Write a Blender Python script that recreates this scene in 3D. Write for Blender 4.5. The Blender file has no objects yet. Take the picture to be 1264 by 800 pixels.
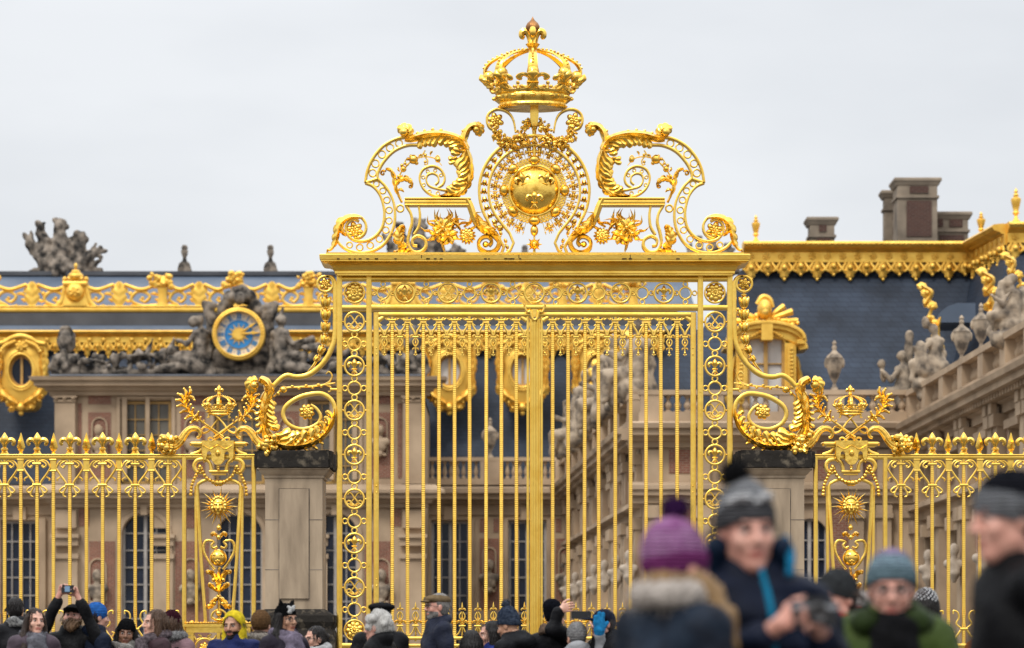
import bpy, bmesh, math, random
import numpy as np
from mathutils import Vector, Matrix, noise as mnoise
PI = math.pi
sin, cos = math.sin, math.cos
C = bpy.context.scene.collection
R = random.Random(7)
F = 3500.0          # focal length in photo pixels
HZ = 820.0          # horizon row
EYE = 1.2           # camera height
DG = 35.0           # distance of the gate plane

# ------------------------------------------------------------------ materials
def mat(name, base, rough=0.6, metal=0.0, var=0.25, scale=6.0, bump=0.0, bscale=40.0, second=None,
        wave=None, detail=4.0, rvar=0.12, spec=0.5, thresh=None, stretch=None):
    m = bpy.data.materials.new(name); m.use_nodes = True
    nt = m.node_tree; b = nt.nodes['Principled BSDF']
    N = lambda t: nt.nodes.new(t)
    L = nt.links.new
    tc = N('ShaderNodeTexCoord')
    vec = tc.outputs['Object']
    if stretch:
        mp = N('ShaderNodeMapping'); mp.inputs['Scale'].default_value = stretch
        L(vec, mp.inputs['Vector']); vec = mp.outputs['Vector']
    nz = N('ShaderNodeTexNoise'); nz.inputs['Scale'].default_value = scale; nz.inputs['Detail'].default_value = detail
    L(vec, nz.inputs['Vector'])
    cr = N('ShaderNodeValToRGB')
    b2 = second if second else tuple(c * (1 - var) for c in base)
    lo, hi = thresh if thresh else (0.32, 0.68)
    cr.color_ramp.elements[0].position = lo; cr.color_ramp.elements[1].position = hi
    cr.color_ramp.elements[0].color = (*b2, 1); cr.color_ramp.elements[1].color = (*base, 1)
    L(nz.outputs['Fac'], cr.inputs['Fac'])
    L(cr.outputs['Color'], b.inputs['Base Color'])
    b.inputs['Metallic'].default_value = metal
    b.inputs['Specular IOR Level'].default_value = spec
    if rvar:
        mr = N('ShaderNodeMapRange')
        mr.inputs['To Min'].default_value = min(1, rough + rvar); mr.inputs['To Max'].default_value = max(0.03, rough - rvar)
        L(nz.outputs['Fac'], mr.inputs['Value']); L(mr.outputs['Result'], b.inputs['Roughness'])
    else:
        b.inputs['Roughness'].default_value = rough
    if bump:
        bn = N('ShaderNodeBump'); bn.inputs['Strength'].default_value = min(1.0, bump); bn.inputs['Distance'].default_value = 0.02
        if wave:
            wv = N('ShaderNodeTexWave'); wv.bands_direction = wave; wv.inputs['Scale'].default_value = bscale
            wv.inputs['Distortion'].default_value = 1.5; wv.inputs['Detail'].default_value = 2
            L(tc.outputs['Object'], wv.inputs['Vector']); L(wv.outputs['Fac'], bn.inputs['Height'])
        else:
            n2 = N('ShaderNodeTexNoise'); n2.inputs['Scale'].default_value = bscale; n2.inputs['Detail'].default_value = 5
            L(vec, n2.inputs['Vector']); L(n2.outputs['Fac'], bn.inputs['Height'])
        L(bn.outputs['Normal'], b.inputs['Normal'])
    return m

def brick_mat(name, c1, c2, mortar, scale=1.0, size=(.24, .08, .012), rough=.85, spec=.3, patch=.25):
    m = bpy.data.materials.new(name); m.use_nodes = True
    nt = m.node_tree; b = nt.nodes['Principled BSDF']; L = nt.links.new
    tc = nt.nodes.new('ShaderNodeTexCoord'); sp = nt.nodes.new('ShaderNodeSeparateXYZ'); cb = nt.nodes.new('ShaderNodeCombineXYZ')
    ad = nt.nodes.new('ShaderNodeMath'); ad.operation = 'ADD'
    L(tc.outputs['Object'], sp.inputs[0]); L(sp.outputs['X'], ad.inputs[0]); L(sp.outputs['Y'], ad.inputs[1])
    L(ad.outputs[0], cb.inputs['X']); L(sp.outputs['Z'], cb.inputs['Y'])
    bt = nt.nodes.new('ShaderNodeTexBrick'); L(cb.outputs[0], bt.inputs['Vector'])
    bt.inputs['Color1'].default_value = (*c1, 1); bt.inputs['Color2'].default_value = (*c2, 1); bt.inputs['Mortar'].default_value = (*mortar, 1)
    bt.inputs['Scale'].default_value = scale; bt.inputs['Mortar Size'].default_value = size[2]
    bt.inputs['Brick Width'].default_value = size[0]; bt.inputs['Row Height'].default_value = size[1]
    nz = nt.nodes.new('ShaderNodeTexNoise'); nz.inputs['Scale'].default_value = .55; nz.inputs['Detail'].default_value = 7; L(tc.outputs['Object'], nz.inputs['Vector'])
    mr = nt.nodes.new('ShaderNodeMapRange'); mr.inputs['From Min'].default_value = .3; mr.inputs['From Max'].default_value = .7; mr.inputs['To Min'].default_value = 1 - patch; mr.inputs['To Max'].default_value = 1 + patch * .6
    L(nz.outputs['Fac'], mr.inputs['Value'])
    vm = nt.nodes.new('ShaderNodeVectorMath'); vm.operation = 'SCALE'; L(bt.outputs['Color'], vm.inputs[0]); L(mr.outputs['Result'], vm.inputs['Scale'])
    L(vm.outputs['Vector'], b.inputs['Base Color']); b.inputs['Roughness'].default_value = rough; b.inputs['Specular IOR Level'].default_value = spec
    return m

GOLD = mat('gilded_iron', (1.0, .66, .135), .31, 1.0, second=(.88, .53, .08), scale=4, thresh=(.28, .55), detail=8, bump=.10, bscale=22, rvar=.08)
GOLDR = mat('gilded_relief', (1.0, .65, .13), .25, 1.0, second=(.60, .34, .048), scale=12, thresh=(.30, .54), bump=.15, bscale=30, rvar=.09)
GOLDF = mat('palace_gilding', (.97, .62, .125), .45, .8, second=(.76, .44, .07), scale=2.2, bump=.35, bscale=6, rvar=.1)
BUD = mat('tarnished_gilding', (.42, .2, .07), .4, 1.0, second=(.25, .12, .05), scale=12)
RUST = mat('rust_marks', (.06, .025, .01), .8, 0.3, scale=20)
STONE = mat('limestone', (.49, .36, .235), .85, 0, second=(.27, .19, .12), scale=.55, bump=.3, bscale=5, rvar=.05, detail=8)
STONED = mat('weathered_limestone', (.32, .255, .185), .9, 0, second=(.12, .095, .07), scale=.9, bump=.5, bscale=6, rvar=.05, detail=8)
STONEP = mat('pillar_limestone', (.41, .315, .215), .85, 0, second=(.22, .165, .11), scale=4.5, stretch=(1, 1, .22), thresh=(.3, .6), bump=.35, bscale=18, rvar=.05, detail=10)
MOSS = mat('lichen_black_stone', (.135, .112, .082), .95, 0, second=(.026, .023, .020), scale=11, bump=.8, bscale=16, rvar=.03, spec=.1, thresh=(.52, .74), detail=9)
STATUE = mat('statue_stone', (.40, .315, .225), .9, 0, second=(.08, .063, .048), scale=2.6, thresh=(.36, .60), bump=.5, bscale=7, rvar=.04, detail=8)
STATUED = mat('blackened_statue_stone', (.27, .225, .18), .9, 0, second=(.024, .022, .020), scale=2.4, thresh=(.38, .62), spec=.2, bump=.8, bscale=6, rvar=.04, detail=8)
BUSTM = mat('pale_bust_stone', (.50, .42, .33), .8, 0, second=(.3, .24, .18), scale=4)
BRICKD = brick_mat('sooty_red_brick', (.085, .034, .025), (.06, .024, .019), (.12, .09, .07))
BRICK = brick_mat('red_brick', (.25, .088, .055), (.17, .058, .038), (.30, .22, .155))
SLATE = brick_mat('slate_roof', (.029, .041, .063), (.023, .033, .052), (.015, .021, .034), 1.0, (.42, .19, .012), .6, .25, .55)
LEAD = mat('lead_roof', (.085, .09, .10), .6, .0, second=(.05, .052, .06), spec=.3, scale=.7, rvar=.1)
ZINC = mat('zinc_roof', (.085, .112, .155), .55, .0, second=(.06, .082, .118), scale=.6, rvar=.1, spec=.4)
GLASSD = mat('dark_window_glass', (.010, .014, .026), .10, 0, second=(.022, .028, .048), scale=1.1, rvar=.02, spec=.22)
GLASSC = mat('curtained_window_glass', (.62, .60, .57), .5, 0, second=(.42, .40, .38), scale=.8, rvar=.05)
GLASSU = mat('grey_window_glass', (.17, .155, .125), .2, 0, second=(.09, .083, .07), scale=.6, rvar=.03, spec=.25)  # warm grey panes of the upper pavilion windows
WFRAME = mat('grey_window_frame', (.44, .40, .36), .6, scale=4)
OCHRE = mat('ochre_window_frame', (.50, .29, .075), .5, scale=4)
CLBLUE = mat('clock_blue_enamel', (.025, .22, .52), .4, scale=4, var=.2)
CLWHITE = mat('clock_cream_enamel', (.74, .62, .47), .45, scale=4, var=.12)

# ------------------------------------------------------------------ mesh builder
def catmull(pts, n=6, closed=False):
    P = [np.array(p, float) for p in pts]
    if len(P) < 3 and not closed:
        return [P[0] + (P[-1] - P[0]) * i / n for i in range(n + 1)]
    out = []
    m = len(P); seg = m if closed else m - 1
    for i in range(seg):
        p1, p2 = P[i], P[(i + 1) % m]
        p0 = P[(i - 1) % m] if (closed or i > 0) else 2 * p1 - p2
        p3 = P[(i + 2) % m] if (closed or i + 2 < m) else 2 * p2 - p1
        for k in range(n):
            t = k / n
            out.append(.5 * (2 * p1 + (p2 - p0) * t + (2 * p0 - 5 * p1 + 4 * p2 - p3) * t * t + (3 * p1 - p0 - 3 * p2 + p3) * t ** 3))
    if not closed: out.append(P[-1])
    return out

class MB:
    """collects faces in photo-pixel coordinates of the gate plane (px, py, depth in m) or, with T=None, in plain metres"""
    def __init__(s, d=DG, mirror=False, T=None):
        s.v = []; s.f = []; s.mi = []; s.T = T; s.mirror = mirror; s.m = 0; s.d = d
        s.px = d is not None and T is None; s.k = F / d if s.px else 1.0
    def t(s, p):
        x, y, z = p
        if s.px:
            if s.mirror: x = 1320 - x
            return ((x - 632) / s.k, s.d + z, EYE + (HZ - y) / s.k)
        if s.T: return s.T(p)
        return (x, y, z)
    def add(s, vs, fs):
        o = len(s.v); s.v.extend(s.t(p) for p in vs)
        for f in fs: s.f.append([o + i for i in f]); s.mi.append(s.m)
    def addraw(s, vs, fs, m=None):
        o = len(s.v); s.v.extend([tuple(p) for p in vs])
        for f in fs: s.f.append([o + i for i in f]); s.mi.append(s.m if m is None else m)
    def rings(s, rings, closed=False, caps=True):
        n = len(rings[0]); vs = [p for r in rings for p in r]; fs = []
        k = len(rings)
        for i in range(k if closed else k - 1):
            a, b = i * n, ((i + 1) % k) * n
            for j in range(n): fs.append((a + j, a + (j + 1) % n, b + (j + 1) % n, b + j))
        if caps and not closed:
            fs.append(tuple(range(n - 1, -1, -1))); fs.append(tuple((k - 1) * n + j for j in range(n)))
        s.add(vs, fs)
    def box(s, x0, x1, y0, y1, z0, z1):
        vs = [(x, y, z) for x in (x0, x1) for y in (y0, y1) for z in (z0, z1)]
        s.add(vs, [(0, 1, 3, 2), (4, 6, 7, 5), (0, 4, 5, 1), (2, 3, 7, 6), (0, 2, 6, 4), (1, 5, 7, 3)])
    # flat strap following a path in the gate plane; w in px, y0 back / y1 front depth (m), chamfered front edges
    def band(s, pts, y0, y1, closed=False, w=None, ch=.25, n=1, ridge=0):
        P = [np.array((*p[:2], (p[2] if len(p) > 2 else w))) for p in pts]
        if n > 1: P = catmull(P, n, closed)
        m = len(P); rings = []
        d = (y1 - y0)
        for i in range(m):
            a = P[(i - 1) % m] if (closed or i > 0) else P[i]
            b = P[(i + 1) % m] if (closed or i < m - 1) else P[i]
            t = (b - a)[:2]; L = math.hypot(*t) or 1; t = t / L; nx, ny = -t[1], t[0]
            h = P[i][2] / 2; c = min(h * .6, ch * h + .15) if ch else 0
            x, y = P[i][:2]
            yc = y1 - (c / s.k if d > 0 else -c / s.k) * .8
            sec = [(-h, y0), (-h, yc), (-(h - c), y1)] + ([(0, y1 + ridge)] if ridge else []) + [(h - c, y1), (h, yc), (h, y0)]
            rings.append([(x + nx * q, y + ny * q, z) for q, z in sec])
        s.rings(rings, closed)
    def ring(s, cx, cy, ro, ri, y0, y1, n=28, ry=None):
        k = (ry / ro) if ry else 1
        w = ro - ri; r = (ro + ri) / 2
        s.band([(cx + r * cos(2 * PI * i / n), cy + k * r * sin(2 * PI * i / n), w) for i in range(n)], y0, y1, closed=True)
    # round tube along (px,py,depth,radius px)
    def tube(s, pts, r=None, seg=8, n=1, closed=False, rr=None):
        P = [np.array((*p[:3], (p[3] if len(p) > 3 else r)), float) for p in pts]
        if n > 1: P = catmull(P, n, closed)
        gate = s.px
        k = s.k
        Q = [np.array((p[0], p[1], p[2] * k)) for p in P]
        m = len(Q); rings = []; u = None
        for i in range(m):
            a = Q[(i - 1) % m] if (closed or i > 0) else Q[i]
            b = Q[(i + 1) % m] if (closed or i < m - 1) else Q[i]
            t = b - a; L = np.linalg.norm(t); t = t / L if L > 1e-9 else np.array((0, 0, 1.))
            if u is None:
                u = np.cross(t, (0, 0, 1.) if abs(t[2]) < .9 else (1., 0, 0))
            u = u - t * u.dot(t); L = np.linalg.norm(u); u = u / L if L > 1e-9 else np.array((1., 0, 0))
            w = np.cross(t, u); rad = max(P[i][3], 1e-4)
            ring = []
            for j in range(seg):
                q = Q[i] + rad * (cos(2 * PI * j / seg) * u + sin(2 * PI * j / seg) * w)
                ring.append((q[0], q[1], q[2] / k))
            rings.append(ring)
        s.rings(rings, closed)
    def ball(s, x, y, z, rx, ry=None, rz=None, n=10, rot=0.0, tip=0.0):
        ry = ry or rx; g = s.px; rz = rz if rz is not None else (rx / s.k if g else rx)
        m = max(5, n * 2 // 3); vs = []; fs = []
        for i in range(m + 1):
            th = PI * i / m
            for j in range(n):
                ph = 2 * PI * j / n
                a, b, c = rx * sin(th) * cos(ph), -ry * cos(th), rz * sin(th) * sin(ph)
                if tip and i in (0,): b *= 1 + tip
                if rot: a, b = a * cos(rot) - b * sin(rot), a * sin(rot) + b * cos(rot)
                if g: vs.append((x + a, y + b, z + c))
                else: vs.append((x + a, y + c, z - b))
        for i in range(m):
            for j in range(n): fs.append((i * n + j, i * n + (j + 1) % n, (i + 1) * n + (j + 1) % n, (i + 1) * n + j))
        s.add(vs, fs)
    # lathe about the vertical axis through (x, y0?, depth) ; profile (radius, py) in frame units
    def lathe(s, x, z, prof, n=16, flat=1.0, flute=0, fd=.12):
        g = s.px; rings = []
        for r, y in prof:
            ring = []
            for j in range(n):
                a = 2 * PI * j / n
                q = r * (1 - fd * (.5 + .5 * cos(flute * a)) if flute else 1)
                if g: ring.append((x + q * cos(a), y, z + flat * q * sin(a) / s.k))
                else: ring.append((x + q * cos(a), z + flat * q * sin(a), y))
            rings.append(ring)
        s.rings(rings)
    # acanthus leaf: centre line (px,py), half widths l/r along t, lobes, relief bulge (m)
    def leaf(s, pts, wl, wr, lobes=6, bulge=.05, z=0.0, n=8, curl=0.0, m=9, deep=.45, zt=None, back=True, sharp=.6):
        P = catmull([p[:2] for p in pts], n)
        k = len(P)
        acc = [0]
        for i in range(1, k): acc.append(acc[-1] + np.linalg.norm(P[i] - P[i - 1]))
        Ltot = acc[-1]
        # resample
        NS = max(24, int(lobes * 8)); rows = []
        for q in range(NS + 1):
            d = Ltot * q / NS; i = max(1, next((a for a in range(1, k) if acc[a] >= d - 1e-6), k - 1))
            f = (d - acc[i - 1]) / max(1e-6, acc[i] - acc[i - 1])
            rows.append(P[i - 1] + (P[i] - P[i - 1]) * f)
        front = []; bk = []
        itp = lambda arr, t: float(np.interp(t, [a[0] for a in arr], [a[1] for a in arr])) if not isinstance(arr, (int, float)) else arr
        for q in range(NS + 1):
            t = q / NS
            a = rows[max(0, q - 1)]; b = rows[min(NS, q + 1)]; tv = b - a; tv = tv / (np.linalg.norm(tv) or 1); nv = np.array((-tv[1], tv[0]))
            fr = []; br = []
            zz = z + (itp(zt, t) if zt else 0)
            for j in range(m):
                sd = -1 + 2 * j / (m - 1); w = itp(wl if sd < 0 else wr, t)
                ph = lobes * t - .55 * abs(sd)
                lob = abs(sin(PI * (lobes * t))) ** sharp
                edge = 1 - .8 * deep + .8 * deep * lob
                off = sd * w * (1 + (edge - 1) * abs(sd) ** 1.5)
                adv = abs(sd) ** 1.4 * w * .55 * min(1, (1 - t) * 4)
                p = rows[q] + nv * off + tv * adv
                rid = (abs(sin(PI * ph)) - .5) * abs(sd) ** .7
                mid = math.exp(-(sd / .16) ** 2)
                h = bulge * ((1 - sd * sd) * .6 + .26 * rid + .2 * mid) * min(1, w / 4 + .3) - curl * abs(sd) ** 3
                fr.append((p[0], p[1], zz - h)); br.append((p[0], p[1], zz - h * .35 + .012))
            front.append(fr); bk.append(br)
        vs = [p for r in front for p in r]; fs = []
        for i in range(NS):
            for j in range(m - 1): fs.append((i * m + j, i * m + j + 1, (i + 1) * m + j + 1, (i + 1) * m + j))
        if back:
            o = len(vs); vs += [p for r in bk for p in r]
            for i in range(NS):
                for j in range(m - 1): fs.append((o + i * m + j, o + (i + 1) * m + j, o + (i + 1) * m + j + 1, o + i * m + j + 1))
                fs.append((i * m, (i + 1) * m, o + (i + 1) * m, o + i * m)); fs.append((i * m + m - 1, o + i * m + m - 1, o + (i + 1) * m + m - 1, (i + 1) * m + m - 1))
            for j in range(m - 1):
                fs.append((j, o + j, o + j + 1, j + 1)); e = NS * m; fs.append((e + j, e + j + 1, o + e + j + 1, o + e + j))
        s.add(vs, fs)
    def acanthus(s, pts, n, L0, L1, side, z=-.06, w=.34, lean=.6):
        """row of overlapping finger lobes along one side of a leaf spine"""
        P = catmull(pts, 8); k = len(P) - 1
        for i in range(n):
            t = (i + .3) / n; q = t * k; j = min(k - 1, int(q)); p = P[j] + (P[j + 1] - P[j]) * (q - j)
            d = P[min(k, j + 2)] - P[max(0, j - 1)]; d = d / (np.linalg.norm(d) or 1); nv = np.array((-d[1], d[0])) * side
            L = L0 + (L1 - L0) * t; L *= R.uniform(.9, 1.1); ww = w * L
            s.leaf([p - d * .1 * L, p + d * .28 * L + nv * .32 * L, p + d * (.28 + lean * .35) * L + nv * .68 * L, p + d * (.28 + lean * .75) * L + nv * .88 * L],
                   [(0, ww * .5), (.5, ww), (.8, ww * .95), (.95, ww * .6), (1, ww * .25)], [(0, ww * .5), (.5, ww), (.8, ww * .95), (.95, ww * .6), (1, ww * .25)], lobes=1, bulge=.75 * ww / s.k, z=z - .006 * (i % 2), m=7, deep=.08, curl=.0)
    def frill(s, cx, cy, r, z=0, a0=0.0, sense=1, turn=4.4):
        """curled acanthus tip: a lobed leaf rolled into a shell"""
        P = [(cx + r * .52 * (1 - .5 * t) * cos(a0 + sense * turn * t), cy + r * .52 * (1 - .5 * t) * sin(a0 + sense * turn * t)) for t in np.linspace(0, 1, 9)]
        o, i = [(0, .36 * r), (.4, .52 * r), (.8, .46 * r), (1, .16 * r)], [(0, .3 * r), (.5, .34 * r), (1, .12 * r)]
        s.leaf(P, o if sense > 0 else i, i if sense > 0 else o, lobes=6, bulge=.5 * r / s.k, z=z, deep=.35)
        s.ball(cx, cy, z - .15 * r / s.k, .42 * r, .42 * r, .5 * r / s.k, n=10)
    def curlball(s, cx, cy, r, z=0, sense=1, turns=1.1, a0=0.0, ribs=9):
        """shell-like rolled leaf tip"""
        N = 30; rings = []
        for i in range(N + 1):
            t = i / N; a = a0 + sense * 2 * PI * turns * t; rad = r * (1 - .75 * t)
            w = (.42 * r * (1 - .45 * t)) * (1 + .10 * abs(sin(ribs * PI * t)))
            c = np.array((cx + (rad - w * .5) * cos(a), cy + (rad - w * .5) * sin(a)))
            ring = []
            for j in range(8):
                b = 2 * PI * j / 8
                ring.append((c[0] + w * .75 * cos(b) * cos(a), c[1] + w * .75 * cos(b) * sin(a), z + sin(b) * r * .85 * (1 - .25 * t) / s.k))
            rings.append(ring)
        s.rings(rings)
    def rosette(s, cx, cy, r, z=0, petals=6, inner=True):
        for i in range(petals):
            a = 2 * PI * i / petals + .3
            s.ball(cx + .6 * r * cos(a), cy + .6 * r * sin(a), z, .44 * r, .34 * r, .28 * r / s.k, n=8, rot=a)
        if inner:
            for i in range(petals):
                a = 2 * PI * (i + .5) / petals + .3
                s.ball(cx + .3 * r * cos(a), cy + .3 * r * sin(a), z - .16 * r / s.k, .26 * r, .2 * r, .22 * r / s.k, n=7, rot=a)
        s.ball(cx, cy, z - .25 * r / s.k, .22 * r, .22 * r, .26 * r / s.k, n=8)
    def lily(s, cx, cy, h, z=0, depth=1.0, band=True, rot=0.0):
        """fleur-de-lis centred on cx,cy, total height h px"""
        o = MB(d=None); u = h / 2
        def tr(p):
            a, b = p[0], p[1]
            if rot: a, b = a * cos(rot) - b * sin(rot), a * sin(rot) + b * cos(rot)
            return (cx + a, cy + b, z + p[2] * depth)
        o.T = tr
        d = u / s.k
        rings = []
        for q, wd in ((-1, .03), (-.82, .16), (-.6, .3), (-.42, .36), (-.2, .3), (0, .16), (.25, .1)):
            rings.append([(wd * u * cos(2 * PI * j / 10), q * u, wd * d * .9 * sin(2 * PI * j / 10)) for j in range(10)])
        o.rings(rings)
        for sg in (-1, 1):
            pts = [(sg * .07 * u, .3 * u, 0, .09 * u), (sg * .12 * u, 0, 0, .12 * u), (sg * .32 * u, -.3 * u, 0, .17 * u), (sg * .58 * u, -.4 * u, 0, .19 * u), (sg * .78 * u, -.22 * u, 0, .2 * u), (sg * .76 * u, 0, 0, .17 * u), (sg * .62 * u, .06 * u, 0, .1 * u)]
            Pp = catmull(pts, 4)
            rg = []
            for i, p in enumerate(Pp):
                a = Pp[max(0, i - 1)]; b = Pp[min(len(Pp) - 1, i + 1)]; t = (b - a)[:2]; t = t / (np.linalg.norm(t) or 1); nv = (-t[1], t[0])
                rg.append([(p[0] + nv[0] * p[3] * cos(2 * PI * j / 8), p[1] + nv[1] * p[3] * cos(2 * PI * j / 8), p[3] / s.k * .9 * sin(2 * PI * j / 8)) for j in range(8)])
            o.rings(rg)
            pts = [(sg * .06 * u, .42 * u, 0), (sg * .14 * u, .68 * u, 0), (sg * .32 * u, .92 * u, 0)]
            rg = []
            for (x, y, _), w in zip(pts, (.08 * u, .13 * u, .1 * u)):
                rg.append([(x + w * cos(2 * PI * j / 7), y, w / s.k * sin(2 * PI * j / 7)) for j in range(7)])
            o.rings(rg)
        rg = [[(w * u * cos(2 * PI * j / 7), y * u, w * d * sin(2 * PI * j / 7)) for j in range(7)] for y, w in ((.4, .07), (.75, .15), (1, .04))]
        o.rings(rg)
        if band:
            rg = [[(x * u, (.36 + .085 * cos(2 * PI * j / 8)) * u, .18 * d * sin(2 * PI * j / 8)) for j in range(8)] for x in (-.34, .34)]
            o.rings(rg)
        s.add(o.v, o.f)
    def garland(s, pts, r0, cnt, z=0, jit=.5, n=6, zr=None):
        P = catmull(pts, 8); k = len(P) - 1
        for i in range(cnt):
            t = (i + R.random() * .6) / cnt; q = P[min(k, int(t * k))]
            r = r0 * R.uniform(.55, 1.0)
            s.ball(q[0] + R.uniform(-1, 1) * r0 * jit * 2, q[1] + R.uniform(-1, 1) * r0 * jit * 2, z - R.uniform(0, 1) * (zr or r0 / 50), r, r * R.uniform(.7, 1.1), r / s.k, n=n, rot=R.uniform(0, 3))
    def beads(s, pts, r, cnt, z=0, grow=None, n=7):
        P = catmull(pts, 10); acc = [0]
        for i in range(1, len(P)): acc.append(acc[-1] + np.linalg.norm((P[i] - P[i - 1])[:2]))
        for i in range(cnt):
            t = (i + .5) / cnt; d = t * acc[-1]; x = np.interp(d, acc, [p[0] for p in P]); y = np.interp(d, acc, [p[1] for p in P])
            q = r * (grow(t) if grow else 1)
            s.ball(x, y, z, q, q, q / s.k, n=n)
    def parts(s, name, material, parent, smooth=40, gap=.06):
        """one object for every separate piece (pieces that touch stay together)"""
        n = len(s.v); up = list(range(n))
        def find(a):
            while up[a] != a: up[a] = up[up[a]]; a = up[a]
            return a
        for f in s.f:
            r = find(f[0])
            for q in f[1:]: up[find(q)] = r
        comp = {}
        for i, f in enumerate(s.f): comp.setdefault(find(f[0]), []).append(i)
        V = np.array(s.v); B = []
        for k, fl in comp.items():
            ids = sorted({q for i in fl for q in s.f[i]}); B.append([fl, V[ids].min(0) - gap / 2, V[ids].max(0) + gap / 2])
        merged = True
        while merged:
            merged = False; out = []
            for b in B:
                for o in out:
                    if (b[1] <= o[2]).all() and (o[1] <= b[2]).all():
                        o[0] = o[0] + b[0]; o[1] = np.minimum(o[1], b[1]); o[2] = np.maximum(o[2], b[2]); merged = True; break
                else: out.append(b)
            B = out
        for fl, lo, hi in B:
            m = MB(d=None); mp = {}
            for i in fl:
                for q in s.f[i]:
                    if q not in mp: mp[q] = len(m.v); m.v.append(s.v[q])
                m.f.append([mp[q] for q in s.f[i]]); m.mi.append(0)
            m.build(name, material, parent, smooth=smooth)
    def build(s, name, material, parent=None, origin=None, smooth=40, local=False):
        me = bpy.data.meshes.new(name)
        po = WO.get(parent.name, (0, 0, 0)) if parent is not None else (0, 0, 0)
        og = origin or po
        if local: og = po = (0, 0, 0)
        v = np.array(s.v, float) - np.array(og)
        me.from_pydata(v.tolist(), [], s.f)
        me.validate()
        mats = material if isinstance(material, (list, tuple)) else [material]
        for m in mats: me.materials.append(m)
        if len(mats) > 1 and len(s.mi) == len(me.polygons): me.polygons.foreach_set('material_index', s.mi)
        bm = bmesh.new(); bm.from_mesh(me); bmesh.ops.recalc_face_normals(bm, faces=bm.faces); bm.to_mesh(me); bm.free()
        if smooth:
            me.polygons.foreach_set('use_smooth', [True] * len(me.polygons)); me.set_sharp_from_angle(angle=math.radians(smooth))
        me.update()
        o = bpy.data.objects.new(name, me); C.objects.link(o)
        if parent is not None: o.parent = parent
        o.location = [a - b for a, b in zip(og, po)] if not local else (0, 0, 0)
        WO[o.name] = og
        return o
WO = {}
def thing(name, label, cat, loc=(0, 0, 0), group=None, rz=0.0):
    o = bpy.data.objects.new(name, None); C.objects.link(o); o.location = loc; o.rotation_euler = (0, 0, rz)
    o.empty_display_size = .2
    WO[o.name] = tuple(loc)
    return tag(o, label, cat, group)
def tag(o, label, cat, group=None, kind=None):
    if label: o['label'] = label
    if cat: o['category'] = cat
    if group: o['group'] = group
    if kind: o['kind'] = kind
    return o
def dup(o, delta, parent=None, name=None):
    """copy of an object and of its children, moved by delta in the parent's frame"""
    c = o.copy(); C.objects.link(c)
    c.location = [a + b for a, b in zip(o.location, delta)]
    if parent is not None: c.parent = parent
    WO[c.name] = tuple(a + b for a, b in zip(WO.get(o.name, (0, 0, 0)), delta))
    for ch in list(o.children):
        d = ch.copy(); C.objects.link(d); d.parent = c
        for g in list(ch.children):
            e = g.copy(); C.objects.link(e); e.parent = d
    return c
def G(px, py, y=0.0, mirror=False):
    if mirror: px = 1320 - px
    return ((px - 632) / 100, DG + y, EYE + (HZ - py) / 100)
def at(px, py, d): return ((px - 632) / F * d, d, EYE + (HZ - py) / F * d)
def pxm(d): return d / F     # metres per photo pixel at distance d

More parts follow.
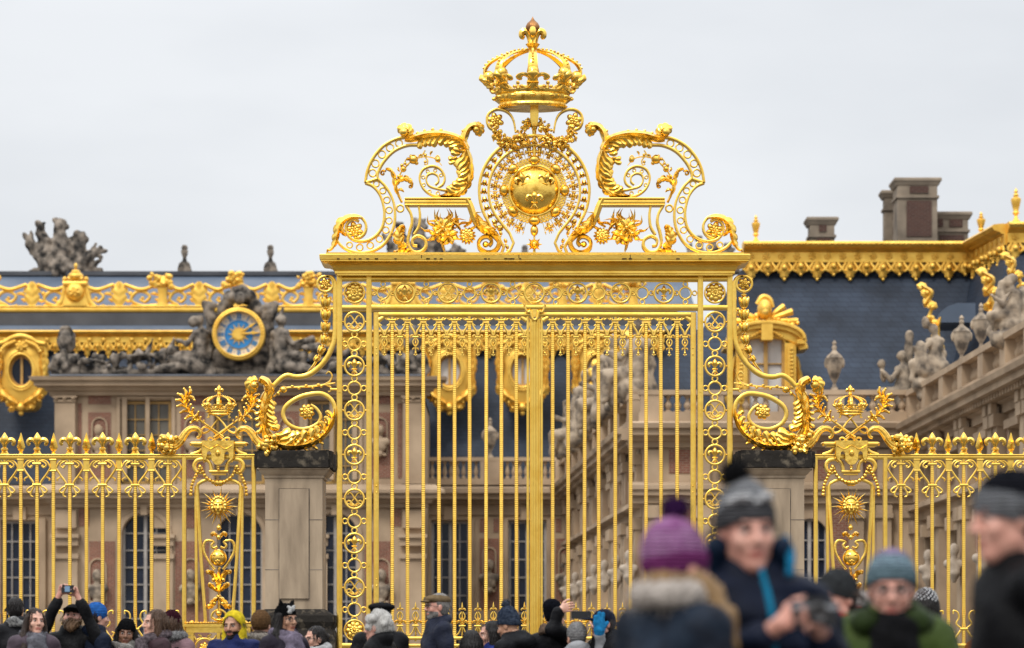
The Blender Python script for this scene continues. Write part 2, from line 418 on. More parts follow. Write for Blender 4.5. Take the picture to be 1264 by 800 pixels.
# ------------------------------------------------------------------ signed-distance modelling (statues, people)
def sdf_mesh(prims, h, k=.02, disp=None, raw=False):
    lo = np.full(3, 1e9); hi = -lo
    for p in prims:
        if p[0] == 'cap': r = max(p[3], p[4]); ps = (np.array(p[1], float), np.array(p[2], float))
        else: r = max(p[2]); ps = (np.array(p[1], float),)
        if len(p) > 5 and p[-1] == 'sub': continue
        for q in ps: lo = np.minimum(lo, q - r); hi = np.maximum(hi, q + r)
    lo -= 3 * h; hi += 3 * h
    n = np.ceil((hi - lo) / h).astype(int) + 1
    ax = [lo[i] + h * np.arange(n[i]) for i in range(3)]
    d = np.full(n, 1e3, np.float32)
    for p in prims:
        opts = p[5] if len(p) > 5 and isinstance(p[5], dict) else {}
        kk = opts.get('k', k)
        if p[0] == 'cap': r = max(p[3], p[4]); ps = np.array([p[1], p[2]], float)
        else: r = max(p[2]); ps = np.array([p[1]], float)
        mg = r + 2.5 * kk + 3 * h
        a = np.clip(((ps.min(0) - mg - lo) / h).astype(int), 0, n); b = np.clip(((ps.max(0) + mg - lo) / h).astype(int) + 2, 0, n)
        if (b <= a).any(): continue
        X = ax[0][a[0]:b[0]][:, None, None]; Y = ax[1][a[1]:b[1]][None, :, None]; Z = ax[2][a[2]:b[2]][None, None, :]
        if p[0] == 'cap':
            A, B = ps; v = B - A; L = v.dot(v) + 1e-12
            t = np.clip(((X - A[0]) * v[0] + (Y - A[1]) * v[1] + (Z - A[2]) * v[2]) / L, 0, 1)
            dp = np.sqrt((X - A[0] - t * v[0]) ** 2 + (Y - A[1] - t * v[1]) ** 2 + (Z - A[2] - t * v[2]) ** 2) - (p[3] + (p[4] - p[3]) * t)
        else:
            c = ps[0]; rr = p[2]; M = opts.get('rot')
            x, y, z = X - c[0], Y - c[1], Z - c[2]
            if M is not None:
                x, y, z = (M[0][0] * x + M[1][0] * y + M[2][0] * z, M[0][1] * x + M[1][1] * y + M[2][1] * z, M[0][2] * x + M[1][2] * y + M[2][2] * z)
            q = np.sqrt((x / rr[0]) ** 2 + (y / rr[1]) ** 2 + (z / rr[2]) ** 2)
            q2 = np.sqrt((x / rr[0] ** 2) ** 2 + (y / rr[1] ** 2) ** 2 + (z / rr[2] ** 2) ** 2)
            dp = q * (q - 1) / np.maximum(q2, 1e-6)
            if 'zmin' in opts: dp = np.maximum(dp, opts['zmin'] - (Z + opts.get('tilt', 0) * Y))
            if 'zmax' in opts: dp = np.maximum(dp, (Z + opts.get('tilt', 0) * Y) - opts['zmax'])
            if 'ymax' in opts: dp = np.maximum(dp, Y - opts['ymax'])
        sub = d[a[0]:b[0], a[1]:b[1], a[2]:b[2]]
        if opts.get('sub'):
            e = -dp; hh = np.clip(.5 - .5 * (sub - e) / kk, 0, 1)
            sub[...] = sub * (1 - hh) + e * hh + kk * hh * (1 - hh)
        else:
            hh = np.clip(.5 + .5 * (sub - dp) / kk, 0, 1)
            sub[...] = sub * (1 - hh) + dp * hh - kk * hh * (1 - hh)
    if disp is not None:
        d = d + disp(ax[0][:, None, None], ax[1][None, :, None], ax[2][None, None, :])
    return surfnets(d, lo, h)

def surfnets(d, lo, h):
    s = d < 0
    cn = [(i, j, k) for i in (0, 1) for j in (0, 1) for k in (0, 1)]
    nx, ny, nz = d.shape
    sl = lambda c: (slice(c[0], nx - 1 + c[0]), slice(c[1], ny - 1 + c[1]), slice(c[2], nz - 1 + c[2]))
    cnt = sum(s[sl(c)].astype(np.int8) for c in cn)
    mask = (cnt > 0) & (cnt < 8)
    I = np.argwhere(mask); n = len(I)
    idx = np.full(mask.shape, -1, np.int64); idx[mask] = np.arange(n)
    acc = np.zeros((n, 3)); ct = np.zeros(n)
    val = {c: d[I[:, 0] + c[0], I[:, 1] + c[1], I[:, 2] + c[2]] for c in cn}
    for a in cn:
        for ax in range(3):
            if a[ax] == 0:
                b = list(a); b[ax] = 1; b = tuple(b)
                va, vb = val[a], val[b]; m = (va < 0) != (vb < 0)
                t = np.where(m, va / np.where(m, va - vb, 1), 0)
                p = np.tile(np.array(a, float), (n, 1)); p[:, ax] = t
                acc += p * m[:, None]; ct += m
    V = lo + h * (I + acc / ct[:, None])
    fs = []
    for ax in range(3):
        s0 = [slice(0, None)] * 3; s1 = [slice(0, None)] * 3
        s0[ax] = slice(0, d.shape[ax] - 1); s1[ax] = slice(1, None)
        e0, e1 = s[tuple(s0)], s[tuple(s1)]
        E = np.argwhere(e0 != e1)
        u, w = (ax + 1) % 3, (ax + 2) % 3
        ok = (E[:, u] > 0) & (E[:, w] > 0) & (E[:, u] < d.shape[u] - 1) & (E[:, w] < d.shape[w] - 1)
        E = E[ok]; flip = ~e0[tuple(E.T)]
        q = []
        for du, dw in ((1, 1), (0, 1), (0, 0), (1, 0)):
            c = E.copy(); c[:, u] -= du; c[:, w] -= dw; q.append(idx[tuple(c.T)])
        q = np.stack(q, 1); q[flip] = q[flip][:, ::-1]
        fs.append(q)
    Fq = np.concatenate(fs)
    return V, Fq[(Fq >= 0).all(1)]

def raw_mesh(name, V, Fq, material, parent=None, mi=None, loc=(0, 0, 0)):
    me = bpy.data.meshes.new(name); me.from_pydata(np.asarray(V).tolist(), [], np.asarray(Fq).tolist())
    for m in (material if isinstance(material, (list, tuple)) else [material]): me.materials.append(m)
    if mi is not None: me.polygons.foreach_set('material_index', np.asarray(mi, dtype=np.int32))
    me.polygons.foreach_set('use_smooth', [True] * len(me.polygons)); me.update()
    o = bpy.data.objects.new(name, me); C.objects.link(o); o.location = loc
    if parent is not None: o.parent = parent
    return o
# ================================================================== the royal gate (photo pixels = cm at this distance)
CX = 660
gate = thing('royal_gate', 'tall gilded double gate crowned with scrolls, a shield and a royal crown', 'gate', G(CX, 940))
def both(fn):
    fn(False); fn(True)

# ---- entablature
mb = MB()
prof = [(0, 342), (0, 340.5), (-2.5, 340), (-2.5, 337), (-4, 336), (-5, 333), (-7.5, 330.5), (-10, 329.5), (-10.5, 329), (-16, 328), (-18.5, 327), (-18.5, 325.5), (-20, 325), (-20.5, 319.6), (-19, 318.4)]
rings = []
for o, y in prof:
    x0, x1, dd = 417 + o, 903 - o, .16 - o / 100
    rings.append([(x0, y, -dd), (x1, y, -dd), (x1, y, dd * .8), (x0, y, dd * .8)])
mb.rings(rings)
mb.build('entablature', GOLD, gate, smooth=20)
mb = MB()
mb.box(404, 916, 315.2, 318.4, -.26, .2)
mb.build('crest_plinth', GOLD, gate, smooth=20)
mb = MB()
for i in range(26):
    x = R.choice([430, 452, 476, 540, 600, 628, 700, 764, 800, 838, 872]) + R.uniform(-14, 14)
    mb.box(x, x + R.uniform(1.5, 5), 324.0, 325.4, -.366, -.33)
for x in (521, 640, 776): mb.box(x, x + .9, 319.8, 324, -.369, -.33)
mb.build('rust_streaks', RUST, gate, smooth=0)

# ---- frame
mb = MB()
for m_ in (False, True):
    q = MB(mirror=m_)
    q.band([(419.2, 342), (419.2, 940)], .05, -.06, w=6.6)
    q.band([(455.6, 342), (455.6, 940)], .05, -.06, w=6.6)
    q.band([(422, 380), (452.6, 380)], .045, -.045, w=6)
    for y in (476, 690): q.box(417.5, 421, y, y + 9, -.075, -.05); q.box(454, 457.5, y, y + 9, -.075, -.05)
    mb.addraw(q.v, q.f)
mb.band([(417, 344.6), (903, 344.6)], .045, -.055, w=5.4)
mb.band([(459, 380), (861, 380)], .045, -.052, w=7.4)
mb.build('gate_frame', GOLD, gate)

# ---- medallions
def ring_link(mb, cx, cy, r, w, y0=.012, y1=-.02): mb.ring(cx, cy, r, r - w, y0, y1, n=24)
def monogram(mb, cx, cy, r):
    ring_link(mb, cx, cy, r, 2.4, .02, -.035)
    for sg in (-1, 1):
        P = [(sg * -.62, -.42), (sg * -.5, -.6), (sg * -.3, -.55), (sg * -.1, -.25), (sg * .2, .12), (sg * .48, .45), (sg * .7, .42), (sg * .68, .2), (sg * .45, .16), (sg * .2, .42), (sg * -.1, .62), (sg * -.42, .5)]
        mb.tube([(cx + a * r, cy + b * r, -.01 - .008 * sg, .075 * r) for a, b in P], seg=6, n=4)
def lily_med(mb, cx, cy, r):
    ring_link(mb, cx, cy, r, 2.4, .02, -.035)
    mb.lily(cx, cy, r * 1.5, -.012)
def sun_rosette(mb, cx, cy, r):
    ring_link(mb, cx, cy, r, 2, .02, -.03)
    mb.rosette(cx, cy, r * .85, -.01, petals=9)
def add_medallions(parent, kinds, mirror):
    """kinds: list of (kind, x, y); one mesh per kind is shared by its copies"""
    first = {}
    for kd, x, y in kinds:
        nm = {'m': 'monogram_medallion', 'l': 'lily_medallion', 'o': 'ring_link', 's': 'sunflower_medallion', 'v': 'ring_link'}[kd]
        if kd in first:
            o, fx, fy = first[kd]
            c = o.copy(); C.objects.link(c); c.parent = parent
            sg = -1 if mirror else 1
            c.location = (o.location[0] + sg * (x - fx) / 100, o.location[1], o.location[2] - (y - fy) / 100); continue
        mb = MB(mirror=mirror)
        if kd == 'm': monogram(mb, x, y, 13.2)
        elif kd == 'l': lily_med(mb, x, y, 13.2)
        elif kd == 's': sun_rosette(mb, x, y, 13.4)
        if kd in 'ml':
            for a in (0, PI): mb.tube([(x + 13 * cos(a), y, 0, 1.3), (x + 15.4 * cos(a), y, 0, 1.3)], seg=6)
            for a in (-1, 1): mb.ball(x + 14.2 * a, y, -.02, 1.3, n=6)
        if kd == 'o':    # vertical chain: middle ring with two side rings and rings above and below
            ring_link(mb, x, y, 9.2, 2.2)
            for sg in (-1, 1):
                ring_link(mb, x + sg * 11.6, y, 4, 1.7); ring_link(mb, x, y + sg * 11.6, 4.2, 1.8)
        if kd == 'v':    # frieze chain
            ring_link(mb, x, y, 8.2, 2)
            for sg in (-1, 1):
                ring_link(mb, x + sg * 11.2, y, 3.4, 1.5); ring_link(mb, x, y + sg * 11, 3.6, 1.5)
        first[kd] = (mb.build(nm, GOLD, parent, origin=G(x, y, 0, mirror)), x, y)
def side_panel(mirror):
    mb = MB(mirror=mirror)
    mb.band([(422.5, 797), (452.5, 797)], .04, -.04, w=6); mb.band([(422.5, 930), (452.5, 930)], .04, -.04, w=14)
    mb.box(422.5, 452.5, 800, 923, -.02, .03); mb.band([(428, 808), (447, 808), (447, 915), (428, 915)], -.02, -.04, w=3, closed=True)
    p = mb.build('side_panel', GOLD, gate)
    ks = [('s', 437.6, 361.5)]
    y = 397.6; i = 0
    while y < 760:
        ks.append(('m' if i % 2 == 0 else 'l', 437.6, y)); ks.append(('o', 437.6, y + 27.3)); y += 54.65; i += 1
    ks.append(('s', 437.6, 778))
    add_medallions(p, ks, mirror)
both(side_panel)
mb = MB()
for y in (347.6, 376): mb.box(459, 861, y - .7, y + .7, -.01, .02)
fr = mb.build('frieze', GOLD, gate)
add_medallions(fr, [('v' if i % 2 else ('l' if i % 4 == 0 else 'm'), 499.6 + 26.65 * i, 362) for i in range(-1, 14) if 465 < 499.6 + 26.65 * i < 855], False)

# ---- the two leaves
def notched_bar(mb, x, y0, y1, w, step=2.6):
    n = int((y1 - y0) / step); vs = []; rings = []
    for i in range(n):
        a = y0 + (y1 - y0) * i / n; b = y0 + (y1 - y0) * (i + 1) / n
        for yy, k in ((a + .1 * step, .92), (a + .25 * step, 1), (b - .12 * step, 1)):
            h = w / 2 * k; c = h * .28
            rings.append([(x - h, yy, .01), (x - h, yy, -(h - c) / 100), (x - h + c, yy, -h / 100), (x + h - c, yy, -h / 100), (x + h, yy, -(h - c) / 100), (x + h, yy, .01)])
    mb.rings(rings)
def copies(first, xs, x0, parent, mirror):
    sg = -1 if mirror else 1
    for x in xs:
        c = first.copy(); C.objects.link(c); c.parent = parent
        c.location = (first.location[0] + sg * (x - x0) / 100, first.location[1] + R.uniform(-.004, .004), first.location[2] + R.uniform(-.003, .003)); c.rotation_euler = (R.gauss(0, .0012), R.gauss(0, .0011), R.gauss(0, .03))
        for ch in list(first.children):
            e = ch.copy(); C.objects.link(e); e.parent = c
def gate_leaf(mirror):
    mb = MB(mirror=mirror)
    mb.band([(464.4, 386), (464.4, 936)], .03, -.04, w=6.4)
    mb.band([(467.5, 388.6), (655, 388.6)], .03, -.04, w=5.8)
    mb.band([(651.5, 391), (651.5, 936)], .03, -.036, w=3)
    mb.band([(467, 396, 6), (470, 394, 5), (474, 391.6, 3)], .02, -.035); mb.band([(650, 396, 6), (647, 394, 5), (643, 391.6, 3)], .02, -.035)
    mb.band([(467, 788), (651, 788)], .025, -.03, w=4); mb.band([(467, 797), (651, 797)], .025, -.03, w=4)
    mb.band([(467, 931), (651, 931)], .025, -.03, w=10)
    for y in (430, 600, 715):
        for k in (0, 8): mb.ball(465, y + k, -.045, 1.1, n=6)
    leaf = mb.build('gate_leaf', GOLD, gate)
    xs = [484.2 + 19.2 * i for i in range(9)]
    b = MB(mirror=mirror)
    notched_bar(b, xs[0], 397, 930, 4.5)
    for y, w in ((395.4, 9.5), (398.4, 6.5)): b.band([(xs[0] - w / 2, y), (xs[0] + w / 2, y)], .02, -.035, w=2)
    b.band([(xs[0], 391), (xs[0], 396)], .02, -.03, w=3.2)
    o = b.build('bar', GOLD, leaf, origin=G(xs[0], 930, 0, mirror)); copies(o, xs[1:], xs[0], leaf, mirror)
    ms = [474.6 + 19.2 * i for i in range(10)]
    x = ms[0]; b = MB(mirror=mirror)
    for sg in (-1, 1):
        b.band([(x + sg * 7.5, 399, 1.8), (x + sg * 5, 404.5, 2.2), (x + sg * 2, 409.5, 2.4), (x + sg * .8, 414, 2)], .015, -.025, n=3)
        b.band([(x + sg * 7, 393, 1.4), (x + sg * 3.5, 394.8, 1.8), (x + sg * .5, 393, 1.6)], .012, -.02, n=3)
        b.tube([(x + sg * 1.5, 415.5, -.01, .8), (x + sg * 4, 414, -.01, 1.1), (x + sg * 6.2, 415.6, -.01, 1.2), (x + sg * 5.6, 417.6, -.01, .9)], seg=6, n=3)
        b.band([(x + sg * .6, 418, 1.3), (x + sg * 3.1, 421.5, 1.5), (x + sg * 2.8, 425, 1.5), (x + sg * .6, 428, 1.3)], .012, -.02, n=3)
        b.tube([(x + sg * .8, 430, -.01, .7), (x + sg * 3, 430.6, -.01, .9), (x + sg * 3.4, 432.4, -.01, .7)], seg=6, n=2)
        b.tube([(x + sg * .3, 437.5, -.01, .6), (x + sg * 2, 438.4, -.01, .8)], seg=6)
    b.band([(x + 7 * cos(t), 397.2 - 5.6 * sin(t), 1.5) for t in np.linspace(-1.1, PI + 1.1, 15)], .012, -.022)
    b.band([(x - 3.6, 416.6), (x + 3.6, 416.6)], .015, -.028, w=1.8)
    b.tube([(x, 414, 0, 1.1), (x, 439.5, 0, .8)], seg=6); b.ball(x, 424, -.01, 1.1, 2.2, n=7); b.ball(x, 436, -.01, 1.3, 2, n=7)
    o = b.build('pendant', GOLD, leaf, origin=G(x, 400, 0, mirror)); copies(o, ms[1:], x, leaf, mirror)
    b = MB(mirror=mirror)      # low dog bars
    b.tube([(x, 792, 0, 1.2), (x, 756, 0, 1)], seg=6)
    b.lathe(x, 0, [(.1, 743), (.7, 746), (1.5, 749.5), (.6, 752)], n=8)
    for sg in (-1, 1):
        b.tube([(x, 752.5, 0, .7), (x + sg * 2.6, 751.4, 0, 1), (x + sg * 4, 753.6, 0, .8)], seg=6, n=3)
        b.band([(x + sg * .5, 755, 1.3), (x + sg * 3, 759, 1.5), (x + sg * 3.2, 762.5, 1.5), (x + sg * .8, 766, 1.3)], .012, -.02, n=3)
        b.tube([(x + sg * .5, 770, 0, 1.3), (x + sg * 3, 767, -.01, 1.6), (x + sg * 5.8, 767.6, -.01, 1.5), (x + sg * 6, 770, -.01, 1)], seg=6, n=3)
        b.band([(x + sg * 1, 774, 1.6), (x + sg * 4, 781, 1.8), (x + sg * 8.4, 785.5, 1.6)], .012, -.02, n=3)
    b.band([(x - 4, 772.6), (x + 4, 772.6)], .014, -.03, w=2)
    o = b.build('dog_bar_finial', GOLDR, leaf, origin=G(x, 790, 0, mirror)); copies(o, ms[1:], x, leaf, mirror)
both(gate_leaf)
mb = MB()
for x in (657, 660, 663.2): mb.tube([(x, 396, -.03, 2.0), (x, 938, -.03, 2.0)], seg=8)
mb.box(654, 666.5, 394, 938, -.03, .05)
mb.band([(648.5, 378, 2), (649, 383, 2.6), (651.5, 386.5, 2.8), (654.5, 385, 2.8), (655.5, 388.5, 2.8), (657, 393.5, 2.8), (660, 396, 3), (663, 393.5, 2.8), (664.5, 388.5, 2.8), (665.5, 385, 2.8), (668.5, 386.5, 2.8), (671, 383, 2.6), (671.5, 378, 2)], .0, -.085, n=4)
mb.band([(660, 377), (660, 392)], .0, -.07, w=9); mb.band([(650, 380), (670, 380)], .0, -.074, w=5.4)
mb.ball(647.4, 377.5, -.06, 1.6, n=7); mb.ball(672.6, 377.5, -.06, 1.6, n=7)
mb.build('meeting_post', GOLD, gate)

# ---- crest scrolls (traced from the left one, mirrored)
def uv(u, v): return (390 + u / 4, 130 + v / 4)
def UV(L): return [(*uv(p[0], p[1]), *p[2:]) for p in L]
def crest(mirror):
    mb = MB(mirror=mirror)
    # outer ringed C band: two rails and rings
    top_o = UV([(455, 158), (395, 168), (330, 205), (282, 262), (255, 322), (244, 383)])
    top_i = UV([(520, 198), (450, 200), (385, 228), (335, 280), (308, 330), (304, 362)])
    low_l = UV([(244, 385), (282, 402), (315, 442), (334, 500), (338, 552), (326, 606), (293, 648), (243, 672), (190, 668), (158, 643), (148, 610), (160, 580), (187, 566), (212, 574)])
    low_r = UV([(304, 362), (345, 404), (376, 458), (390, 520), (387, 588), (364, 648), (328, 694), (270, 724), (208, 730), (150, 713), (112, 680), (97, 640), (105, 592), (140, 557), (182, 545), (224, 556), (247, 590), (244, 626), (224, 650), (196, 660)])
    for P in (top_o, top_i, low_l, low_r): mb.band(P, .03, -.05, w=3.1, n=5)
    mb.band(UV([(243, 384), (270, 376), (304, 364)]), .03, -.05, w=3)
    for u, v, r in ((280, 335, 19), (294, 288, 19), (326, 243, 19), (366, 210, 19), (410, 188, 18), (298, 388, 15), (330, 422, 16), (350, 468, 17), (361, 518, 17), (360, 570, 17), (345, 616, 17), (313, 660, 17), (268, 692, 17), (216, 702, 17), (166, 690, 15)):
        x, y = uv(u, v); mb.ring(x, y, r / 4 + .5, r / 4 - 1.1, .015, -.025, n=18)
    x, y = uv(416, 510); mb.ring(x, y, 5.2, 3.2, .015, -.03, n=18)
    # inner spiral band with rings
    cx, cy = uv(575, 370)
    sp_o = UV([(700, 448), (640, 458), (575, 446), (530, 412), (512, 362), (530, 318), (575, 302), (615, 318), (636, 356), (628, 390), (602, 408)])
    sp_i = UV([(690, 405), (640, 418), (590, 406), (556, 384), (548, 350)])
    mb.band(sp_o, .03, -.05, w=2.6, n=5)
    sp_i = UV([(705, 408), (650, 422), (600, 414), (560, 400), (545, 372), (552, 346), (578, 338), (602, 352), (605, 378), (590, 394)])
    mb.band(sp_i, .03, -.05, w=2.2, n=5)
    for a, rr in ((2.6, 50), (3.4, 47), (4.2, 47), (5.0, 48), (5.8, 48)):
        x, y = uv(575 + rr * cos(a), 368 + rr * sin(a)); mb.ring(x, y, 2.5, 1.3, .015, -.025, n=12)
    for u, v in ((560, 428), (602, 436), (645, 438)): x, y = uv(u, v); mb.ring(x, y, 2.8, 1.5, .015, -.025, n=12)
    # bench rail and its legs
    mb.band(UV([(438, 482), (765, 482)]), .07, -.09, w=6.6); mb.band(UV([(440, 466), (765, 466)]), .07, -.105, w=2.4); mb.band(UV([(440, 497), (760, 497)]), .07, -.10, w=1.8)
    mb.band(UV([(746, 466, 7), (762, 500, 8), (782, 556, 8), (800, 590, 8), (840, 620, 9), (880, 640, 8), (905, 675, 6), (890, 715, 5), (850, 730, 5), (812, 712, 5), (803, 680, 4), (822, 655, 4), (852, 652, 4), (868, 675, 4), (855, 695, 4)]), .06, -.09, n=5, ridge=-.02)
    mb.band(UV([(447, 500, 3), (468, 535, 3.4), (475, 580, 3.4), (462, 630, 3.4), (455, 680, 3.4), (475, 722, 4), (515, 728, 4), (543, 700, 4), (538, 665, 3.6), (505, 648, 3.4), (478, 665, 3.2), (480, 692, 3), (500, 697, 3)]), .05, -.07, n=5)
    mb.band(UV([(508, 500, 2.8), (514, 545, 3), (508, 600, 3), (485, 640, 3)]), .05, -.06, n=4)
    s = mb.build('crest_scroll', GOLD, gate)
    # acanthus leaves
    mb = MB(mirror=mirror)
    mb.leaf(UV([(700, 452), (745, 405), (766, 345), (762, 280), (745, 225), (735, 180), (748, 132), (775, 108), (800, 108)]), [(0, 3), (.3, 9), (.6, 7), (.8, 6), (1, 5)], [(0, 1.5), (.3, 3.4), (.6, 4), (1, 4)], lobes=7, bulge=.10, z=-.05, deep=.3)
    mb.leaf(UV([(770, 330), (750, 390), (715, 430), (660, 452), (610, 452)]), [(0, 4), (.5, 6), (1, 1)], [(0, 7), (.5, 10), (1, 1.5)], lobes=6, bulge=.08, z=-.05, deep=.5)
    mb.leaf(UV([(752, 226), (722, 180), (670, 156), (600, 146), (530, 153), (470, 170), (440, 170)]), [(0, 5), (.35, 7), (.7, 6), (1, 4)], [(0, 4), (.4, 5), (.8, 5), (1, 4)], lobes=3, bulge=.12, z=-.06, deep=.15)
    mb.acanthus(UV([(735, 205), (690, 172), (620, 158), (560, 162), (505, 178)]), 8, 15, 11, -1, -.085)
    mb.acanthus(UV([(640, 150), (560, 142), (490, 158)]), 4, 6, 5, 1, -.07)
    mb.acanthus(UV([(745, 228), (758, 275), (762, 325), (748, 380), (712, 425), (665, 446)]), 8, 19, 11, 1, -.085)
    mb.acanthus(UV([(735, 232), (700, 262), (682, 300)]), 4, 11, 7, 1, -.10)
    mb.acanthus(UV([(742, 200), (730, 165), (742, 135)]), 3, 6, 5, -1, -.07)
    x, y = uv(792, 126); mb.frill(x, y, 11.5, -.06, -2.4, 1)
    x, y = uv(440, 126); mb.frill(x - 1, y + 3.5, 13.5, -.07, 1.0, -1)
    mb.build('acanthus_leaf', GOLDR, s)
    # flowering branch
    mb = MB(mirror=mirror)
    mb.tube(UV([(425, 482, -.02, 1.6), (403, 430, -.03, 1.8), (388, 375, -.03, 1.6), (378, 335, -.03, 1.6), (352, 318, -.03, 1.4)]), seg=7, n=5)
    x, y = uv(332, 338); mb.curlball(x, y, 4.6, -.03, -1, 1.1, -.6, 5)
    mb.leaf(UV([(425, 480), (398, 420), (388, 360), (370, 322), (345, 316)]), [(0, 1), (.5, 4), (1, 2)], [(0, 1), (.5, 3.4), (1, 2)], lobes=5, bulge=.05, z=-.03)
    mb.leaf(UV([(392, 400), (415, 375), (445, 368), (470, 385), (472, 405)]), [(0, 2), (.5, 5.2), (1, 1.5)], [(0, 2), (.5, 3.6), (1, 1.5)], lobes=5, bulge=.06, z=-.04)
    x, y = uv(466, 402); mb.curlball(x, y, 3.8, -.04, 1, 1, -1, 5)
    mb.leaf(UV([(395, 425), (418, 418), (436, 430)]), [(0, 1), (.5, 2.5), (1, .5)], [(0, 1), (.5, 2), (1, .5)], lobes=3, bulge=.03, z=-.03)
    mb.tube(UV([(400, 372, -.02, 1.1), (430, 320, -.03, 1), (478, 275, -.03, 1), (535, 256, -.03, .9), (590, 266, -.03, .8), (622, 300, -.03, .5)]), seg=6, n=5)
    for u, v, r in ((432, 318, 4), (425, 300, 2.4), (440, 290, 2), (482, 270, 6), (470, 255, 2.4), (497, 288, 2.6), (540, 248, 2.2), (602, 272, 3.6), (540, 282, 2), (455, 268, 2.2), (410, 355, 2.6)):
        x, y = uv(u, v); mb.ball(x, y, -.04, r, r, r / 90, n=9)
    for L in ([(520, 262), (530, 240), (540, 225)], [(540, 258), (552, 275), (548, 296), (535, 292)], [(585, 268), (600, 250), (612, 262)], [(450, 300), (440, 280), (455, 262)]):
        mb.tube(UV([(*p, -.03, .9) for p in L]), seg=6, n=3)
    for u, v, a in ((445, 310, -1.2), (430, 345, 2.6), (415, 330, -2.2), (505, 258, -.8), (565, 250, -1.4)):
        x, y = uv(u, v); mb.leaf([(x, y), (x + 3 * cos(a), y + 3 * sin(a)), (x + 6.5 * cos(a + .3), y + 6.5 * sin(a + .3))], [(0, .4), (.5, 1.8), (1, .2)], [(0, .4), (.5, 1.8), (1, .2)], lobes=2, bulge=.02, z=-.03)
    mb.build('berry_branch', GOLDR, s)
    # lower rosette volute leaf
    mb = MB(mirror=mirror)
    x, y = uv(192, 620); mb.rosette(x, y, 11, -.03, 6)
    mb.leaf(UV([(232, 560), (170, 560), (125, 590), (108, 640), (95, 690), (72, 718), (58, 716)]), [(0, 1), (.3, 3.5), (.7, 3), (1, 1)], [(0, 1.5), (.35, 7.5), (.7, 6), (1, 1.5)], lobes=7, bulge=.07, z=-.06)
    mb.leaf(UV([(140, 570), (128, 620), (150, 650)]), [(0, 1), (.5, 4), (1, 1)], [(0, 1), (.5, 4), (1, 1)], lobes=3, bulge=.05, z=-.06)
    x, y = uv(66, 720); mb.curlball(x, y, 3.4, -.05, 1, 1, 2, 4)
    mb.build('rosette_volute', GOLDR, s)
    # little acanthus foot and leaf on the bench leg
    mb = MB(mirror=mirror)
    mb.leaf(UV([(450, 705), (425, 690), (412, 650), (425, 610), (440, 600)]), [(0, 5), (.4, 9), (.8, 5), (1, 3)], [(0, 4), (.4, 8), (.8, 4), (1, 3)], lobes=5, bulge=.09, z=-.06)
    mb.leaf(UV([(470, 722), (430, 722), (395, 728), (385, 724)]), [(0, 5), (.5, 8), (1, 2)], [(0, 3), (.5, 4), (1, 2)], lobes=4, bulge=.08, z=-.07)
    x, y = uv(428, 612); mb.curlball(x, y, 5.4, -.05, 1, 1.1, 2.2, 5)
    mb.build('acanthus_foot', GOLDR, s); mb = MB(mirror=mirror)
    mb.leaf(UV([(790, 540), (806, 578), (830, 612), (868, 630), (900, 650)]), [(0, 2), (.3, 9), (.7, 6), (1, 2)], [(0, 2), (.3, 7), (.7, 5), (1, 1)], lobes=5, bulge=.09, z=-.10)
    x, y = uv(838, 690); mb.ball(x, y, -.05, 4, 4, .06)
    mb.build('acanthus_foot', GOLDR, s)
    # sunflower and flame-leaf trophy under the bench
    mb = MB(mirror=mirror)
    rr = random.Random(11)
    x0, y0 = uv(640, 622)
    for i in range(30):      # flame leaves behind
        a = rr.uniform(-PI + .05, -.05) if i < 24 else rr.choice((rr.uniform(.15, .8), rr.uniform(PI - .8, PI - .1), rr.uniform(1.0, 2.1)))
        bx0 = x0 + rr.uniform(-12, 22); by0 = y0 + rr.uniform(-4, 4)
        Lh = rr.uniform(20, 34)
        if by0 + Lh * sin(a) > 312: Lh = max(7, (312 - by0) / max(.2, sin(a)))
        if by0 + Lh * sin(a) < 258: Lh = (by0 - 258) / max(.2, -sin(a))
        c_ = rr.uniform(-.22, .22); w = rr.uniform(1.7, 2.7)
        P = [(bx0 + Lh * f * cos(a + c_ * g), by0 + Lh * f * sin(a + c_ * g)) for f, g in ((.1, 0), (.4, 1), (.7, -.6), (1, .9))]
        mb.leaf(P, [(0, w * .5), (.35, w), (1, .12)], [(0, w * .5), (.35, w), (1, .12)], lobes=1, bulge=.025, z=rr.uniform(-.05, .02), m=5, deep=.05)
    for cx_, cy_, n_, Lp, wp, zz in ((628, 612, 9, 13.5, 3.4, -.08), (655, 650, 8, 12, 3.0, -.09), (600, 640, 6, 11, 2.8, -.07)):
        xx, yy = uv(cx_, cy_)
        for i in range(n_):
            a = 2 * PI * i / n_ + .25
            mb.leaf([(xx + 1.5 * cos(a), yy + 1.5 * sin(a)), (xx + .55 * Lp * cos(a), yy + .55 * Lp * sin(a)), (xx + Lp * cos(a + .12), min(312.5, yy + Lp * sin(a + .12)))], [(0, wp * .6), (.5, wp * 1.1), (1, .4)], [(0, wp * .6), (.5, wp * 1.1), (1, .4)], lobes=1, bulge=.03, z=zz - .012 * (i % 2), m=7, deep=.05)
        mb.ball(xx, yy, zz - .06, 2.6, n=8)
    xx, yy = uv(748, 648); mb.rosette(xx, yy, 8.5, -.09, 9)
    for i in range(14):
        a = 2 * PI * i / 14; mb.leaf([(xx + 5 * cos(a), yy + 5 * sin(a)), (xx + 11 * cos(a), min(312, yy + 11 * sin(a)))], [(0, 1.2), (.5, 1.7), (1, .2)], [(0, 1.2), (.5, 1.7), (1, .2)], lobes=1, bulge=.05, z=-.05, m=5, deep=.05)
    mb.build('sunflower_bouquet', GOLDR, s)
both(crest)

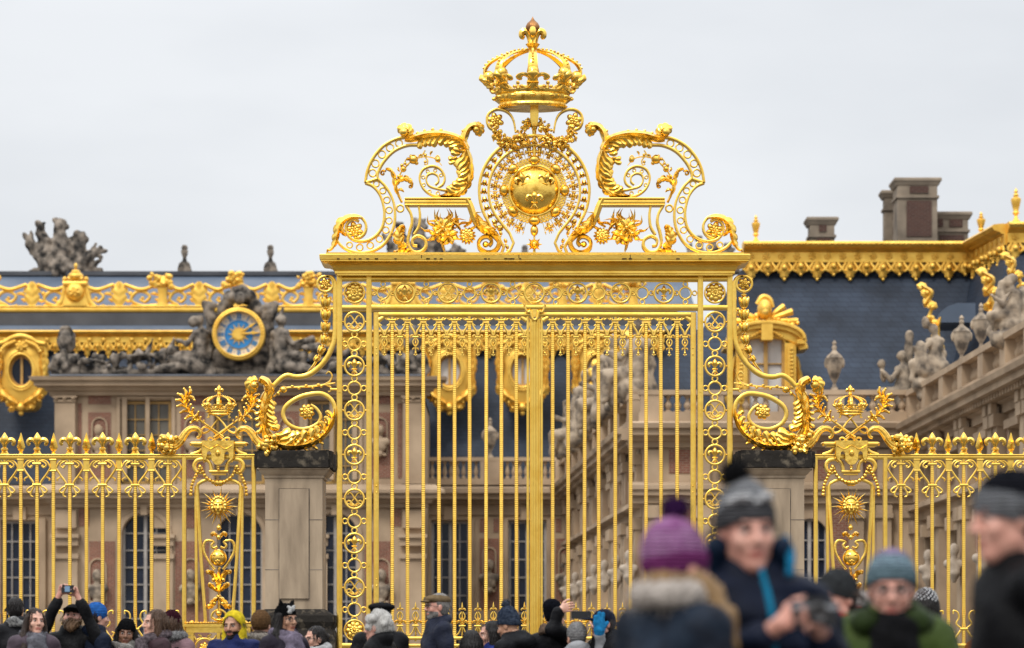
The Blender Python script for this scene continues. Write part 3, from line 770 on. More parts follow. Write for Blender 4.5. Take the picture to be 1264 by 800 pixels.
# ---- central medallion with the shield
CYs = 236.0
med = MB()
def om(P): return P + [(1320 - x - 2 * (CX - 659.5) if False else 1319 - x, y, *r) for x, y, *r in reversed(P)]
def circ(r, a0, a1, n=22): return [(659.5 + r * cos(a0 + (a1 - a0) * i / n), CYs + r * sin(a0 + (a1 - a0) * i / n)) for i in range(n + 1)]
outer = circ(68, -PI / 2, -PI - .42)[0:]
outer = [(659.5 + 68 * cos(a), CYs + 68 * sin(a)) for a in np.linspace(-PI / 2, -PI - .55, 26)] + [(607, 284), (616, 295), (622, 305), (619, 313)]
inner = [(659.5 + 56.5 * cos(a), CYs + 56.5 * sin(a)) for a in np.linspace(-PI / 2, -PI - .62, 24)] + [(620, 277), (629, 288), (634, 300), (630, 309), (624, 314)]
for P, w in ((outer, 3.4), (inner, 3.0)):
    for Q in (P, [(1319 - x, y) for x, y in P]): med.band(Q, .04, -.05, w=w, n=1)
medal = med.build('medallion_frame', GOLD, gate)
for sg in (-1, 1):
    mb = MB()
    for i in range(15):
        a = -PI / 2 - .25 - i * .165
        if i < 14: x, y = 659.5 + 62.2 * cos(a), CYs + 62.2 * sin(a); tx = a - PI / 2
        x, y = (x if sg < 0 else 1319 - x), y
        tt = tx if sg < 0 else PI - tx
        mb.ball(x, y, -.02, 4.2, 3.0, .04, n=8, rot=tt); mb.ball(x + 2.8 * cos(tt), y + 2.8 * sin(tt), -.02, 1.7, 1.4, .02, n=6)
        for q in (-1, 1):
            mb.leaf([(x, y), (x + 3 * cos(tt + q * 1.0), y + 3 * sin(tt + q * 1.0)), (x + 5.2 * cos(tt + q * .7), y + 5.2 * sin(tt + q * .7))], [(0, .5), (.5, 1.5), (1, .3)], [(0, .5), (.5, 1.5), (1, .3)], lobes=1, bulge=.02, z=-.02, m=4, deep=.1)
    for k, (x, y) in enumerate(((611.5, 279), (618, 288), (624, 297.5), (626, 305))):
        x = x if sg < 0 else 1319 - x; mb.ball(x, y, -.02, 2.3, 3.2, .03, n=7, rot=-.4 * -sg); mb.ball(x, y + 4, -.02, 1.1, 1.6, .02, n=6)
    mb.build('husk_garland', GOLDR, medal)
# order collar: chain, shells and small crosses
mb = MB()
for i in range(56):
    a = 2 * PI * i / 56
    if abs(((a / (2 * PI / 8)) + .5) % 1 - .5) < .17: continue
    for r in (34.2, 38.2): mb.ring(659.5 + r * cos(a), CYs + r * sin(a), 2.7, .7, .0, -.05, n=8)
for i in range(8):
    a = 2 * PI * i / 8 + PI / 2; mb.ball(659.5 + 37.5 * cos(a), CYs + 37.5 * sin(a), -.05, 6.0, 7.4, .08, n=12, rot=a)
    for q in (-1, 0, 1): mb.ball(659.5 + 39 * cos(a + q * .07), CYs + 39 * sin(a + q * .07), -.085, 4.4, .9, .02, n=6, rot=a)
for i in range(24):
    a = 2 * PI * (i + .5) / 24
    x, y = 659.5 + 48.5 * cos(a), CYs + 48.5 * sin(a)
    if y > 284 and abs(x - 659.5) < 12: continue
    for q in range(4):
        b = a + q * PI / 2
        mb.ball(x + 2.6 * cos(b), y + 2.6 * sin(b), -.02, 3.1, 1.9, .028, n=6, rot=b)
        mb.ball(x + 4.6 * cos(b + .35), y + 4.6 * sin(b + .35), -.02, 1.3, n=5); mb.ball(x + 4.6 * cos(b - .35), y + 4.6 * sin(b - .35), -.02, 1.3, n=5)
    mb.ball(x, y, -.04, 1.8, n=6)
    mb.tube([(x - 5 * cos(a), y - 5 * sin(a), 0, .6), (x - 9 * cos(a), y - 9 * sin(a), 0, .6)], seg=5)
    mb.tube([(x + 4 * cos(a), y + 4 * sin(a), 0, .6), (x + 8 * cos(a), y + 8 * sin(a), 0, .6)], seg=5)
for i in range(72):
    a = 2 * PI * i / 72
    if abs(cos(a)) < .22 and sin(a) > 0: continue
    mb.tube([(659.5 + r * cos(a), CYs + r * sin(a), .005, .45) for r in (40.5, 55.8)], seg=5)
    if i % 2: mb.ball(659.5 + 53 * cos(a), CYs + 53 * sin(a), -.01, 1.1, n=6)
mb.build('order_collar', GOLDR, medal)
mb = MB()
mb.ball(659.5, CYs, -.02, 30.5, 30.5, .17, n=40)
mb.ring(659.5, CYs, 32.5, 29.2, .03, -.06, n=48)
sh = mb.build('shield', GOLDR, medal)
for x, y, rt in ((645.5, 226, -.3), (673.5, 226, .3), (659.5, 249, 0)):
    mb = MB(); dx, dy = (x - 659.5) / 30.5, (y - CYs) / 30.5
    zz = -.02 - .17 * math.sqrt(max(0, 1 - dx * dx - dy * dy))
    mb.lily(x, y, 23, zz + .004, depth=1.2, rot=rt); mb.build('fleur_de_lis', GOLDR, sh)
mb = MB()   # hanging order badge
mb.ball(659.5, 285, -.03, 5, 7, .05, n=12); mb.tube([(659.5, 276, 0, 1.2), (659.5, 296, 0, 1.2)], seg=6)
for i in range(16):
    a = 2 * PI * i / 16; L = 9.6 if i % 2 == 0 else 6.5
    mb.leaf([(659.5, 302), (659.5 + .5 * L * cos(a), 302 + .5 * L * sin(a)), (659.5 + L * cos(a), 302 + L * sin(a))], [(0, .8), (.5, 1.5), (1, .2)], [(0, .8), (.5, 1.5), (1, .2)], lobes=1, bulge=.04, z=-.03, m=5, deep=.1)
mb.ball(659.5, 302, -.05, 3.2, n=8); mb.tube([(659.5, 308, 0, 1.6), (659.5, 317, 0, 2.4)], seg=8)
mb.build('order_badge', GOLDR, medal)

# ---- crown support, garland, crown
mb = MB()
for m_ in (False, True):
    q = MB(mirror=m_)
    q.band([(636.5, 164, 2.2), (634, 150, 2.4), (629, 141, 2.6), (620, 136, 2.8), (610.5, 136, 3), (603, 141.5, 3), (601, 150, 3), (604.5, 158, 3), (612, 161.5, 2.6)], .03, -.05, n=5)
    q.rosette(611.5, 150, 10.5, -.03, 6)
    q.garland([(612, 160), (617, 172), (628, 178), (640, 172), (648, 160), (654, 150)], 3.2, 90, -.03, jit=.85, n=7)
    q.garland([(617, 172), (630, 180), (645, 178), (656, 176)], 3.0, 60, -.05, jit=.9, n=7)
    for L in ([(614, 166), (610, 170), (609, 176)], [(622, 178), (618, 183), (621, 188)], [(636, 178), (634, 186), (640, 189)], [(646, 166), (650, 158), (652, 146)]):
        q.leaf(L, [(0, .6), (.5, 2.4), (1, .2)], [(0, .6), (.5, 2.4), (1, .2)], lobes=3, bulge=.03, z=-.04)
    mb.addraw(q.v, q.f)
mb.build('garland_bracket', GOLDR, gate)
mb = MB()
mb.band([(659.5, 132, 9), (659.5, 141, 10.5), (659.5, 150, 9.6), (659.5, 158, 6)], .06, -.14, n=4, ridge=-.03)
mb.tube([(659.5, 156, -.02, 3.4), (659.5, 170, -.02, 2.2), (659.5, 182, -.02, 2.6), (659.5, 200, -.02, 1.6)], seg=10, n=3)
mb.ball(659.5, 158, -.04, 4, n=9); mb.ball(659.5, 176, -.03, 3.6, n=9)
mb.build('crown_stem', GOLD, gate)

ccx = 657.5
def crown(parent, cx, base, k, gold, name='crown', seg=40, n_arch=8, detail=True, hk=.9, dp=.62):
    """royal crown: k px per unit, base row of the circlet's foot; real round body about a vertical axis"""
    mb = MB()
    P = lambda r, h: (r * k, base - h * k * hk)
    mb.lathe(cx, 0, [P(*p) for p in ((.02, 0), (.86, 0), (.90, .03), (.93, .06), (.90, .10), (.89, .14), (.96, .20), (.99, .23), (1.0, .36), (.96, .40), (1.0, .43), (1.01, .47), (.97, .49), (.9, .47), (.9, .2), (.02, .12))], n=seg, flat=dp)
    for i in range(24):
        a = 2 * PI * i / 24
        big = i % 2 == 0
        mb.ball(cx + 1.0 * k * sin(a), base - .295 * k * hk, -1.0 * dp * k / 100 * cos(a), (.095 if big else .05) * k, (.06 if big else .05) * k, .05 * k / 100, n=7)
    cr_ = mb.build(name, gold, parent, origin=(G(cx, base)))
    def on(r, h, a, tan=0.0):  # cylinder coords -> px frame
        return (cx + k * (r * sin(a) + tan * cos(a)), base - h * k * hk, -k * dp / 100 * (r * cos(a) - tan * sin(a)))
    for i in range(n_arch):
        a = 2 * PI * i / n_arch + 0.0
        mb = MB()
        prof = [(1.0, .46, .15), (1.12, .68, .13), (1.25, .92, .15), (1.27, 1.12, .13), (1.17, 1.32, .12), (.95, 1.48, .11), (.7, 1.60, .10), (.4, 1.68, .10), (.12, 1.72, .09)]
        rg = []
        for q in catmull(prof, 3):
            r, h, w = q
            rg.append([on(r, h, a, -w), on(r + .03, h + .015, a, -w * .7), on(r + .045, h + .02, a, 0), on(r + .03, h + .015, a, w * .7), on(r, h, a, w), on(r - .05, h - .03, a, 0)])
        mb.rings(rg)
        for q in catmull(prof[3:], 4)[1::2]:
            mb.ball(*on(q[0] + .05, q[1] + .03, a), .035 * k, n=6)
        # fleuron at the foot of the arch
        def put(p): return on(1.03 + .34 * (.5 - p[1]) - p[2], .44 + (.5 - p[1]) * .58, a, p[0] * .92)
        z2 = MB(d=None); z2.T = put
        # rebuild lily scaled in unit space
        z2.k = 1.0; z2.lily(0, 0, 1.0, 0)
        mb.addraw([mb.t(p) for p in z2.v], z2.f)
        mb.ball(*on(1.16, .94, a), .17 * k, .17 * k, .17 * k / 100, n=9)
        mb.build('crown_arch', gold, cr_, origin=WO[cr_.name])
    mb = MB()
    for i in range(n_arch):
        a = 2 * PI * (i + .5) / n_arch
        mb.ball(*on(1.03, .64, a), .055 * k, n=7); mb.tube([(*on(1.0, .48, a), .06 * k), (*on(1.03, .6, a), .03 * k)], seg=6)
        for q in (-.1, .1): mb.ball(*on(1.02, .54, a, q), .05 * k, n=6)
    mb.build('pearl_row', gold, cr_, origin=WO[cr_.name])
    mb = MB()
    mb.lathe(cx, 0, [P(*p) for p in ((.06, 1.64), (.15, 1.7), (.17, 1.75), (.12, 1.8), (.16, 1.86), (.19, 1.9), (.14, 1.95), (.12, 2.1), (.05, 2.3))], n=14)
    o = MB(); 
    for a in (0, PI / 2):
        zz = MB(d=None); zz.k = 1
        zz.T = (lambda p, a=a: (cx + k * (p[0] * cos(a) - p[2] * sin(a)), base - k * hk * 2.12 + k * p[1], k / 100 * (p[0] * sin(a) + p[2] * cos(a))))
        for sg in (-1, 1):
            zz.tube([(sg * .06, .22, 0, .06), (sg * .09, -.02, 0, .08), (sg * .18, -.15, 0, .09), (sg * .27, -.13, 0, .09), (sg * .285, -.02, 0, .08), (sg * .22, .03, 0, .05)], seg=8, n=4)
        mb.addraw([mb.t(p) for p in zz.v], zz.f)
    mb.build('crown_lily', gold, cr_, origin=WO[cr_.name])
    mb = MB()
    mb.lathe(cx, 0, [P(*p) for p in ((.04, 2.16), (.12, 2.24), (.19, 2.34), (.20, 2.42), (.15, 2.52), (.06, 2.61), (.012, 2.70), (.002, 2.73))], n=16, flute=8, fd=.1)
    mb.build('crown_bud', BUD if detail else gold, cr_, origin=WO[cr_.name])
    return cr_
crown(gate, ccx, 134.5, 46.5, GOLDR)
# ---- consoles beside the gate, standing on the stone pillars
def console(mirror):
    mb = MB(mirror=mirror)
    mb.band([(403, 341.5, 3.2), (410, 343, 4), (413.6, 351, 5), (413.8, 380, 5.4), (413.2, 415, 5.6), (409.5, 430, 6), (402.5, 443.5, 6), (392.5, 455, 6), (380, 463.3, 6), (366, 465.6, 5.6), (355, 463.5, 5.4), (346, 468.5, 5.4), (337, 478, 5), (331, 488, 4)], .03, -.05, n=4)
    mb.band([(408, 382), (420, 382)], .03, -.03, w=4); mb.band([(408, 481), (420, 481)], .03, -.03, w=3)
    # inner oval spiral strap
    mb.band([(410, 522, 5), (413.6, 508, 5), (410, 495, 5.2), (398, 486.5, 5.4), (381, 487.4, 5.4), (366, 492.5, 5.4), (353, 502, 5.2), (349.6, 512, 5), (355, 523, 4.8), (368, 529.5, 4.6), (382, 528.8, 4.4), (393, 522.5, 4.2), (396, 514, 4), (391, 505, 3.6), (384, 500, 3)], .03, -.05, n=5)
    mb.ring(401.7, 351, 11, 8.2, .02, -.05, n=26)
    con = mb.build('console_scroll', GOLD, gate)
    mb = MB(mirror=mirror)
    # great acanthus: C from the curl down, round the bottom and up to the right
    mb.leaf([(331, 486), (328, 497), (325.5, 510), (326, 524), (331, 538), (340, 548)], [(0, 4), (.4, 5), (1, 8)], [(0, 5), (.4, 6), (1, 7)], lobes=3, bulge=.12, z=-.05, deep=.12)
    mb.leaf([(333, 541), (346, 549), (362, 551.5), (380, 549), (395, 542), (406, 530), (412, 516), (413, 505)], [(0, 8), (.25, 8), (.7, 5), (1, 1.5)], [(0, 6), (.4, 5), (.8, 3.5), (1, 1)], lobes=4, bulge=.12, z=-.05, deep=.12)
    mb.acanthus([(332, 490), (329, 502), (328, 516), (332, 530)], 6, 11, 15, -1, -.09)
    mb.acanthus([(327, 492), (323.5, 506), (322.5, 520), (325, 534)], 6, 7, 8, 1, -.07)
    mb.acanthus([(338, 538), (350, 546), (366, 548.5), (384, 545), (398, 536), (408, 523), (412, 509)], 9, 18, 9, -1, -.09)
    mb.acanthus([(352, 549), (372, 552), (392, 546), (405, 534)], 6, 9, 5, -1, -.12)
    mb.acanthus([(342, 552), (362, 556), (384, 553), (400, 543)], 6, 7, 5, 1, -.06)
    mb.leaf([(330, 530), (327, 512), (329, 497), (333, 484), (331, 474), (322, 468)], [(0, 5), (.5, 8.5), (1, 6)], [(0, 4), (.5, 7), (1, 5)], lobes=5, bulge=.13, z=-.07, deep=.3)
    mb.frill(315, 476.5, 13.5, -.07, -1.0, -1)
    mb.build('acanthus_leaf', GOLDR, con)
    mb = MB(mirror=mirror)
    mb.rosette(379, 508.5, 9.8, -.03, 8); mb.rosette(401.7, 351, 8, -.03, 6)
    mb.leaf([(392, 527), (398, 524), (404, 522), (409, 516)], [(0, 1), (.5, 2.4), (1, .4)], [(0, 1), (.5, 2.4), (1, .4)], lobes=3, bulge=.03, z=-.04)
    mb.build('rosette', GOLDR, con)
    mb = MB(mirror=mirror)
    chain = [(402.0, 372.5, 6.4, 0), (402.2, 388, 6.2, 0), (402, 403.5, 5.8, .05), (400.5, 419, 5.2, .2), (396.5, 432, 4.6, .5), (391, 443, 3.8, .75)]
    mb.tube([(401.7, 361, -.02, 1.6), (402, 372, -.02, 1.6), (402, 404, -.02, 1.4), (396, 433, -.02, 1.2), (388, 450, -.02, 1.6), (379, 460, -.02, .4)], seg=7, n=4)
    for x, y, r, rt in chain:
        mb.ball(x, y, -.03, r * .78, r * 1.15, r / 110, n=12, rot=rt)
        for sg in (-1, 0, 1): mb.ball(x + sg * r * .62 * cos(rt), y + r * .15 + sg * r * .62 * sin(rt), -.045 - .02 * (sg == 0), r * .42, r * 1.15, r / 170, n=8, rot=rt + sg * .22)
        mb.ball(x - sin(rt) * -r * 1.25, y - r * 1.25 * cos(rt), -.03, r * .6, r * .3, r / 150, n=8, rot=rt)
    mb.build('bellflower_chain', GOLDR, con)
    mb = MB(mirror=mirror)
    mb.tube([(338, 490, -.01, 1.3), (350, 480, -.01, 1.6), (366, 478, -.01, 1.3), (384, 477, -.01, 1.3), (400, 475, -.01, 1.2), (414, 473, -.01, 1.2)], seg=7, n=4)
    mb.ball(350, 481, -.02, 5.2, 4.6, .05); mb.ball(343.5, 486, -.02, 2.6, n=8)
    for x, y in ((361, 477), (369, 479.5), (378, 476), (386, 478.5), (393, 475), (397, 477)): mb.ball(x, y, -.02, 2.3, 1.7, .02, n=7)
    mb.tube([(400, 475, -.01, 1.1), (407, 471, -.01, 1.2), (410, 464, -.01, 1.1), (406, 459, -.01, 1), (402.5, 462, -.01, .9)], seg=6, n=4)
    mb.tube([(402, 475, -.01, 1.0), (408, 478, -.01, 1.1), (408, 483, -.01, .9), (405, 483.5, -.01, .8)], seg=6, n=4)
    mb.build('berry_sprig', GOLDR, con)
both(console)

# ---- stone gate pillars
def pillar(mirror):
    side = 'left of' if not mirror else 'right of'
    x0 = 363
    p = thing('gate_pillar', ('square stone pillar on the clock side of the gate, black lichened cap under a gold scroll' if not mirror else 'square stone pillar partly hidden by the blurred bobble-hat man, mottled cap under a gold scroll'), 'pillar', G(363, 940, .3, mirror), group='stone pillars flanking the gate')
    def ringbox(prof, c=(363, .3)):
        mb = MB(mirror=mirror); rg = []
        for h, y in prof: rg.append([(x0 - h, y, .3 - h / 100), (x0 + h, y, .3 - h / 100), (x0 + h, y, .3 + h / 100), (x0 - h, y, .3 + h / 100)])
        mb.rings(rg); return mb
    mb = ringbox([(35.2, 752), (35.2, 591)])
    mb.build('shaft', STONEP, p, smooth=20)
    mb = MB(mirror=mirror); zf = .3 - .352
    mb.box(345.5, 381.5, 604, 739, zf - .03, zf + .01); mb.build('raised_panel', STONEP, p, smooth=20)
    mb = MB(mirror=mirror)
    for y in (641.5, 703): mb.box(327.6, 398.4, y, y + .9, zf - .002, zf + .01)
    mb.band([(345, 603.4), (382, 603.4), (382, 739.6), (345, 739.6)], zf + .02, zf - .004, w=1, closed=True, ch=0)  # dark outline round the raised panel, built together with the block joints
    mb.build('joint_and_panel_line', STATUED, p, smooth=0)
    mb = ringbox([(36, 591), (37, 590), (37, 587.5), (39, 586), (41.5, 583), (43, 580.5), (44.5, 580), (44.5, 578.6)]); mb.build('cap_moulding', STONEP, p, smooth=20)
    # uneven black slab
    V, Q = sdf_mesh([('ell', (0, 0, 0), (.1, .1, .1))], .05)
    bm = bmesh.new(); bmesh.ops.create_cube(bm, size=1)
    bmesh.ops.bevel(bm, geom=bm.edges[:], offset=.04, segments=2, affect='EDGES'); bmesh.ops.triangulate(bm, faces=bm.faces[:]); bmesh.ops.subdivide_edges(bm, edges=bm.edges[:], cuts=5, use_grid_fill=True)
    vs = []
    for v in bm.verts:
        c = v.co; n = mnoise.noise_vector(Vector((c.x * 5, c.y * 5, c.z * 3))) * .018
        vs.append((x0 + c.x * 95 + n.x * 100, 567.8 - c.z * 21.8 + n.z * 60, .3 + c.y * .95 + n.y))
    mb = MB(mirror=mirror); bm.verts.index_update(); mb.add(vs, [[v.index for v in f.verts] for f in bm.faces]); bm.free()
    mb.build('cap_slab', MOSS, p)
    mb = ringbox([(52, 940), (52, 790), (50, 786), (46, 776), (50, 768), (50, 760), (42, 756), (36, 752)]); mb.build('base', MOSS, p, smooth=20)
both(pillar)

# ---- fence with lance and lily finials and a lyre panel
def fence(mirror):
    fx0 = -430
    sp = 20.17 if not mirror else 19.45
    e0 = 227.6
    f = thing('gilded_fence', 'gilded railing of lances and lilies with a crowned sun panel, ' + ('below the clock facade' if not mirror else 'before the statue-topped right wing'), 'fence', G(150, 940, 0, mirror), group='gilded fences beside the gate')
    mb = MB(mirror=mirror)
    mb.band([(fx0, 564.6), (315, 564.6)], .035, -.045, w=5.6); mb.band([(fx0, 562), (316, 562)], .04, -.06, w=1.6)
    mb.band([(fx0, 797), (236, 797)], .03, -.04, w=5); mb.band([(fx0, 915), (316, 915)], .03, -.04, w=8)
    mb.build('rail', GOLD, f)
    mb = MB(mirror=mirror); mb.box(fx0, 318, 918, 940, -.3, .3); mb.build('stone_kerb', STONEP, f, smooth=0)
    xs = [e0 - sp * (i + 1) for i in range(32)]
    spear = xs[1::2]; lily = xs[0::2]
    x = spear[0]
    b = MB(mirror=mirror); notched_bar(b, x, 567, 915, 4.2)
    b.band([(x, 567), (x, 582)], .02, -.035, w=7.4); b.band([(x - 4.2, 567.6), (x + 4.2, 567.6)], .03, -.045, w=2); b.band([(x - 4, 581), (x + 4, 581)], .025, -.04, w=1.6)
    o = b.build('bar', GOLD, f, origin=G(x, 915, 0, mirror)); copies(o, spear[1:], x, f, mirror)
    b = MB(mirror=mirror)
    for pr in ([(.3, 534), (1.2, 537), (5.3, 551.5), (3.4, 555.5), (1.7, 557), (1.7, 558)],):
        rg = []
        for r, y in pr: rg.append([(x - r, y, 0), (x - r * .25, y, -r * .45 / 100), (x, y, -r * .75 / 100), (x + r * .25, y, -r * .45 / 100), (x + r, y, 0), (x, y, r * .7 / 100)])
        b.rings(rg)
    b.lathe(x, 0, [(1.6, 557), (2.8, 558), (2.2, 559.5), (3.4, 561), (3, 562.5)], n=10)
    o = b.build('lance_finial', GOLDR, f, origin=G(x, 562, 0, mirror)); copies(o, spear[1:], x, f, mirror)
    x = lily[0]
    b = MB(mirror=mirror); notched_bar(b, x, 572, 915, 4.2)
    for y in (573, 599): b.band([(x - 5.2, y), (x + 5.2, y)], .025, -.04, w=2.6)
    b.band([(x, 565), (x, 573)], .02, -.025, w=3.4)
    for sg in (-1, 1):
        b.band([(x + sg * 2.33, 570.5, 1.8), (x + sg * 7.75, 568.6, 2.2), (x + sg * 12.40, 570.5, 2.2), (x + sg * 15.81, 576, 2), (x + sg * 16.12, 579, 2), (x + sg * 11.16, 587, 2.2), (x + sg * 5.89, 594, 2.4), (x + sg * 3.72, 599, 2)], .018, -.03, n=4)
        b.band([(x + sg * 3.10, 569, 1.6), (x + sg * 8.99, 571.2, 1.8), (x + sg * 11.47, 575, 1.8), (x + sg * 8.06, 577.6, 1.8), (x + sg * 5.58, 575, 1.6)], .018, -.03, n=4)
        b.ball(x + sg * 7.44, 575.4, -.015, 1.5, n=7)
        b.tube([(x + sg * 10.08, 588, -.01, .9), (x + sg * 15.50, 591.5, -.01, 1.1), (x + sg * 14.88, 594, -.01, .9)], seg=6, n=3)
        b.band([(x + sg * 3.41, 600, 1.8), (x + sg * 8.68, 602, 2), (x + sg * 12.40, 606, 1.9), (x + sg * 9.92, 608.6, 1.8), (x + sg * 7.13, 606.8, 1.5)], .015, -.025, n=4)
        b.band([(x + sg * 3.41, 601, 1.6), (x + sg * 6.82, 607, 1.8), (x + sg * 7.75, 612, 1.7), (x + sg * 4.50, 613.6, 1.5)], .015, -.03, n=4)
        # foot ornament
        b.band([(x + sg * 3.10, 776, 1.8), (x + sg * 9.30, 770, 2), (x + sg * 6.20, 763, 2), (x + sg * 7.75, 756, 2), (x + sg * 12.71, 754, 1.8), (x + sg * 13.02, 758, 1.6)], .015, -.03, n=4)
        b.band([(x + sg * 3.72, 778, 2.4), (x + sg * 9.30, 786, 2.4), (x + sg * 15.50, 793, 2.2)], .015, -.03, n=3)
        b.tube([(x + sg * 11.47, 786, -.01, .9), (x + sg * 14.88, 782, -.01, 1.1), (x + sg * 11.47, 780, -.01, .9)], seg=6, n=3)
    b.band([(x - 4.6, 776.6), (x + 4.6, 776.6)], .025, -.04, w=2.6)
    o = b.build('scrolled_bar', GOLD, f, origin=G(x, 915, 0, mirror)); copies(o, lily[1:], x, f, mirror)
    b = MB(mirror=mirror)
    b.lily(x, 548, 28.5, 0, band=False)
    b.lathe(x, 0, [(2.2, 552), (4.8, 553.6), (4.8, 555.4), (2.8, 556.6), (2.6, 557.6), (6, 561), (4.4, 562)], n=12, flute=6, fd=.2)
    o = b.build('lily_finial', GOLDR, f, origin=G(x, 562, 0, mirror)); copies(o, lily[2:] if False else lily[1:], x, f, mirror)
    bpy.data.objects.remove(o) if False else None

    # lyre panel
    c = 270.5
    mb = MB(mirror=mirror)
    for X in (227.6, 313.4): mb.band([(X, 564), (X, 915)], .04, -.05, w=4.8)
    for sg in (-1, 1):
        mb.band([(c + sg * 28.6, 600), (c + sg * 27.6, 770)], .03, -.035, w=3.4)
        mb.band([(c + sg * 13, 592, 3.6), (c + sg * 20, 594.4, 3.6), (c + sg * 25.6, 597.5, 3.8), (c + sg * 27, 601, 3.8), (c + sg * 22, 690, 3.8), (c + sg * 16.4, 768, 3.8)], .03, -.05)
    mb.box(c - 39.5, c + 39.5, 774, 781, -.10, .1)
    for X in (-35, 0, 35): mb.box(c + X - (4.5 if X else 2), c + X + (4.5 if X else 2), 780.8, 914, -.09, .08)
    for X in (-17.5, 17.5):
        mb.ring(c + X, 800, 13, 10.5, .02, -.05, n=24); mb.rosette(c + X, 800, 7.5, -.03, 7)
        for sg in (-1, 1): mb.band([(c + X + sg * 14.5, 784, 2.2), (c + X + sg * 10, 790, 2.4), (c + X + sg * 4, 786, 2.2), (c + X + sg * 8, 783.5, 2)], .02, -.05, n=3)
    mb.box(c - 42, c + 42, 770.5, 774, -.14, .12)
    mb.band([(c - 38, 817), (c + 38, 817)], .1, -.13, w=4)
    for i in range(24): mb.ball(c - 38.5 + i * 3.35, 769.2, -.1, 2.1, 1.6, .03, n=7)
    mb.box(c - 33, c + 33, 819, 914, -.05, .05)
    for X in (c - 33, c + 33): mb.ball(X, 769, -.06, 3.2, n=8)
    lp = mb.build('lyre_panel', GOLD, f, origin=G(c, 770, 0, mirror))
    og = WO[lp.name]
    mb = MB(mirror=mirror)    # crest bracket, lambrequin
    mb.band([(c - 33.5, 548.5), (c + 33.5, 548.5)], .07, -.10, w=4.6); mb.band([(c - 30, 551.6), (c + 30, 551.6)], .06, -.08, w=2)
    for sg in (-1, 1):
        mb.band([(c + sg * 20, 552, 4), (c + sg * 24, 558, 5), (c + sg * 34, 562, 5)], .05, -.05, n=3)
        mb.ball(c + sg * 34, 548.5, -.03, 2.8, 2.4, .06, n=8)
        # volutes
        mb.band([(c + sg * 9, 582, 4), (c + sg * 11, 572, 4), (c + sg * 18, 567.5, 4.2), (c + sg * 27, 569, 4.4), (c + sg * 30.5, 575.5, 4.4), (c + sg * 27, 583, 4.2), (c + sg * 21.5, 584, 3.6), (c + sg * 20, 580, 3)], .04, -.06, n=4)
    mb.band([(c - 11.5, 582.6), (c + 11.5, 582.6)], .05, -.08, w=3.4); mb.band([(c - 9, 586), (c + 9, 586)], .04, -.06, w=2)
    mb.build('lyre_bracket', GOLD, lp, origin=og)
    mb = MB(mirror=mirror)
    P = [(-20.5, 545), (20.5, 545), (20.2, 564), (18.5, 568.5), (16, 568.5), (14.4, 564), (14, 559.5), (11, 557.5), (8.6, 560), (8, 569), (4, 574), (0, 575), (-4, 574), (-8, 569), (-8.6, 560), (-11, 557.5), (-14, 559.5), (-14.4, 564), (-16, 568.5), (-18.5, 568.5), (-20.2, 564)]
    n = len(P)
    mb.add([(c + a, b, -.135) for a, b in P] + [(c + a * .95, b, -.155) for a, b in P] + [(c + a, b, -.10) for a, b in P],
           [tuple(range(n, 2 * n)), tuple(range(3 * n - 1, 2 * n - 1, -1))] + [(i, (i + 1) % n, n + (i + 1) % n, n + i) for i in range(n)] + [(2 * n + i, 2 * n + (i + 1) % n, (i + 1) % n, i) for i in range(n)])
    mb.tube([(c - 18, 551, -.16, .8), (c - 9, 555.5, -.16, .9), (c, 551, -.16, .8), (c + 9, 555.5, -.16, .9), (c + 18, 551, -.16, .8)], seg=6, n=4)
    mb.ball(c, 560.5, -.155, 3.4, 4.4, .03); mb.ball(c - 1.2, 559.6, -.18, .6); mb.ball(c + 1.2, 559.6, -.18, .6); mb.ball(c, 562, -.185, .8, 1)
    for X, Y, r in ((0, 577, 2), (0, 580, 1.6), (-17, 570.5, 1.5), (17, 570.5, 1.5)): mb.ball(c + X, Y, -.12, r, r * 1.2, .02, n=7)
    mb.build('lambrequin', GOLDR, lp, origin=og, smooth=35)
    mb = MB(mirror=mirror)    # interlaced cipher
    for sg in (-1, 1):
        P = [(c + sg * -8, 512), (c + sg * -3, 514), (c + sg * 4, 521), (c + sg * 12, 531.5), (c + sg * 19, 534.5), (c + sg * 21.5, 531), (c + sg * 18, 527), (c + sg * 11, 529.5), (c + sg * 1, 538), (c + sg * -8, 545)]
        mb.tube([(*p, -.02 - .02 * sg, 1.25) for p in P], seg=7, n=5)
        P = [(c + sg * 3, 545), (c + sg * 9, 540.5), (c + sg * 13, 541.5), (c + sg * 12.4, 545)]
        mb.tube([(*p, -.03, 1.1) for p in P], seg=7, n=4)
        P = [(c + sg * 13.5, 511.5), (c + sg * 12, 515), (c + sg * 14.6, 515.4)]
        mb.tube([(*p, -.03, 1) for p in P], seg=6, n=3)
    mb.build('cipher', GOLD, lp, origin=og)
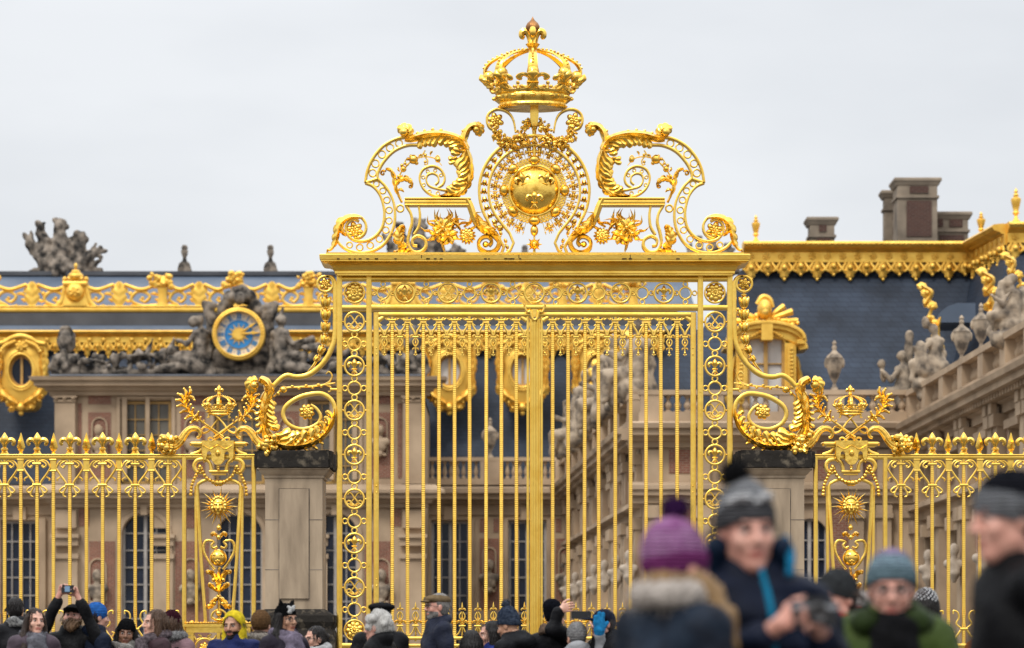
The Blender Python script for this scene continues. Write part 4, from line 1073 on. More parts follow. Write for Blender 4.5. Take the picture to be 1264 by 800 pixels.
    for sg in (-1, 1):
        mb = MB(mirror=mirror)    # palm branch
        P = [(c + sg * -6, 540, 0, 1.3), (c + sg * 8, 530, 0, 1.4), (c + sg * 22, 520, 0, 1.5), (c + sg * 35, 511, 0, 1.5), (c + sg * 42, 500, 0, 1.4), (c + sg * 42, 492, 0, 1.2), (c + sg * 36, 488.5, 0, .9)]
        mb.tube([(p[0], p[1], -.05, p[3]) for p in P], seg=7, n=4)
        Q = catmull([p[:2] for p in P], 6)
        for i in range(13, len(Q) - 2, 3):
            d = Q[i + 1] - Q[i - 1]; d = d / np.linalg.norm(d)
            for s2, L in ((-1, 9), (1, 8)):
                nn = np.array((-d[1], d[0])) * s2; q0 = Q[i]; q1 = q0 + d * L * .55 + nn * L * .4; q2 = q0 + d * L * .7 + nn * L * .95
                mb.leaf([q0, q1, q2], [(0, 1), (.5, 2.2), (1, 1)], [(0, 1), (.5, 2.2), (1, 1)], lobes=1, bulge=.04, z=-.05, m=5, deep=.1)
                mb.ball(q2[0], q2[1], -.055, 1.6, n=6)
        for X, Y, r in ((26, 520, 1.7), (22, 516, 1.8), (28, 514, 1.6), (31, 517, 1.6), (18, 520, 1.4)): mb.ball(c + sg * X, Y, -.08, r, n=7)
        mb.build('palm_branch', GOLDR, lp, origin=og)
    for sg in (-1, 1):
        mb = MB(mirror=mirror)    # horn of plenty
        P = [(c + sg * 23, 538, 3.2), (c + sg * 26, 541.5, 3.4), (c + sg * 30, 540, 3.4), (c + sg * 30.5, 535, 3.6), (c + sg * 26.5, 531.5, 4), (c + sg * 34, 529.5, 6.4), (c + sg * 41, 534, 7.5), (c + sg * 46, 542, 8.5), (c + sg * 52, 549, 10), (c + sg * 58, 552.5, 11.5)]
        P = [(c + sg * 27, 541, 1.6), (c + sg * 23.4, 539, 2.2), (c + sg * 23, 533.5, 2.8), (c + sg * 28, 529.5, 3.6), (c + sg * 35, 530, 4.2), (c + sg * 41, 535.5, 4.8), (c + sg * 46, 543, 5.4), (c + sg * 52, 549, 6.2), (c + sg * 58, 551.5, 7)]
        mb.tube([(p[0], p[1], -.05, p[2]) for p in P], seg=14, n=4)
        for off in (-.55, 0, .55):
            mb.tube([(p[0] + off * p[2] * .75, p[1] + (-off) * p[2] * .55 * sg, -.05 - p[2] * .95 / 100 * (1 - abs(off) * .35), p[2] * .2) for p in P[3:]], seg=6, n=4)
        mb.garland([(c + sg * 58, 545), (c + sg * 65, 549), (c + sg * 60, 556)], 5.4, 46, -.06, jit=.75, n=8)
        mb.garland([(c + sg * 62, 551), (c + sg * 71, 548)], 3.6, 26, -.05, jit=.9, n=7)
        mb.rosette(c + sg * 62.5, 547, 5.5, -.14, 6); mb.rosette(c + sg * 65, 553.5, 5, -.13, 5)
        mb.build('horn_of_plenty', GOLDR, lp, origin=og)
    mb = MB(mirror=mirror)    # bead swags
    mb.beads([(c - 22, 578), (c - 16, 590, 0), (c, 599, 0), (c + 16, 590), (c + 22, 578)] if False else [(c - 22, 577), (c - 15, 590), (c, 597), (c + 15, 590), (c + 22, 577)], 2.5, 14, -.08, grow=lambda t: 1 + .8 * math.exp(-((t - .5) / .09) ** 2))
    for sg in (-1, 1):
        mb.beads([(c + sg * 23, 578), (c + sg * 29, 590), (c + sg * 33, 600), (c + sg * 34.4, 613)], 2.3, 9, -.08); mb.ball(c + sg * 22.5, 577, -.08, 3.2, n=8)
    mb.build('bead_swag', GOLDR, lp, origin=og)
    mb = MB(mirror=mirror)    # sun mask
    cy = 625.5
    for i in range(26):
        a = 2 * PI * i / 26; L = (23.5 if i % 2 == 0 else 18.5) + (1.5 if i % 4 == 0 else 0)
        w = .8 if i % 2 else 1.1
        wob = [(4, 0), (9, .03 if i % 2 else 0), (14, -.04 if i % 2 else 0), (L, 0)]
        mb.leaf([(c + r * cos(a + q), cy + r * sin(a + q)) for r, q in wob], [(0, w), (.5, w), (1, .12)], [(0, w), (.5, w), (1, .12)], lobes=1, bulge=.03, z=-.02, m=5, deep=.05)
    mb.build('sun_rays', GOLDR, lp, origin=og)
    fp = [('ell', (0, 0, 0), (.066, .05, .085)), ('ell', (0, -.03, -.045), (.042, .03, .045)), ('cap', (0, -.055, .02), (0, -.072, -.022), .010, .017), ('cap', (-.033, -.046, .026), (.033, -.046, .026), .013, .013),
          ('ell', (.026, -.056, .008), (.018, .016, .011), 0, 0, {'sub': 1, 'k': .008}), ('ell', (-.026, -.056, .008), (.018, .016, .011), 0, 0, {'sub': 1, 'k': .008}),
          ('ell', (.026, -.044, .008), (.012, .012, .008)), ('ell', (-.026, -.044, .008), (.012, .012, .008)),
          ('cap', (-.02, -.058, -.044), (.02, -.058, -.044), .008, .008), ('cap', (-.016, -.058, -.056), (.016, -.058, -.056), .007, .007),
          ('ell', (.036, -.04, -.018), (.022, .018, .022)), ('ell', (-.036, -.04, -.018), (.022, .018, .022)), ('ell', (0, -.05, -.078), (.018, .016, .014))]
    fp = [(p[0], p[1], p[2], 0, 0, p[5] if len(p) > 5 else {'k': .012}) if p[0] == 'ell' else (*p[:5], {'k': .012}) for p in fp]
    for i in range(16):
        a = 2 * PI * i / 16
        if abs(sin(a) + 1) > .25: fp.append(('ell', (.072 * cos(a), -.01, .012 + .086 * sin(a)), (.02, .02, .02), 0, 0, {'k': .01}))
    V, Q = sdf_mesh(fp, .0045, .012); V = V * 1.16
    og2 = G(c, cy, -.05, mirror)
    raw_mesh('sun_face', V + (np.array(og2) - np.array(og)), Q, GOLDR, lp)
    mb = MB(mirror=mirror)    # heart, globe and leaves below
    mb.tube([(c, 647, -.02, 1.5), (c, 655, -.02, 1.4)], seg=7); mb.ball(c, 651.5, -.03, 3.3, n=9)
    for sg in (-1, 1):
        mb.leaf([(c, 664), (c + sg * 4, 660), (c + sg * 8.5, 659), (c + sg * 8, 663)], [(0, 2), (.5, 3.2), (1, 1)], [(0, 2), (.5, 3), (1, 1)], lobes=3, bulge=.06, z=-.04)
        mb.band([(c + sg * 2, 675, 2.6), (c + sg * 7, 677, 2.8), (c + sg * 9, 673, 2.6), (c + sg * 6, 669.5, 2.6), (c + sg * 10, 667.6, 3), (c + sg * 16, 668, 3.2), (c + sg * 19, 674, 3.2), (c + sg * 18, 683, 3), (c + sg * 12, 694, 3), (c + sg * 5, 703, 3)], .03, -.04, n=4)
        mb.leaf([(c, 724), (c + sg * 4, 714), (c + sg * 8, 708), (c + sg * 14, 705), (c + sg * 14, 709)], [(0, 2), (.5, 4.4), (1, 1)], [(0, 2), (.5, 4), (1, 1)], lobes=4, bulge=.07, z=-.05)
        mb.leaf([(c, 731), (c + sg * 6, 726), (c + sg * 11, 721), (c + sg * 12, 725)], [(0, 2), (.5, 4), (1, 1)], [(0, 2), (.5, 3.4), (1, 1)], lobes=3, bulge=.06, z=-.06)
        mb.leaf([(c, 737), (c + sg * 5, 741), (c + sg * 9, 747), (c + sg * 13, 750), (c + sg * 13, 746)], [(0, 2.5), (.5, 4.4), (1, 1)], [(0, 2.5), (.5, 4.6), (1, 1)], lobes=4, bulge=.07, z=-.05)
        mb.band([(c + sg * 1, 752, 2.4), (c + sg * 7, 756, 2.6), (c + sg * 9, 762, 2.6), (c + sg * 4, 764.5, 2.4)], .03, -.04, n=4)
        mb.ball(c + sg * 6, 716, -.08, 2.6); mb.ball(c + sg * 5, 745, -.08, 2.6); mb.ball(c + sg * 12.6, 707, -.07, 2.2); mb.ball(c + sg * 12, 748, -.07, 2.2)
    mb.leaf([(c, 702), (c, 712), (c, 724), (c, 734)], [(0, 1), (.5, 4.2), (1, 1)], [(0, 1), (.5, 4.2), (1, 1)], lobes=4, bulge=.08, z=-.07)
    mb.ball(c, 663.5, -.06, 3.2); mb.ball(c, 736, -.05, 3.4, 2.4, .04); mb.ball(c, 757, -.06, 4, 3.4, .05); mb.ball(c, 765, -.05, 6.5, 2.4, .05)
    mb.tube([(c, 700, -.01, 1.6), (c, 770, -.01, 1.8)], seg=7)
    mb.build('lyre_foliage', GOLDR, lp, origin=og)
    mb = MB(mirror=mirror); mb.ball(c - .6, 688.5, -.03, 10.6, 10.6, .1, n=22)
    for X, Y in ((-5.4, 686.5), (4, 686.5), (-.6, 693.5)): mb.lily(c + X, Y, 6.4, -.122)
    mb.build('lily_globe', GOLDR, lp, origin=og)
    cw = crown(lp, c if not mirror else 1320 - c, 512.5, 15.4, GOLDR, detail=False, seg=26)
both(fence)
# ================================================================== the palace behind the gate
def grid_wall(mb, x0, x1, y0, y1, ops, z0, z1):
    """wall sheet with thickness and rectangular openings (frame units of mb)"""
    xs = sorted({x0, x1, *[o[0] for o in ops], *[o[1] for o in ops]}); ys = sorted({y0, y1, *[o[2] for o in ops], *[o[3] for o in ops]})
    for i in range(len(xs) - 1):
        run = None
        for j in range(len(ys) - 1):
            cx_, cy_ = (xs[i] + xs[i + 1]) / 2, (ys[j] + ys[j + 1]) / 2
            hole = any(o[0] < cx_ < o[1] and o[2] < cy_ < o[3] for o in ops)
            if hole:
                if run is not None: bx(mb, xs[i], xs[i + 1], run, ys[j], z0, z1)
                run = None
            elif run is None: run = ys[j]
        if run is not None: bx(mb, xs[i], xs[i + 1], run, ys[-1], z0, z1)
def bx(mb, x0, x1, y0, y1, z0, z1):
    """box given as x range, vertical range, depth range in either frame"""
    if mb.px: mb.box(x0, x1, y0, y1, z0, z1)
    else: mb.box(x0, x1, z0, z1, y0, y1)
def arch_fill(mb, x0, x1, yt, ys, z0, z1, n=12):
    """spandrels over a round opening that springs at ys and touches yt"""
    c = (x0 + x1) / 2; r = (x1 - x0) / 2; ry = abs(ys - yt); sg = -1 if yt < ys else 1
    P = [(c - r * cos(PI * i / n), ys + sg * ry * sin(PI * i / n)) for i in range(n + 1)]
    for i in range(n):
        (a, b), (a2, b2) = P[i], P[i + 1]
        q = [(a, b), (a2, b2), (a2, yt), (a, yt)]
        if mb.px: vs = [(x, y, z) for z in (z0, z1) for x, y in q]
        else: vs = [(x, z, y) for z in (z0, z1) for x, y in q]
        mb.add(vs, [(0, 1, 2, 3), (7, 6, 5, 4), (0, 4, 5, 1), (2, 6, 7, 3), (1, 5, 6, 2), (3, 7, 4, 0)])
def window(parent, mk, x0, x1, yt, yb, z, cols, rows, fm, gl, fw, mw, arch=None, name='window'):
    """window frame with glazing bars, its pane behind; mk makes a builder; arch = springing row"""
    mb = mk(); zt = z + .10
    t, b = min(yt, yb), max(yt, yb)
    for a in (x0, x1 - fw): bx(mb, a, a + fw, t, b, z, zt)
    for a in ((t, t + fw), (b - fw, b)): bx(mb, x0 + fw, x1 - fw, a[0], a[1], z, zt)
    c = (x0 + x1) / 2
    bx(mb, c - fw * .7, c + fw * .7, t + fw, b - fw, z - .03, zt)
    for h in (0, 1):
        u0, u1 = (x0 + fw, c - fw * .7) if h == 0 else (c + fw * .7, x1 - fw)
        for i in range(1, cols):
            x = u0 + (u1 - u0) * i / cols; bx(mb, x - mw / 2, x + mw / 2, t + fw, b - fw, z + .01, zt)
        for j in range(1, rows):
            y = t + fw + (b - t - 2 * fw) * j / rows; bx(mb, u0, u1, y - mw / 2, y + mw / 2, z + .014, zt)
    o = mb.build(name, fm, parent, smooth=0)
    mb = mk(); bx(mb, x0, x1, t, b, zt + .004, zt + .03)
    p = mb.build('pane', gl, o, smooth=0, origin=WO[o.name])
    return o
def baluster_row(mb, x0, x1, yb, h, z, step, r, ped=()):
    """turned balusters between base row yb and rail; h negative in px frames"""
    n = max(1, int((x1 - x0) / step))
    for i in range(n):
        x = x0 + (x1 - x0) * (i + .5) / n
        if any(a - r < x < b + r for a, b in ped): continue
        pr = [(1, 0), (1, .1), (.45, .16), (.95, .3), (1.05, .42), (.5, .68), (.42, .8), (.9, .88), (.9, 1)]
        mb.lathe(x, z, [(q * r, yb + h * t) for q, t in pr], n=8)
def carve(name, label, cat, d, prims, h=.06, amp=.03, m=None, freq=7.0, group=None, k=.05, parent=None, zoff=0.0, base=None):
    """stone carving given in photo pixels at distance d: ('c',x1,y1,z1,x2,y2,z2,r1,r2) capsules, ('e',x,y,z,rx,ry,rz) ellipsoids; z in m, radii in px"""
    s_ = d / F; pr = []
    xs = [p[1] for p in prims]; ys = [p[2] + (p[5] if p[0] == 'e' else p[7]) for p in prims]
    bxp = (min(xs) + max(xs)) / 2; byp = base if base is not None else max(ys)
    L = lambda x, y, z: ((x - bxp) * s_, z, (byp - y) * s_)
    for p in prims:
        if p[0] == 'c': pr.append(('cap', L(*p[1:4]), L(*p[4:7]), p[7] * s_, p[8] * s_, {'k': k}))
        else: pr.append(('ell', L(*p[1:4]), (p[4] * s_, (p[6] if len(p) > 6 else p[4]) * s_, p[5] * s_), 0, 0, {'k': k}))
    f = freq; ph = R.uniform(0, 6)
    disp = (lambda X, Y, Z: amp * (np.sin(f * X + 1.7 * np.sin(f * .7 * Z + ph)) * np.cos(f * .9 * Z + 1.3 * np.sin(f * .6 * X)) + .6 * np.sin(2.1 * f * X + ph + 3 * Y) * np.sin(1.7 * f * Z + Y * 5) + .38 * np.abs(np.sin(2.6 * f * X + 1.3 * f * Z + 2 * np.sin(f * Z + ph))) * np.clip(1.2 - Z * .5, .3, 1))) if amp else None
    V, Q = sdf_mesh(pr, h, k, disp)
    loc = at(bxp, byp, d); loc = (loc[0], loc[1] + zoff, loc[2])
    if parent is not None:
        po = WO[parent.name]; return raw_mesh(name, V, Q, m or STATUE, parent, loc=[a - b for a, b in zip(loc, po)])
    o = raw_mesh(name, V, Q, m or STATUE, loc=loc); WO[o.name] = loc
    return tag(o, label, cat, group)

def seated(x, y, s, face=1, arm=0):
    """seated draped figure: x,y = seat centre bottom in px, s = px height; face 1 looks right"""
    f = face; h = s
    P = [('e', x, y - .16 * h, 0, .2 * h, .16 * h, .17 * h), ('c', x - f * .04 * h, y - .30 * h, 0, x - f * .08 * h, y - .66 * h, 0, .13 * h, .12 * h),
         ('c', x - f * .18 * h, y - .68 * h, 0, x + f * .02 * h, y - .68 * h, 0, .06 * h, .06 * h), ('c', x - f * .07 * h, y - .7 * h, 0, x - f * .06 * h, y - .82 * h, 0, .045 * h, .045 * h),
         ('e', x - f * .05 * h, y - .89 * h, 0, .075 * h, .095 * h, .08 * h), ('e', x + f * .02 * h, y - .88 * h, 0, .02 * h, .025 * h),
         ('c', x, y - .32 * h, -.1, x + f * .30 * h, y - .30 * h, -.15, .095 * h, .085 * h), ('c', x + f * .30 * h, y - .30 * h, -.15, x + f * .32 * h, y - .03 * h, -.12, .075 * h, .05 * h),
         ('c', x, y - .28 * h, .1, x + f * .22 * h, y - .24 * h, .1, .095 * h, .085 * h), ('c', x + f * .22 * h, y - .24 * h, .1, x + f * .22 * h, y, .1, .075 * h, .06 * h),
         ('c', x + f * .02 * h, y - .66 * h, -.18, x + f * .14 * h, y - .5 * h, -.25, .05 * h, .042 * h), ('c', x + f * .14 * h, y - .5 * h, -.25, x + f * .30 * h, y - (.56 + .15 * arm) * h, -.3, .042 * h, .034 * h),
         ('c', x - f * .17 * h, y - .66 * h, .1, x - f * .24 * h, y - .45 * h, .1, .05 * h, .042 * h), ('c', x - f * .24 * h, y - .45 * h, .1, x - f * .2 * h, y - .25 * h, 0, .042 * h, .036 * h),
         ('c', x - f * .1 * h, y - .6 * h, .2, x - f * .2 * h, y - .05 * h, .2, .08 * h, .13 * h)]
    return P
def urn(mb, x, z, y, h, w, n=14, sg=-1):
    """lidded urn standing on row y, height h, half width w"""
    pr = [(.45, 0), (.45, .05), (.22, .1), (.18, .16), (.55, .28), (.85, .44), (1, .56), (.92, .62), (1.0, .65), (.8, .7), (.45, .75), (.22, .80), (.3, .86), (.18, .9), (.28, .94), (.05, 1)]
    mb.lathe(x, z, [(r * w, y + sg * h * t) for r, t in pr], n=n, flute=7, fd=.08)
    for s2 in (-1, 1): mb.ball(x + s2 * w * .95, y + sg * h * .55, z, .22 * w, .1 * h, (.2 * w / mb.k), n=7)
def urn_thing(label, d, x, y, h, w, m=STATUE, name='stone_urn', cat='urn', group=None, flame=False):
    mb = MB(d=d); urn(mb, x, 0, y, h, w)
    o = mb.build(name, m, origin=at(x, y, d)); return tag(o, label, cat, group)
def fringe(mb, x0, x1, y, h, z, step):
    """hanging gilded valance: alternating shells and palmettes below a moulding"""
    n = max(1, int(round((x1 - x0) / step)))
    for i in range(n):
        x = x0 + (x1 - x0) * (i + .5) / n; w = (x1 - x0) / n / 2
        big = i % 2 == 0; L = h if big else h * .72
        mb.leaf([(x, y - 1), (x, y + L * .4), (x, y + L)], [(0, w * .62), (.35, w * .85), (.7, w * .45), (1, w * .08)], [(0, w * .7), (.35, w * .85), (.7, w * .45), (1, w * .08)], lobes=2 if big else 3, bulge=.12, z=z, m=5, deep=.5)
        mb.ball(x, y + L * .95, z - .05, w * .22, n=6); mb.ball(x, y + L * .3, z - .14, w * .4, h * .2, .1, n=8)
        for s2 in (-1, 1): mb.tube([(x + s2 * w * .5, y, z - .03, w * .16), (x + s2 * w * .95, y + h * .34, z - .05, w * .2), (x + s2 * w * .6, y + h * .5, z - .05, w * .14)], seg=6, n=3)

# ---------------------------------------------------------------- clock pavilion (120 m away)
D1 = 120.0
pav = thing('clock_pavilion', 'stone and brick pavilion carrying the blue and gold clock, left of the gate', 'building', at(296, 855, D1))
mk1 = lambda: MB(d=D1)
GB = 854.0
up = [(c - 31, c + 31, 494, 598) for c in (180.5, 296, 411.5)]
lo_ = [(c - 28, c + 28, 634, GB - 2) for c in (178.5, 296, 413.5)]
mb = mk1()
grid_wall(mb, 69, 523, 488, GB, up + lo_, 0, .6)
for o in lo_: arch_fill(mb, o[0], o[1], 634, 661, 0.0, .6)
mb.box(69, 523, 488, GB, 8.4, 9); mb.box(69, 85, 488, GB, .6, 8.4); mb.box(507, 523, 488, GB, .6, 8.4); mb.box(69, 523, 488.3, 494, .62, 8.38)
mb.build('wall', STONE, pav, smooth=0)
mb = mk1()
for sg in (-1, 1):
    f = lambda a, b: (min(296 + sg * a, 296 + sg * b), max(296 + sg * a, 296 + sg * b))
    for a, b, y0, y1 in ((159, 187, 480 + 9, 499), (159, 187, 509, 590), (195, 200, 498, 590), (43, 73, 489, 500), (43, 73, 508, 590), (154, 186, 668, 800), (186, 199, 628, 650), (38, 80, 668, 800), (50, 70, 628, 652)):
        x0, x1 = f(a, b); mb.box(x0, x1, y0, y1, -.03, .02)
mb.parts('brick_panel', BRICK, pav, smooth=0)
mb = mk1()
for sg in (-1, 1):
    for a, b in ((202, 227), (139, 145), (111, 116)):
        x0, x1 = sorted((296 + sg * a, 296 + sg * b)); w_ = x1 - x0
        zf = -.34 if w_ > 10 else -.12
        mb.box(x0, x1, 497 if w_ > 10 else 492, 592, zf, 0)
        if w_ > 10:
            mb.box(x0 - 1.5, x1 + 1.5, 590, 598, zf - .1, 0); mb.box(x0 - 1, x1 + 1, 494, 497, zf - .06, 0)
            mb.box(x0 - 2.5, x1 + 2.5, 489.5, 492, zf - .14, 0)
            for q in (x0 + 2, (x0 + x1) / 2, x1 - 2): mb.ball(q, 492.6, zf - .02, 3, 3, .16, n=8)
    for a, b in ((199, 229), (82, 108)):
        x0, x1 = sorted((296 + sg * a, 296 + sg * b)); zf = -.34 if a > 150 else -.14
        mb.box(x0, x1, 690, GB, zf, 0); mb.box(x0 - 2.5, x1 + 2.5, 660, 664.5, zf - .2, 0); mb.box(x0 - .8, x1 + .8, 664.5, 674, zf - .05, 0); mb.box(x0 - 1.6, x1 + 1.6, 684, 690, zf - .12, 0)
        mb.box(x0 + 2, x1 - 2, 630, 652, zf + .1, 0)
mb.parts('pilaster', STONE, pav, smooth=25)
mb = mk1()
def course(mb, x0, x1, prof, z=0.0, back=.3, ends=True):
    """moulded course: profile of (projection m, row)"""
    rg = []
    for o, y in prof:
        e = o * mb.k if ends else 0
        rg.append([(x0 - e, y, z - o), (x1 + e, y, z - o), (x1 + e, y, z + back), (x0 - e, y, z + back)])
    mb.rings(rg)
course(mb, 69, 523, [(.02, 489), (.25, 488.5), (.25, 484), (.4, 483), (.45, 479), (.8, 478), (.8, 472.5), (.95, 471.8), (1.0, 467.4), (.9, 467)])
course(mb, 69, 523, [(.02, 627), (.2, 626.6), (.2, 622), (.34, 621), (.42, 617), (.75, 616), (.75, 611), (.9, 610), (.9, 606), (.5, 599), (.05, 598)])
mb.build('cornice', STONE, pav, smooth=20)
mb = mk1(); mb.rings([[(66 - .5, 467, -1.02), (526.5, 467, -1.02), (526.5, 467, 8.5), (65.5, 467, 8.5)], [(66, 464.6, -.9), (526, 464.6, -.9), (526, 464.6, 8.5), (66, 464.6, 8.5)]])
mb.build('lead_flashing', LEAD, pav, smooth=0)
for o in up:
    window(pav, mk1, o[0] + 1, o[1] - 1, 495, 597, .22, 2, 5, OCHRE, GLASSU, 3.2, 1.0)
for o in lo_:
    window(pav, mk1, o[0], o[1], 634, GB - 3, .3, 2, 10, WFRAME, GLASSD, 2.8, 1.3)
mb = mk1()   # arch voussoirs and keystone
for o in lo_:
    c = (o[0] + o[1]) / 2
    mb.band([(c + 31 * cos(a), 661 - 30.5 * sin(a), 6) for a in np.linspace(0, PI, 19)], .02, -.1)
    mb.box(c - 4, c + 4, 624, 636, -.3, 0)
    for q in (-1, 1): mb.box(c + q * 31 - 3.2, c + q * 31 + 3.2, 661, GB, -.1, .02)
for o in up:
    mb.band([(o[0] - 3, 598), (o[0] - 3, 491), (o[1] + 3, 491), (o[1] + 3, 598)], .02, -.12, w=5)
mb.parts('window_surround', STONE, pav, smooth=20)
def bust(parent, d, x, y, s, m, zoff=-.3):
    P = [('e', x, y - .78 * s, -.02, .16 * s, .2 * s, .18 * s), ('c', x, y - .62 * s, 0, x, y - .48 * s, 0, .09 * s, .1 * s), ('c', x - .22 * s, y - .38 * s, 0, x + .22 * s, y - .38 * s, 0, .14 * s, .14 * s), ('e', x, y - .25 * s, 0, .24 * s, .22 * s, .17 * s), ('c', x, y - .1 * s, 0, x, y, 0, .1 * s, .13 * s)]
    carve('bust', None, None, d, P, h=.045, amp=.012, m=m, parent=parent, zoff=zoff)
def niche(mb, x, y0, y1, w, z=-.05):
    mb.band([(x - w, y1)] + [(x - w * cos(a), y0 + w - w * sin(a)) for a in np.linspace(0, PI, 11)] + [(x + w, y1)], .02, z - .06, w=2)
    mb.box(x - w * .9, x + w * .9, y1, y1 + 3, z - .3, 0)
mb = mk1()
for x in (123, 238, 354, 469): niche(mb, x, 516, 560, 9); niche(mb, x - (2 if x < 296 else -2), 690, 742, 10)
mb.parts('niche', STONE, pav, smooth=30)
for x in (123, 238, 354, 469): bust(pav, D1, x, 560, 36, STONE); bust(pav, D1, x - (2 if x < 296 else -2), 742, 40, STATUE)

# the clock with its carved surround
clk = thing('palace_clock', 'round blue and gold clock with cream numeral ring in a carved stone surround', 'clock', at(296, 464, D1))
CKX, CKY = 296, 414
mb = MB(d=D1); mb.ring(CKX, CKY, 32.4, 27.6, -.18, -.62, n=48); mb.ring(CKX, CKY, 29.2, 27, -.2, -.68, n=48)
for i in range(48): a = 2 * PI * i / 48; mb.ball(CKX + 30.4 * cos(a), CKY + 30.4 * sin(a), -.60, 1.5, n=6)
mb.build('gold_rim', GOLDF, clk)
def disc(mb, r, z0, z1, n=48): mb.rings([[(CKX + r * cos(2 * PI * i / n), CKY + r * sin(2 * PI * i / n), z) for i in range(n)] for z in (z0, z1)])
mb = MB(d=D1); disc(mb, 27.8, -.2, -.36); dl = mb.build('dial', CLWHITE, clk, smooth=30)
mb = MB(d=D1)
NUM = ['XII', 'I', 'II', 'III', 'IIII', 'V', 'VI', 'VII', 'VIII', 'IX', 'X', 'XI']
for i, s_ in enumerate(NUM):
    a = 2 * PI * i / 12; wd = {'I': 1.5, 'V': 3.4, 'X': 3.2}; tw = sum(wd[c] for c in s_); u = -tw / 2
    for ch in s_:
        w_ = wd[ch]; lines = {'I': [((.5, -1), (.5, 1))], 'V': [((.1, -1), (.5, 1)), ((.9, -1), (.5, 1))], 'X': [((.1, -1), (.9, 1)), ((.9, -1), (.1, 1))]}[ch]
        for (ax_, ay_), (bx_, by_) in lines:
            pts = []
            for (qx, qy) in ((ax_, ay_), (bx_, by_)):
                lx = u + qx * w_; ly = -22.3 + qy * 3.7
                pts.append((CKX + lx * cos(a) - ly * sin(a), CKY + lx * sin(a) + ly * cos(a)))
            mb.band(pts, -.36, -.385, w=1.05, ch=0)
        u += w_
for i in range(12):
    a = 2 * PI * (i + .5) / 12; mb.ball(CKX + 22.3 * sin(a), CKY - 22.3 * cos(a), -.365, .8, .8, .02, n=6)
mb.build('numerals', CLBLUE, dl, smooth=0)
mb = MB(d=D1); disc(mb, 16.6, -.361, -.40); mb.ring(CKX, CKY, 17.6, 16.4, -.361, -.43); mb.build('blue_disc', CLBLUE, dl, smooth=30)
mb = MB(d=D1); disc(mb, 6.6, -.401, -.50, 20)
for i in range(24):
    a = 2 * PI * i / 24; L = 13.5 if i % 2 == 0 else 9.5
    mb.band([(CKX + 5 * cos(a), CKY + 5 * sin(a), 2.4), (CKX + L * cos(a), CKY + L * sin(a), .4)], -.40, -.44)
mb.build('gilded_sun', GOLDF, dl, smooth=30)
mb = MB(d=D1); mb.band([(CKX + 3, CKY - .4, 2), (CKX + 15, CKY - 1, 2), (CKX + 17, CKY - 1.5, 5), (CKX + 20, CKY - 1, 3), (CKX + 26, CKY - 1.2, .6)], -.5, -.56)
mb.band([(CKX + 2, CKY - 2, 1.6), (CKX + 12, CKY - 8, 1.6), (CKX + 15, CKY - 10, 4), (CKX + 21, CKY - 13.5, .6)], -.5, -.54)
mb.build('clock_hand', GOLDF, clk, smooth=30)
PR = [('e', 296, 414, .25, 39, 38, 12), ('c', 262, 440, .2, 330, 440, .2, 14, 14), ('c', 258, 460, .2, 334, 460, .2, 9, 9), ('c', 262, 392, .1, 253, 376, 0, 9, 5), ('c', 330, 392, .1, 339, 376, 0, 9, 5),
      ('c', 262, 400, .1, 258, 452, .1, 8, 10), ('c', 330, 400, .1, 334, 452, .1, 8, 10), ('c', 275, 382, .1, 284, 366, .1, 9, 8), ('c', 317, 382, .1, 308, 366, .1, 9, 8), ('c', 284, 366, 0, 308, 366, 0, 9, 9),
      ('e', 296, 370, -.45, 6.5, 8.5, 8), ('c', 289, 358, -.1, 303, 358, -.1, 5, 5), ('e', 296, 357, 0, 12, 6, 8), ('c', 252, 375, 0, 262, 378, 0, 4, 6), ('c', 340, 375, 0, 330, 378, 0, 4, 6)]
V_ = carve('stone_surround', None, None, D1, PR, h=.06, amp=.035, m=STATUED, freq=5, parent=clk, base=464, zoff=.15)
hero = seated(243, 464, 76, -1, 0)
carve('hero_statue', 'dark seated stone hero left of the clock, bare torso, legs stretched towards the corner', 'statue', D1, hero + [('c', 232, 452, -.2, 196, 458, -.3, 8, 5), ('c', 243, 450, -.2, 214, 444, -.2, 8, 6), ('e', 240, 398, 0, 7, 7)], h=.055, amp=.022, m=STATUED, group='statues beside the clock', base=464, zoff=-.2)
mars = seated(352, 464, 76, 1, 0)
carve('warrior_statue', 'dark seated stone warrior right of the clock with plumed helmet and cloak', 'statue', D1, mars + [('c', 352, 452, -.2, 388, 458, -.3, 8, 5), ('c', 360, 430, .1, 385, 420, .1, 7, 5), ('e', 347, 396, 0, 7, 6), ('c', 346, 392, 0, 350, 380, 0, 3, 1.5)], h=.055, amp=.022, m=STATUED, group='statues beside the clock', base=464, zoff=-.2)
rr = random.Random(5)
def heap(x0, x1, ytop, ybase, n, rmin, rmax, zr=.3):
    P = []
    for i in range(n):
        x = x0 + (x1 - x0) * (i + .5) / n + rr.uniform(-4, 4); hgt = ybase - ytop(x)
        y = ybase - rr.uniform(.1, .9) * hgt
        if rr.random() < .5: P.append(('e', x, y, rr.uniform(-zr, zr), rr.uniform(rmin, rmax), rr.uniform(rmin, rmax), rr.uniform(rmin, rmax)))
        else:
            a = rr.uniform(0, PI); L = rr.uniform(6, 14); P.append(('c', x - L * cos(a), min(ybase - 3, y + L * .6 * sin(a)), rr.uniform(-zr, zr), x + L * cos(a), y - L * .6 * sin(a), 0, rr.uniform(rmin, rmax) * .6, rr.uniform(rmin, rmax) * .4))
    P.append(('c', x0, ybase - 3, 0, x1, ybase - 3, 0, 4, 4)); return P
carve('trophy_relief', 'dark heap of carved arms between the oval cartouche and the seated hero', 'sculpture', D1, heap(102, 224, lambda x: 437 - max(0, (x - 150)) * .45 + (0 if x < 190 else 4), 463, 46, 3.5, 8), h=.06, amp=.035, m=STATUED, freq=6, base=464, zoff=-.2)
